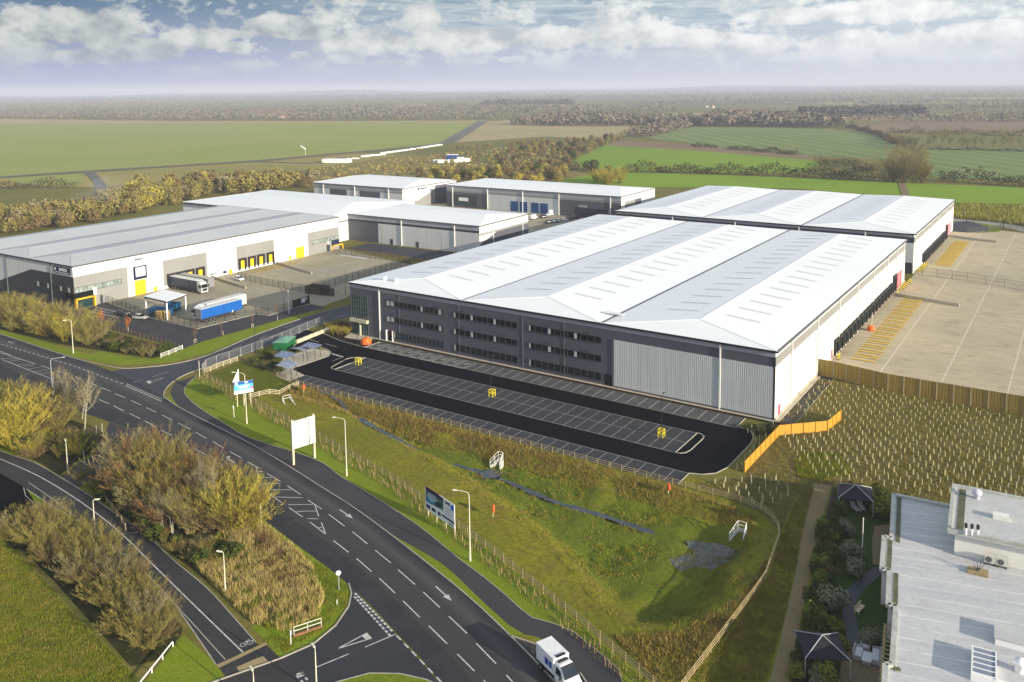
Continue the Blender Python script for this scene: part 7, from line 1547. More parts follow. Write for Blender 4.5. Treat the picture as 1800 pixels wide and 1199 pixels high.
def plant_scrub(limit=290):
    _scrub.sort(key=lambda t: -t[1]/np.linalg.norm(np.array(t[0])-CAM[:2])); rest = {}
    for i, (p, h, k, labs) in enumerate(_scrub):
        me = random.choice(SB[k]); s = h/7.0
        if i < limit: tag(put('scrub_tree', me, None, (p[0], p[1], 0), random.uniform(0, 6.28), (s*random.uniform(.9, 1.3), s*random.uniform(.9, 1.3), s)), labs[k], 'tree', labs['group']+' '+k)
        else:
            c = np.empty(len(me.vertices)*3, np.float32); me.vertices.foreach_get('co', c); c = c.reshape(-1, 3)*s; a = random.uniform(0, 6.28); x = c[:, 0]*math.cos(a)-c[:, 1]*math.sin(a)+p[0]; y = c[:, 0]*math.sin(a)+c[:, 1]*math.cos(a)+p[1]; rest.setdefault(k, []).append(np.column_stack([x, y, c[:, 2]]))
    for k, L in rest.items(): V = np.concatenate(L); tag(put('scrub', np_mesh('scrub', V, np.arange(len(V)).reshape(-1, 4), [SB[k][0].materials[0]])), kind='stuff')
def zone(px, n, hr, kinds, label, group, dmin=0.0, name='shrub', cat='shrub', hf=None):
    poly = [p[:2] for p in pts(px)]; labs = label if isinstance(label, dict) else None
    for p in fill(poly, n, dmin):
        k = random.choice(kinds); h = random.uniform(*hr)*(hf(p) if hf else 1); bush(p, h, k, labs[k] if labs else label, group+((' '+k) if labs else ''), name, cat)
# big thicket between the two roads
K = {'olive': 'bare olive twigged shrub in the big thicket between the two roads', 'brown': 'bare brown twigged shrub in the big thicket between the two roads', 'yel': 'bright yellow twigged shrub in the big thicket between the two roads', 'rust': 'reddish twigged shrub in the big thicket between the two roads', 'grey': 'bare grey twigged shrub in the big thicket between the two roads'}
zone([(212, 838), (255, 828), (300, 838), (350, 856), (400, 890), (425, 915), (400, 935), (345, 940), (300, 925), (255, 893), (222, 868)], 34, (5.5, 8.0), ['olive', 'olive', 'brown', 'grey', 'rust'], K, 'shrubs of the big thicket', 2.2)
zone([(262, 868), (290, 872), (300, 900), (275, 900)], 5, (4.5, 6), ['yel'], K, 'shrubs of the big thicket', 1.6); zone([(340, 890), (380, 895), (390, 915), (360, 915)], 4, (6, 7), ['rust'], K, 'shrubs of the big thicket', 1.6)
zone([(385, 915), (412, 905), (432, 930), (405, 940)], 6, (6.0, 8.0), ['yel'], 'tall upright yellow willow at the road end of the big thicket', 'yellow willows', 1.5)
zone([(215, 870), (240, 885), (280, 925), (320, 955), (420, 960), (440, 975), (380, 1000), (330, 985), (270, 950), (225, 900)], 30, (1.2, 2.6), ['brown', 'green', 'olive', 'grey'], 'low bramble bush along the edge of the big thicket', 'brambles at the thicket edge', 1.4, 'bramble')
zone([(140, 845), (190, 840), (215, 868), (190, 880), (160, 862)], 14, (1.2, 3.2), ['olive', 'green', 'brown'], 'low bush at the corner of the cycle road and the path crossing', 'bushes at the path crossing', 1.3)
bt = [bare_tree('birch', 10, s, V_BARK, V_GREY, fine=900, w=.13) for s in (5, 6)]+[bare_tree('pale_tree', 8, s, V_BARK, V_OLIVE, fine=900, w=.10, multi=3, spread=.6, up=.9) for s in (8, 9)]
def tree(p, h, tmpl, h0, label, group=None, name='bare_tree', cat='tree', rz=None, z=0.0):
    s = h/h0; t = thing(name, label, cat, (p[0], p[1], z), random.uniform(0, 6.28) if rz is None else rz, group); t.scale = (s, s, s); put('trunk', tmpl[0], t); put('crown', tmpl[1], t); return t
for u, v, vt, k, l in ((119, 737, 648, 0, 'tall white stemmed birch at the roadside left of the path crossing'), (149, 757, 658, 1, 'forked white stemmed birch nearest the two white bollards'), (144.5, 737, 680, 0, 'thin pale birch stem just behind the forked birch')):
    tree(at(u, v), height(u, v, vt), bt[k], 10.5, l, None, 'birch_tree')
for u, v, vt, k in ((288, 930, 850, 2), (305, 938, 855, 3), (318, 930, 850, 2), (352, 917, 825, 0), (357, 918, 830, 1), (373, 917, 830, 0), (330, 938, 870, 3), (270, 915, 860, 2)):
    tree(at(u, v), height(u, v, vt), bt[k], 9.5, 'pale stemmed young tree on the sunny front of the big thicket', 'pale young trees of the thicket')
# shrubs at the left edge
zone([(-30, 745), (15, 735), (40, 760), (30, 790), (-30, 780)], 8, (7, 10), ['yel', 'olive'], {'yel': 'big yellow green bush at the left edge of the picture', 'olive': 'big olive bush at the left edge of the picture'}, 'bushes at the left edge', 2.0)
zone([(30, 730), (75, 725), (112, 740), (105, 765), (60, 765)], 10, (4.5, 7), ['brown', 'olive', 'grey'], 'bare brown bush beside the birches at the left', 'bare bushes beside the birches', 1.8)
zone([(25, 775), (90, 765), (180, 770), (165, 795), (120, 812), (60, 805), (30, 795)], 30, (1.5, 3.2), ['olive', 'green', 'brown', 'grey', 'yel'], 'low scrubby bush between the cycle road and the birches', 'low bushes below the birches', 1.5)
# strip beside the lawn, bottom left
zone([(5, 945), (60, 915), (130, 930), (190, 972), (250, 1030), (305, 1095), (300, 1125), (262, 1140), (225, 1115), (185, 1070), (120, 1010), (60, 975)], 78, (2.2, 4.2), ['olive', 'olive', 'grey', 'brown', 'olive'], {'olive': 'bare olive shrub in the strip between lawn and cycle road', 'grey': 'bare grey shrub in the strip between lawn and cycle road', 'brown': 'bare brown shrub in the strip between lawn and cycle road'}, 'shrubs beside the cycle road', 1.3)
zone([(60, 915), (135, 930), (200, 985), (300, 1100), (290, 1135), (240, 1120), (150, 1020)], 26, (1.0, 2.0), ['green', 'light'], 'leafy low bush under the bare shrubs of the cycle road strip', 'leafy bushes beside the cycle road', 1.2)
# hedge line on the far verge of the main road
zone([(-60, 545), (-20, 535), (40, 545), (100, 560), (150, 578), (185, 597), (165, 612), (120, 603), (60, 590), (0, 577), (-60, 566)], 58, (3.8, 6.4), ['olive', 'olive', 'yel', 'grey', 'olive', 'brown'], {'olive': 'bare olive shrub in the hedge on the far verge of the main road', 'yel': 'yellow green shrub in the hedge on the far verge of the main road', 'grey': 'bare grey shrub in the hedge on the far verge of the main road', 'brown': 'bare brown shrub in the hedge on the far verge of the main road'}, 'hedge on the far verge', 2.0, hf=lambda p: .62 if p[0] > -48 else 1)
zone([(170, 592), (215, 600), (300, 617), (262, 628), (215, 620), (180, 612)], 34, (1.2, 2.8), ['brown', 'olive', 'green', 'grey', 'green'], 'low scrub bush below the bakery car park fence', 'low scrub below the bakery car park', 1.6)
# young street trees with russet leaves
for u, v, vt, l in ((178, 571, 542, 'left small tree holding russet leaves in front of the bakery car park'), (224.5, 582, 556, 'right small tree holding russet leaves in front of the bakery car park')):
    p = at(u, v); h = height(u, v, vt); t = thing('young_tree', l, 'tree', p); MB().tube((0, 0, 0), (0, 0, h*.6), .06, .04, 6).build('trunk', V_DBARK, t); put('crown', leaf_bush('russet_crown', h*.24, h*.75, 420, .17, int(u), veg_mat('russet_leaves', (.42, .17, .05), (.36, .13, .04))), t, (0, 0, h*.28)); MB().box(-.4, -.32, -.05, .05, 0, 1.1).box(.32, .4, -.05, .05, 0, 1.1).bar((-.4, 0, 1), (.4, 0, 1), .05, .08).build('stake', m_railw, t)
ty = bare_tree('young', 5, 31, V_DBARK, V_RUST, fine=260, w=.05, spread=.5)
for u, v, vt in ((343, 603, 574), (391, 589, 560), (444, 576, 548), (488, 563, 536)):
    t = tree(at(u, v), height(u, v, vt), ty, 5.2, 'slender bare young tree with stakes on the verge along the access road', 'young trees along the access road', 'young_tree'); MB().box(-.45, -.35, -.05, .05, 0, 1.3).box(.35, .45, -.05, .05, 0, 1.3).bar((-.4, 0, 1.1), (.4, 0, 1.1), .06, .1).build('stake', m_railw, t)
# planting by the entrance
zone([(440, 640), (470, 622), (495, 628), (488, 645), (500, 655), (470, 652)], 40, (.8, 1.5), ['green', 'green', 'brown'], 'dark clipped shrub in the bed between the lawn and the cycle shelters', 'dark shrubs by the cycle shelters', .9)
zone([(575, 577), (600, 572), (616, 580), (612, 590), (585, 590)], 26, (1.2, 2.2), ['rust', 'yel', 'olive'], 'russet stemmed shrub in front of the glazed stair tower', 'russet shrubs by the stair tower', .9)
zone([(1300, 752), (1352, 752), (1362, 765), (1332, 765)], 8, (.7, 1.2), ['green', 'brown'], 'small dark shrub at the corner of the car park kerb', 'small shrubs at the car park corner', .9)
# garden shrubs
for u, v, h, k in ((1486, 942, 2.3, 'sage'), (1498, 985, 2.6, 'sage'), (1502, 1012, 2.2, 'sage'), (1466, 1072, 3.0, 'sage'), (1533, 1133, 2.0, 'sage'), (1450, 1199, 2.4, 'light'), (1436, 1205, 2.0, 'sage'), (1548, 905, 2.8, 'light'), (1558, 912, 2.2, 'green'), (1442, 1000, 2.0, 'light'), (1445, 985, 2.1, 'green'), (1463, 932, 2.6, 'green'), (1440, 1030, 2.0, 'light'), (1468, 1110, 1.8, 'light'), (1428, 1095, 2.2, 'green'), (1440, 1075, 2.0, 'green'), (1476, 905, 2.2, 'green'), (1535, 895, 1.6, 'green'), (1480, 1140, 1.6, 'light')):
    bush(at(u, v), h, k, {'sage': 'rounded silvery green shrub in the dark garden', 'light': 'fresh green shrub in the dark garden', 'green': 'dark evergreen shrub in the dark garden'}[k], 'garden shrubs '+k, 'garden_shrub')
zone([(1448, 930), (1466, 900), (1476, 905), (1458, 1040), (1440, 1120), (1410, 1199), (1395, 1199), (1432, 1010)], 46, (1.0, 2.2), ['green', 'green', 'brown', 'light'], 'hedge shrub along the garden side of the dirt track', 'hedge along the dirt track', 1.1, 'garden_shrub')
zone([(1478, 858), (1565, 872), (1560, 884), (1535, 884), (1480, 868)], 22, (1.5, 2.6), ['green', 'olive'], 'dark shrub behind the far gazebo', 'shrubs behind the far gazebo', 1.0, 'garden_shrub')
# ------------------------------------------------------------------ grass, weeds and canes (uncountable)
def tuft_field(name, px, n, hr, w, m, lean=.35, z=None, poly=None, clump=0):
    poly = poly or [p[:2] for p in pts(px)]; P = np.array(poly); lo, hi = P.min(0), P.max(0); Q = rng.uniform(lo, hi, (n*4, 2))
    if clump:
        cc = rng.uniform(lo, hi, (clump, 2)); Q = cc[rng.integers(0, clump, n*4)]+rng.normal(size=(n*4, 2))*.35
    x, y = Q[:, 0], Q[:, 1]; ins = np.zeros(len(Q), bool)
    for i in range(len(P)):
        a, b = P[i], P[(i+1) % len(P)]; ins ^= ((a[1] > y) != (b[1] > y)) & (x < (b[0]-a[0])*(y-a[1])/((b[1]-a[1]) or 1e-9)+a[0])
    Q = Q[ins][:n]; n = len(Q); Z = -crest_depth(Q[:, 0], Q[:, 1]) if z is None else np.full(n, z); P0 = np.column_stack([Q, Z-.02]); h = rng.uniform(hr[0], hr[1], n); a = rng.uniform(0, 2*PI, n); l = rng.uniform(0, lean, n)*h
    P1 = P0+np.column_stack([np.cos(a)*l, np.sin(a)*l, h]); V, F = blades(P0, P1, w*rng.uniform(.6, 1.4, n), rng); return tag(put(name, np_mesh(name, V, F, [m])), kind='stuff')
tri_ = [(330, 985), (430, 900), (500, 950), (545, 990), (570, 1050), (560, 1085), (500, 1110), (440, 1095), (380, 1035)]
tuft_field('long_grass', tri_, 30000, (.4, 1.1), .07, V_STRAW, .5, 0, clump=700); tuft_field('long_grass', tri_, 12000, (.3, .8), .07, V_BLADE, .5, 0, clump=300); tuft_field('long_grass', [(420, 930), (480, 950), (520, 1000), (545, 1040), (520, 1050), (470, 1010)], 7000, (.4, 1.0), .08, V_RUST, .5, 0, clump=90)
CP = [tuple(p) for p in CREST]
tuft_field('basin_weeds', None, 15000, (.12, .42), .07, V_WEED, .6, poly=CP, clump=2600); tuft_field('basin_grass', None, 26000, (.10, .35), .07, V_BLADE, .6, poly=CP, clump=1600)
tuft_field('bank_weeds', None, 26000, (.2, .7), .07, V_WEED, .5, poly=[(16, -34.8), (103, -35), (118, -37), (118, -40), (60, -40.5), (20, -41)], clump=1500); tuft_field('bank_weeds', None, 9000, (.2, .6), .06, V_RUST, .5, poly=[(20, -35), (85, -35), (85, -39.5), (30, -40)], clump=500)
fx_ = [np.array(p[:2]) for p in pts(fence_road[1:8])]; wn_ = []
for a, b_ in zip(fx_[:-1], fx_[1:]): d = (b_-a)/np.linalg.norm(b_-a); wn_.append((a, b_, np.array([d[1], -d[0]])))
strip_ = [tuple(a+n*.25) for a, b_, n in wn_]+[tuple(wn_[-1][1]+wn_[-1][2]*.25)]; strip_ += [tuple(wn_[-1][1]+wn_[-1][2]*2.3)]+[tuple(a+n*2.3) for a, b_, n in wn_[::-1]]
tuft_field('hedge_whips', None, 5200, (.7, 1.35), .085, V_CANE, .12, 0, poly=strip_); tuft_field('hedge_litter', None, 9000, (.1, .4), .09, V_BROWN, .9, 0, poly=strip_)
tuft_field('lawn_grass', [(0, 945), (60, 1000), (130, 1080), (230, 1180), (250, 1215), (-20, 1215), (-20, 945)], 26000, (.10, .30), .06, V_BLADE, .8, 0, clump=2200); tuft_field('lawn_grass', [(0, 955), (60, 1010), (130, 1090), (210, 1180), (0, 1199)], 9000, (.10, .30), .06, V_WEED, .8, 0, clump=700)
tuft_field('verge_grass', [(350, 690), (440, 745), (560, 800), (700, 880), (820, 975), (900, 1045), (850, 985), (700, 862), (560, 785), (440, 720), (370, 675)], 12000, (.06, .2), .05, V_BLADE, .8, 0, clump=1400)
tuft_field('verge_grass', [(500, 955), (570, 995), (611, 1030), (612, 1065), (585, 1098), (500, 1150), (455, 1125), (520, 1110), (575, 1070), (560, 1010)], 9000, (.08, .3), .06, V_BLADE, .7, 0, clump=900)
fieldpx = [(1311, 838), (1215, 850), (1345, 905), (1372, 935), (1400, 870), (1440, 850), (1640, 880), (1830, 900), (1830, 745), (1800, 733), (1440, 665), (1380, 735), (1335, 755), (1328, 775)]
tuft_field('field_weeds', fieldpx, 42000, (.10, .40), .08, V_WEED, .8, 0, clump=4200); tuft_field('field_weeds', [(1395, 810), (1420, 795), (1475, 800), (1500, 835), (1440, 845), (1405, 840)], 9000, (.15, .45), .08, V_BLADE, .7, 0, clump=350)
tuft_field('rough_weeds', [(1375, 935), (1405, 868), (1432, 855), (1412, 930), (1398, 1005), (1372, 1110), (1345, 1199), (1225, 1199), (1350, 1020)], 20000, (.10, .40), .08, V_WEED, .8, 0, clump=2000); tuft_field('rough_weeds', [(1080, 1120), (1200, 1110), (1300, 1050), (1350, 980), (1345, 1030), (1210, 1199), (1150, 1199)], 12000, (.15, .5), .08, V_WEED, .7, None, clump=1200)
tuft_field('marker_canes', [(1090, 1112), (1180, 1112), (1260, 1085), (1330, 1015), (1340, 1030), (1215, 1190), (1140, 1185)], 150, (.7, 1.1), .10, V_CANE, .12, 0)
# ------------------------------------------------------------------ tree shelters in rows
m_tube = mat('tree_shelter', (.55, .50, .27), .6, (.45, .42, .24), 1.0)
sh = MB().tube((0, 0, 0), (0, 0, .82), .065, .065, 6).mesh('tree_shelter', m_tube); stk = MB().box(.10, .14, -.02, .02, 0, 1.1).mesh('stake', m_railw)
va, vb = np.array([.92, -1.65]), np.array([1.95, -.32]); base = np.array(at(1470, 690)[:2]); A_poly = [p[:2] for p in pts([(1440, 668), (1800, 737), (1860, 750), (1860, 905), (1640, 872), (1530, 862), (1445, 846), (1400, 815), (1372, 770), (1455, 762), (1482, 745), (1480, 735), (1380, 733)])]
sp_ = []
for i in range(-60, 60):
    for j in range(-60, 60):
        p = base+va*i+vb*j+rng.normal(size=2)*.11
        if inside(p, A_poly) and rng.uniform() > .06: sp_.append(p)
for p in fill([p[:2] for p in pts([(1320, 840), (1240, 850), (1340, 895), (1390, 870), (1380, 845)])], 42, 1.5)+fill([p[:2] for p in pts([(1305, 755), (1345, 752), (1362, 748), (1335, 785), (1318, 820), (1290, 830), (1330, 780)])], 30, 1.2): sp_.append(np.array(p))
sp_.sort(key=lambda p: np.linalg.norm(p-CAM[:2]))
o = None
for p in sp_[:300]:
    t = thing('tree_shelter', 'pale plastic tree shelter tube staked in the rows of the planted field', 'tree shelter', (p[0], p[1], 0), random.uniform(0, 6), 'tree shelters in the planted field'); t.scale = (1, 1, random.uniform(.8, 1.15)); c = put('tube', sh, t); put('stake', stk, t)
b = MB()
for p in sp_[300:]: b.tube((p[0], p[1], 0), (p[0], p[1], random.uniform(.6, .9)), .065, .065, 5)
o = b.build('far_tree_shelters', m_tube); tag(o, kind='stuff')
# two saplings and a leaning stake in the field
for u, v, vt, l in ((1484, 711, 672, 'slim leaning sapling above the end of the orange fence'), (1503, 692, 654, 'slim leaning sapling against the acoustic fence')): tree(at(u, v), height(u, v, vt), ty, 5.2, l, None, 'sapling')
# ------------------------------------------------------------------ farmland beyond
def field_mat(name, a, b_, c_, streak=None, rough=.95):
    m, nt, b, obj, tc = base_mat(name); b.inputs['Roughness'].default_value = rough; b.inputs['Specular IOR Level'].default_value = .05
    c = nt.mix(nt.ramp(nt.noise(obj, .006, 5, .6), [(.40, 0.), (.62, 1.)]), a, b_); c = nt.mix(nt.ramp(nt.noise(nt.mapping(obj, (.3, 1, 1), (0, 0, .6)), .05, 5, .65), [(.45, 0.), (.75, .6)]), c, c_)
    if streak:
        pitch, ang, amt, col = streak; sx = nt.new('ShaderNodeSeparateXYZ'); nt.link(nt.mapping(obj, (1, 1, 1), (0, 0, ang)), sx.inputs[0])
        ln = nt.math('LESS_THAN', nt.math('PINGPONG', nt.math('ADD', sx.outputs[1], nt.math('MULTIPLY', nt.noise(obj, .03, 2), 4.)), pitch/2), pitch*.13); c = nt.mix(nt.math('MULTIPLY', ln, amt), c, col)
    nt.link(c, b.inputs['Base Color']); return m
f_air = field_mat('airfield_turf', (.24, .28, .060), (.28, .29, .085), (.33, .30, .12)); f_tan = field_mat('stubble', (.36, .29, .15), (.31, .25, .12), (.40, .34, .20)); f_bright = field_mat('bright_crop', (.19, .29, .025), (.16, .25, .025), (.22, .28, .045)); f_green = field_mat('winter_wheat', (.15, .21, .065), (.125, .18, .055), (.19, .22, .08), (22.0, -2.2, .7, (.24, .26, .13)))
f_dull = field_mat('dull_pasture', (.15, .16, .05), (.19, .17, .065), (.11, .12, .035)); f_plough = field_mat('ploughed_soil', (.20, .145, .085), (.24, .175, .105), (.16, .115, .07)); f_heath = field_mat('heath', (.24, .19, .065), (.17, .15, .05), (.28, .21, .09)); f_straw = field_mat('straw_pasture', (.30, .25, .085), (.24, .22, .07), (.34, .28, .11)); f_track = mat('old_tarmac', (.10, .092, .082), .9, (.13, .12, .10), .05)
_fz = [.03]
def field(name, px, m):
    _fz[0] += .012; return sheet(name, [p[:2] for p in pts(px)], _fz[0], m)
field('pasture', [(-900, 440), (-300, 350), (0, 322), (200, 318), (400, 318), (560, 318), (700, 335), (1000, 335), (1170, 330), (1000, 300), (700, 270), (300, 262), (-900, 300)], f_heath)
field('far_fields', [(-1500, 205), (-300, 196), (600, 190), (1100, 190), (1800, 185), (2600, 180), (2600, 168), (1800, 168), (900, 170), (-300, 180), (-1500, 190)], f_dull)
field('field', [(-400, 240), (0, 217), (300, 217), (600, 215), (848, 213.5), (800, 240), (775, 252), (600, 269), (470, 281), (330, 290), (160, 300.5), (0, 311), (-400, 345)], f_air)
field('field', [(-400, 236), (0, 209), (300, 212.5), (600, 213), (860, 211.5), (848, 213.5), (600, 215), (300, 217), (0, 217), (-400, 241)], f_tan)
field('field', [(-200, 330), (0, 314), (160, 304), (330, 293), (470, 284), (640, 270), (700, 274), (560, 296), (400, 318), (330, 322), (200, 330), (0, 328)], f_straw); field('field', [(20, 313), (140, 306), (146, 324), (40, 330)], f_air)
field('field', [(858, 213.5), (905, 211), (1130, 222), (1130, 232), (1060, 246), (960, 240), (800, 251)], f_tan)
field('field', [(1010, 281), (1060, 256), (1090, 249), (1250, 257), (1400, 272), (1445, 290), (1400, 305), (1090, 300), (1020, 296)], f_bright); field('field', [(1062, 254), (1090, 247.5), (1250, 256), (1420, 270), (1430, 282), (1380, 278), (1250, 267), (1085, 257)], f_plough)
field('field', [(1140, 243), (1215, 223), (1500, 228), (1575, 252), (1560, 282), (1400, 272), (1250, 257)], f_green); field('field', [(1610, 258), (1800, 262), (2100, 270), (2100, 325), (1800, 318), (1640, 312)], f_green)
field('field', [(950, 322), (1075, 302), (1400, 312), (1540, 320), (1800, 330), (2200, 345), (2200, 385), (1800, 360), (1680, 357), (1400, 332), (1170, 330), (1000, 330)], f_bright)
field('field', [(1560, 240), (1800, 240), (2100, 243), (2100, 262), (1800, 258), (1620, 256)], f_dull); field('field', [(1480, 224), (1560, 212), (1800, 212), (2200, 212), (2200, 232), (1800, 229), (1560, 232)], f_plough); field('field', [(1480, 208), (1640, 200), (1800, 203), (2200, 203), (2200, 211), (1800, 211), (1500, 212)], f_tan)
for q, m_ in (([(600, 203), (860, 198), (1040, 200), (1030, 206), (700, 208)], f_dull), ([(1040, 203), (1260, 198), (1480, 196), (1480, 202), (1260, 206)], f_tan), ([(1300, 190), (1600, 186), (1800, 190), (1800, 196), (1400, 194)], f_plough), ([(150, 196), (350, 192), (420, 197), (200, 201)], f_dull), ([(1330, 180), (1640, 178), (1800, 181), (1500, 184)], f_tan), ([(700, 182), (900, 180), (1000, 183), (800, 186)], f_dull), ([(420, 199), (520, 197), (580, 200), (470, 203)], f_tan), ([(1640, 172), (1800, 171), (1900, 174), (1700, 175)], f_tan)): field('field', q, m_)
def ribbon(name, px, w, m, z=None):
    _fz[0] += .012; Q = smooth_line(pts(px), 6.0); V = []
    for i, p in enumerate(Q):
        d = Q[min(i+1, len(Q)-1)]-Q[max(0, i-1)]; n = np.array([-d[1], d[0]])/(np.linalg.norm(d)+1e-9)*w/2; V += [(*(p[:2]-n), _fz[0]), (*(p[:2]+n), _fz[0])]
    tag(put(name, np_mesh(name, V, [(2*i, 2*i+2, 2*i+3, 2*i+1) for i in range(len(Q)-1)], [m])), kind='structure')
ribbon('track', [(-150, 324), (0, 312), (160, 301), (330, 290.5), (470, 281.5), (600, 269.5), (700, 262), (775, 252.5)], 10, f_track); field('runway', [(768, 254), (800, 250.5), (858, 213.5), (842, 212.5)], f_track)
ribbon('track', [(152, 301), (165, 311), (174, 322), (178, 334), (172, 345)], 7, f_track); ribbon('track', [(430, 284), (520, 287), (570, 287)], 5, f_track); ribbon('track', [(940, 322), (970, 306), (1010, 296), (1060, 300)], 4, f_tan); ribbon('track', [(1585, 322), (1592, 345), (1596, 356)], 4, f_plough)
# far woodland: belts that read as one mass
V_WOOD = veg_mat('winter_wood', (.17, .14, .105), (.20, .165, .12), (.12, .105, .08)); V_WOOD2 = veg_mat('far_conifers', (.075, .08, .065), (.09, .095, .075), (.055, .06, .05))
def wood(px, n, hr, m, label_unused=None, cards=9, row=None):
    poly = [p[:2] for p in pts(px)]; P = np.array(fill(poly, n, 0, None, 40)); n = len(P); h = rng.uniform(hr[0], hr[1], n); k = cards; r = h*.36
    u = rng.normal(size=(n, k, 3)); u /= np.linalg.norm(u, axis=2, keepdims=True); C = np.column_stack([P, h*.58])[:, None, :]+u*np.stack([r, r, h*.40], 1)[:, None, :]; C[:, :, 2] = np.maximum(C[:, :, 2], h[:, None]*.1)
    a = np.cross(u, rng.normal(size=(n, k, 3))); a /= np.linalg.norm(a, axis=2, keepdims=True); b = np.cross(u, a)+u*.4; b /= np.linalg.norm(b, axis=2, keepdims=True); s = (h[:, None]*rng.uniform(.10, .24, (n, k)))[..., None]
    V = np.stack([C-a*s, C-b*s*.7, C+a*s*.9, C+b*s*.8], 2).reshape(-1, 3); return tag(put('woodland', np_mesh('woodland', V, np.arange(len(V)).reshape(-1, 4), [m])), kind='stuff')
wood([(895, 219), (1040, 208), (1215, 215), (1230, 222), (1100, 222), (930, 222)], 620, (11, 17), V_WOOD, cards=14); wood([(1215, 223), (1265, 208), (1480, 217), (1480, 226), (1300, 223)], 560, (13, 19), V_WOOD, cards=14); wood([(1405, 200), (1620, 197), (1630, 204), (1410, 206)], 520, (12, 18), V_WOOD2, cards=12); wood([(1100, 240), (1150, 226), (1215, 215), (1225, 224), (1140, 243)], 120, (8, 13), V_WOOD, cards=14)
wood([(-300, 215), (0, 200), (150, 192), (400, 198), (850, 204), (900, 208), (850, 211), (600, 212), (300, 212), (0, 209), (-300, 232)], 2600, (8, 15), V_WOOD)
wood([(-300, 196), (0, 186), (200, 182), (420, 184), (420, 190), (100, 194), (-300, 206)], 1500, (10, 16), V_WOOD); wood([(480, 192), (860, 188), (1150, 192), (1190, 197), (900, 200), (560, 198)], 1700, (9, 15), V_WOOD); wood([(840, 186), (1000, 183), (1010, 188), (860, 189)], 260, (14, 24), V_WOOD2); wood([(1480, 210), (1800, 206), (2000, 208), (2000, 212), (1500, 213)], 520, (6, 11), V_WOOD)
hor = lambda u: 154.0+(900-u)*.0117
for (u0, u1, d, n_, c_) in ((-300, 700, 17, 900, 0), (600, 1300, 20, 900, 0), (1100, 1500, 33, 320, 0), (1500, 2000, 46, 300, 0), (1500, 2000, 36, 300, 0), (1200, 2000, 27, 700, 0), (-300, 900, 13, 1300, 1), (700, 2000, 21, 1100, 0), (800, 2000, 16, 1200, 1), (-300, 2100, 12, 1900, 0), (-300, 2100, 9.5, 2000, 1)):
    wood([(u0, hor(u0)+d), (u1, hor(u1)+d), (u1, hor(u1)+d+1.6), (u0, hor(u0)+d+2.0)], n_, (9, 16) if d > 14 else (14, 24), V_WOOD2 if c_ else V_WOOD, cards=7)
for (u0, v0, u1, v1, n_) in ((1240, 206, 1420, 203, 60), (1600, 214, 1900, 215, 110), (1480, 209, 1640, 203, 70), (1330, 184, 1700, 182, 160), (1500, 189, 1900, 190, 160), (1240, 197, 1500, 194, 90), (600, 204, 870, 198.5, 120), (880, 210, 1040, 204, 60), (1150, 186, 1420, 183, 90), (1640, 196, 1900, 197, 90)): wood([(u0, v0), (u1, v1), (u1, v1+.8), (u0, v0+.9)], n_, (4, 10), V_WOOD, cards=8)
# a low rise on the horizon
hl = MB(); hillm = mat('far_hills', (.06, .06, .05), .95, (.09, .085, .06), .002)
V = []; N = 60
for i in range(N+1):
    u = -400+2600*i/N; p = np.array(at(u, hor(u)+9)); q = np.array(at(u, hor(u)+7.6)); hgt = 30+16*math.sin(i*.35)+12*math.sin(i*.83+1); V += [(p[0], p[1], -1), (q[0], q[1], max(12, hgt))]
tag(put('hills', np_mesh('hills', V, [(2*i, 2*i+2, 2*i+3, 2*i+1) for i in range(N)], [hillm])), kind='structure')
# hedges: each one a thing
def hedge(px, h, w, n_m, m, label, size=.55, name='hedge'):
    Q = resample(smooth_line(pts(px), 3.0), 1.0); n = int(len(Q)*n_m); Q = np.array(Q); i = rng.integers(0, len(Q), n); prof = 1+.28*np.sin(Q[i, 0]*.21)+.22*np.sin(Q[i, 1]*.37+1)+.18*np.sin(Q[i, 0]*.83); z = h*rng.uniform(.02, 1, n)**.75*prof*.85; C = Q[i].copy(); C[:, 2] = z; C[:, :2] += rng.normal(size=(n, 2))*w*.38*(1.15-.5*z/h)[:, None]
    u = rng.normal(size=(n, 3)); a = np.cross(u, rng.normal(size=(n, 3))); a /= np.linalg.norm(a, axis=1, keepdims=True); b = np.cross(u, a); b /= np.linalg.norm(b, axis=1, keepdims=True); s = (size*rng.uniform(.5, 1.3, n))[:, None]
    o = Q[0]; V = np.stack([C-a*s, C-b*s*.5, C+a*s, C+b*s*.5], 1).reshape(-1, 3)-np.array([o[0], o[1], 0]); return tag(put(name, np_mesh(name, V, np.arange(4*n).reshape(-1, 4), [m]), None, (o[0], o[1], 0)), label, 'hedge')
V_HEDGE = veg_mat('dark_hedge', (.075, .068, .026), (.09, .075, .034), (.045, .042, .018)); V_HEDGE2 = veg_mat('brown_hedge', (.13, .105, .05), (.11, .09, .045), (.075, .065, .03))
hedge([(1090, 304), (1180, 304), (1270, 307), (1400, 312), (1535, 319)], 7.5, 6, 26, V_HEDGE, 'long tall dark hedge across the fields behind the rear warehouse', .7); hedge([(1440, 287), (1490, 293), (1540, 302)], 6, 6, 20, V_HEDGE2, 'short dark hedge running up to the big tan tree', .7)
hedge([(1280, 263), (1340, 267), (1402, 273)], 4.5, 4, 16, V_HEDGE, 'low dark hedge between the bright green and the striped field', .7); hedge([(1215, 258.5), (1260, 260)], 4, 4, 12, V_HEDGE, 'two hedge clumps at the left of the striped field', .8); hedge([(1648, 318), (1700, 321), (1760, 325), (1840, 332)], 7.5, 6, 24, V_HEDGE, 'dark hedge right of the big tan tree beyond the rear warehouse', .7)
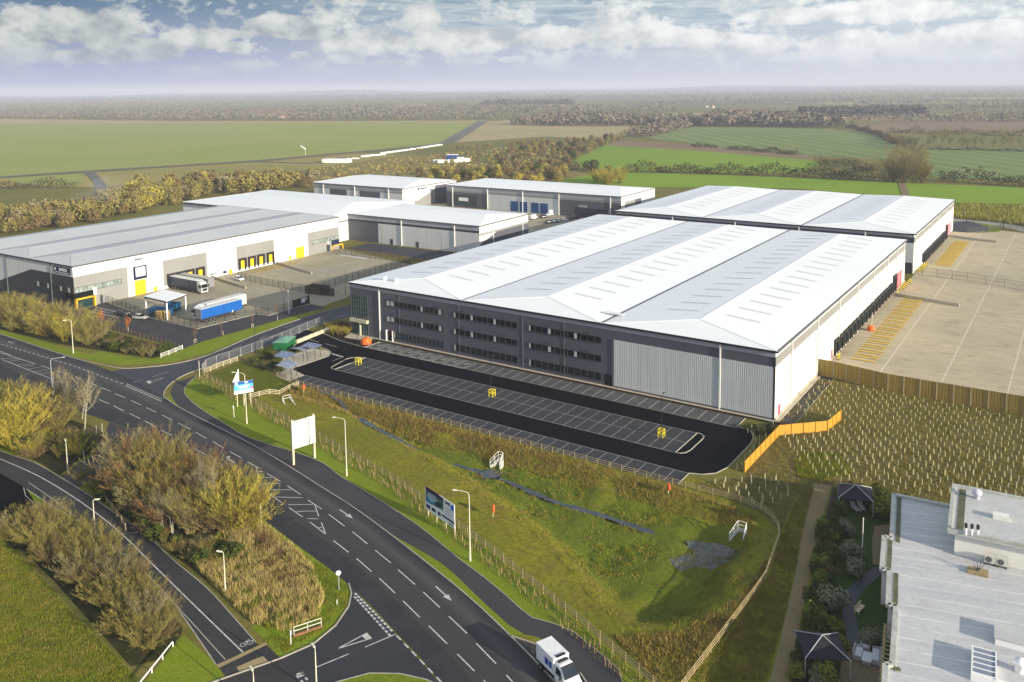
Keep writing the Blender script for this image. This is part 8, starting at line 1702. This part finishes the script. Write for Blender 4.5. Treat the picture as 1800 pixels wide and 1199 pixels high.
hedge([(1490, 224), (1540, 238), (1572, 254)], 6, 5, 12, V_HEDGE, 'hedge slanting along the right edge of the striped field', .9); hedge([(1565, 233), (1680, 237), (1800, 241), (1900, 244)], 7, 7, 10, V_HEDGE2, 'distant hedge behind the row of bare trees', 1.0); hedge([(985, 300), (1030, 298), (1046, 302)], 6, 5, 18, V_HEDGE, 'dark hedge stub left of the yellow willow', .6); hedge([(1630, 263.5), (1720, 265), (1820, 268)], 2.5, 3, 10, V_HEDGE, 'thin hedge at the foot of the row of bare trees', .7); hedge([(-60, 335), (0, 333), (60, 330), (130, 330)], 6, 8, 16, V_HEDGE2, 'dark scrub hedge left of the smoke by the airfield track', .8)
# trees standing alone
for u, v, vt, k in ((1572, 320, 278, 'olive'), (1590, 322, 260, 'grey'), (1606, 322, 270, 'olive'), (1620, 322, 284, 'rust'), (1580, 315, 262, 'grey'), (1600, 315, 258, 'olive'), (1558, 320, 292, 'brown')): bush(at(u, v), height(u, v, vt), k, 'broad tan tree of the big clump beyond the rear warehouse', 'big tan tree clump', 'tree', 'tree')
for u, v, vt, k in ((1578, 256, 236, 'brown'), (1590, 258, 235, 'brown'), (1603, 262, 238, 'grey'), (1612, 268, 245, 'grey'), (1566, 252, 238, 'brown')): bush(at(u, v), height(u, v, vt), k, 'brown bare tree in the clump above the big tan trees', 'brown tree clump', 'tree', 'tree')
ft = [bare_tree('field_tree', 12, s, V_DBARK, V_OLIVE, fine=1500, w=.28, first=.3, spread=.9) for s in (41, 42, 43)]
for u, vt in ((1629, 243), (1642, 234), (1655, 228), (1668, 240), (1690, 239), (1700, 243), (1714, 238), (1728, 240), (1745, 243), (1764, 236), (1778, 240), (1795, 241)): tree(at(u, 264), height(u, 264, vt), random.choice(ft), 11, 'bare rounded tree in the row across the far green field', 'row of bare field trees', 'field_tree')
for u, v, vt in ((1694, 218, 205), (1500, 226, 211), (1530, 232, 216), (1100, 242, 228), (1120, 240, 226), (1090, 246, 231), (1190, 230, 216)): tree(at(u, v), height(u, v, vt), random.choice(ft), 11, 'lone bare tree on a distant field boundary', 'lone distant trees', 'field_tree')
zone([(1042, 322), (1060, 318), (1092, 322), (1070, 326)], 7, (8, 12), ['yel'], 'pale yellow willow standing at the field edge behind the blue door warehouse', 'yellow willows at the field edge', 2.5, 'willow', 'tree')
for u, v, vt in ((1038, 301, 279), (1070, 303, 290)): bush(at(u, v), height(u, v, vt), 'green', 'dark conical evergreen at the hedge end', 'dark evergreens at the hedge', 'evergreen_tree', 'tree')
# scrub woods behind the warehouses
SK = {'group': 'scrub woodland', 'olive': 'olive scrub tree in the woodland behind the grey roofed warehouse', 'yel': 'yellow green scrub tree in the woodland behind the grey roofed warehouse', 'brown': 'brown scrub tree in the woodland behind the grey roofed warehouse', 'grey': 'grey scrub tree in the woodland behind the grey roofed warehouse'}
scrub([(-80, 395), (0, 388), (100, 378), (200, 362), (330, 345), (345, 352), (200, 385), (0, 425), (-80, 440)], 90, (6, 10), ['olive', 'olive', 'brown', 'grey', 'olive'], SK, 3.5)
scrub([(190, 352), (240, 335), (330, 326), (430, 322), (560, 320), (560, 330), (480, 336), (340, 350), (230, 375), (150, 380)], 95, (7, 12), ['olive', 'brown', 'yel', 'olive', 'grey', 'olive'], SK, 3.5); scrub([(0, 365), (60, 372), (150, 365), (180, 372), (120, 385), (0, 395)], 30, (3, 6), ['olive', 'brown', 'yel'], SK, 4)
SM = {'group': 'scrub on the heath', 'olive': 'olive scrub tree on the heath behind the back warehouses', 'yel': 'yellow scrub tree on the heath behind the back warehouses', 'brown': 'brown scrub tree on the heath behind the back warehouses', 'grey': 'grey scrub tree on the heath behind the back warehouses', 'green': 'dark green bush on the heath behind the back warehouses'}
scrub([(690, 318), (780, 305), (900, 300), (1000, 302), (990, 325), (900, 330), (780, 322)], 80, (5, 9), ['olive', 'yel', 'brown', 'green', 'brown'], SM, 4.0); scrub([(860, 300), (900, 268), (960, 255), (1060, 247), (1100, 244), (1060, 258), (1015, 280), (985, 300)], 110, (4, 9), ['olive', 'brown', 'green', 'brown', 'grey'], SM, 4.5); scrub([(560, 312), (700, 290), (800, 275), (880, 268), (860, 300), (700, 312)], 60, (2, 4.5), ['olive', 'brown', 'yel'], SM, 5)
zone([(400, 310), (460, 302), (500, 300), (480, 308), (420, 314)], 16, (2.5, 4.5), ['olive', 'brown'], 'small bush in the straw coloured field before the airfield', 'small bushes before the airfield', 5, 'scrub_tree', 'tree'); scrub([(800, 262), (860, 255), (960, 246), (940, 256), (850, 266)], 40, (3, 6), ['brown', 'grey', 'olive'], SM, 5)
plant_scrub()
tuft_field('heath_grass', [(400, 318), (560, 298), (700, 278), (860, 262), (1000, 250), (980, 300), (900, 320), (700, 322), (560, 320)], 9000, (.6, 1.6), .5, V_STRAW, .6, 0, clump=900)
tuft_field('young_plantation', [(1676, 362), (1800, 366), (1860, 370), (1860, 402), (1800, 398), (1760, 392), (1672, 384)], 5200, (1.6, 2.8), .35, V_BLADE, .12, 0); tuft_field('young_plantation', [(1676, 362), (1800, 366), (1860, 370), (1860, 402), (1800, 398), (1760, 392), (1672, 384)], 2400, (1.6, 2.6), .25, V_STRAW, .10, 0)
# ------------------------------------------------------------------ small far things
m_trl = mat('white_trailer_far', (.80, .80, .78), .4); gt = MB().xsec([(-4, .5), (4, .5), (4.2, .9), (3.8, 1.9), (-3.6, 2.1), (-4.1, 1.4)], -.9, .9).mesh('glider_trailer', m_trl)
for u0, v0, u1, v1, n_ in ((607, 282.5, 625, 280.5, 2), (640, 277, 656, 274.8, 4), (662, 274.5, 672, 273.5, 2), (674, 271, 711, 266, 8), (718, 265, 726, 263.5, 2), (737, 262, 745, 260.8, 2), (750, 260, 773, 256.3, 5)):
    for k in range(n_):
        t = k/max(1, n_-1); o = put('glider_trailer', gt, None, at(u0+(u1-u0)*t+random.uniform(-.6, .6), v0+(v1-v0)*t), random.uniform(-.25, .25)+.62, (.75, .9, .9)); tag(o, 'white glider trailer parked in the row along the airfield track', 'trailer', 'glider trailers by the airfield')
for u, v, L, l in ((566, 286.5, 24, 'long white marquee at the left end of the glider trailers'), (589, 284.5, 10, 'grey roofed hut right of the white marquee')):
    g = thing('marquee' if L > 12 else 'hut', l, 'building', at(u, v), .45); MB().box(0, L, 0, 8, 0, 3).build('wall', m_trl, g); MB().xsec([(-.3, 3), (L+.3, 3), (L, 3.3), (0, 3.3)], -.3, 8.3).build('roof', m_trl if L > 12 else m_gutl, g)
p = at(537, 273); g = thing('windsock', 'white windsock on a pole at the airfield', 'windsock', p); hw = height(537, 273, 262); MB().tube((0, 0, 0), (0, 0, hw), .15, .12, 6).build('pole', m_pwhite, g); MB().tube((0, 0, hw), (-5.5, -1, hw+3.2), .8, .45, 10).build('sock', m_trl, g)
g = thing('farm_shed', 'blue and white shed standing alone on the heath', 'shed', at(785, 285), .4); MB().box(0, 9, 0, 6, 0, 6).build('wall', mat('shed_blue', (.015, .06, .22), .5), g); MB().box(-.2, 9.2, -.2, 6.2, 6, 6.4).build('roof', m_trl, g); MB().box(9, 14, 0, 6, 0, 4).build('lean_to', m_trl, g)
for k, (u, v, l) in enumerate(((770, 286.5, 'white lorry body left of the blue shed on the heath'), (778, 287, 'white van just left of the blue shed'), (796, 286.5, 'white van just right of the blue shed'), (818, 284.5, 'white container at the right end by the blue shed'), (1243, 0, ''))):
    if l: o = MB().xsec([(-4, .3), (4, .3), (4, 2.4), (3.4, 3.0), (-4, 3.0)], -1.3, 1.3).build('parked_lorry', m_trl, None, at(u, v), .3+k*.2); tag(o, l, 'lorry')
hm = MB(); hm.box(-6, 6, -4, 4, 0, 5.5, 0); hm.add([(-6.4, -4.4, 5.5), (6.4, -4.4, 5.5), (6.4, 4.4, 5.5), (-6.4, 4.4, 5.5), (-6.2, 0, 9), (6.2, 0, 9)], [(0, 1, 5, 4), (2, 3, 4, 5), (1, 2, 5), (3, 0, 4)], 1)
hme = hm.mesh('house', [mat('house_wall', (.50, .42, .36), .8), mat('house_roof', (.22, .11, .08), .8)])
for u, v in ((700, 186.5), (706, 187.5), (715, 186), (722, 187), (729, 186), (737, 187.2), (745, 186.2), (760, 187), (700, 190), (733, 190), (880, 184.5), (892, 186), (905, 185), (963, 188), (970, 187.5), (990, 188), (1243, 189), (1252, 190), (495, 207.5), (662, 201)):
    o = put('house', hme, None, at(u, v), random.uniform(0, 3)); tag(o, 'tiny pale house in the far village under the wooded horizon', 'house', 'far village houses')
# drifting smoke
ms = D.materials.new('smoke'); ms.use_nodes = True; nt = NT(ms.node_tree); ms.node_tree.nodes.remove(ms.node_tree.nodes['Principled BSDF']); pv = nt.new('ShaderNodeVolumePrincipled'); pv.inputs['Color'].default_value = (.9, .92, .97, 1); tcn = nt.new('ShaderNodeTexCoord')
nt.link(nt.math('MULTIPLY', nt.ramp(nt.noise(tcn.outputs['Object'], .09, 4, .6), [(.40, 0.), (.70, 1.)]), .02), pv.inputs['Density']); nt.link(pv.outputs[0], [n for n in ms.node_tree.nodes if n.type == 'OUTPUT_MATERIAL'][0].inputs['Volume'])
A_s, B_s = Vector(at(86, 363, 2)), Vector(at(215, 322, 16)); ax = (B_s-A_s); Ls = ax.length
lp = MB().lathe([(0, 0)]+[(r_, t_*Ls) for r_, t_ in ((1.2, .02), (2.2, .12), (3.6, .3), (5.2, .5), (6.8, .7), (6.6, .86), (4.0, .96))]+[(0, Ls)], 14); so_ = lp.build('smoke', ms, None, tuple(A_s)); so_.rotation_mode = 'QUATERNION'; so_.rotation_quaternion = ax.to_track_quat('Z', 'Y'); tag(so_, kind='stuff')
import bmesh as _bm
q_ = _bm.new(); q_.from_mesh(so_.data); _bm.ops.remove_doubles(q_, verts=q_.verts, dist=.001); _bm.ops.recalc_face_normals(q_, faces=q_.faces); q_.to_mesh(so_.data); q_.free()
# ------------------------------------------------------------------ air
mh = D.materials.new('air'); mh.use_nodes = True
nt = NT(mh.node_tree)
for n in list(mh.node_tree.nodes):
    if n.type == 'BSDF_PRINCIPLED': mh.node_tree.nodes.remove(n)
pv = nt.new('ShaderNodeVolumePrincipled'); pv.inputs['Color'].default_value = (0.80, 0.84, 1.0, 1); pv.inputs['Density'].default_value = 0.00014; pv.inputs['Anisotropy'].default_value = 0.0
out = [n for n in mh.node_tree.nodes if n.type == 'OUTPUT_MATERIAL'][0]; nt.link(pv.outputs[0], out.inputs['Volume'])
hb = MB().box(-26000, 26000, -26000, 26000, -4.0, 130.0).build('haze', mh); tag(hb, kind='stuff')
SC.cycles.volume_bounces = 0; SC.cycles.max_bounces = 5; SC.cycles.diffuse_bounces = 2; SC.cycles.glossy_bounces = 2; SC.cycles.transparent_max_bounces = 16
SC.cycles.caustics_reflective = False; SC.cycles.caustics_refractive = False
SC.cycles.use_denoising = True
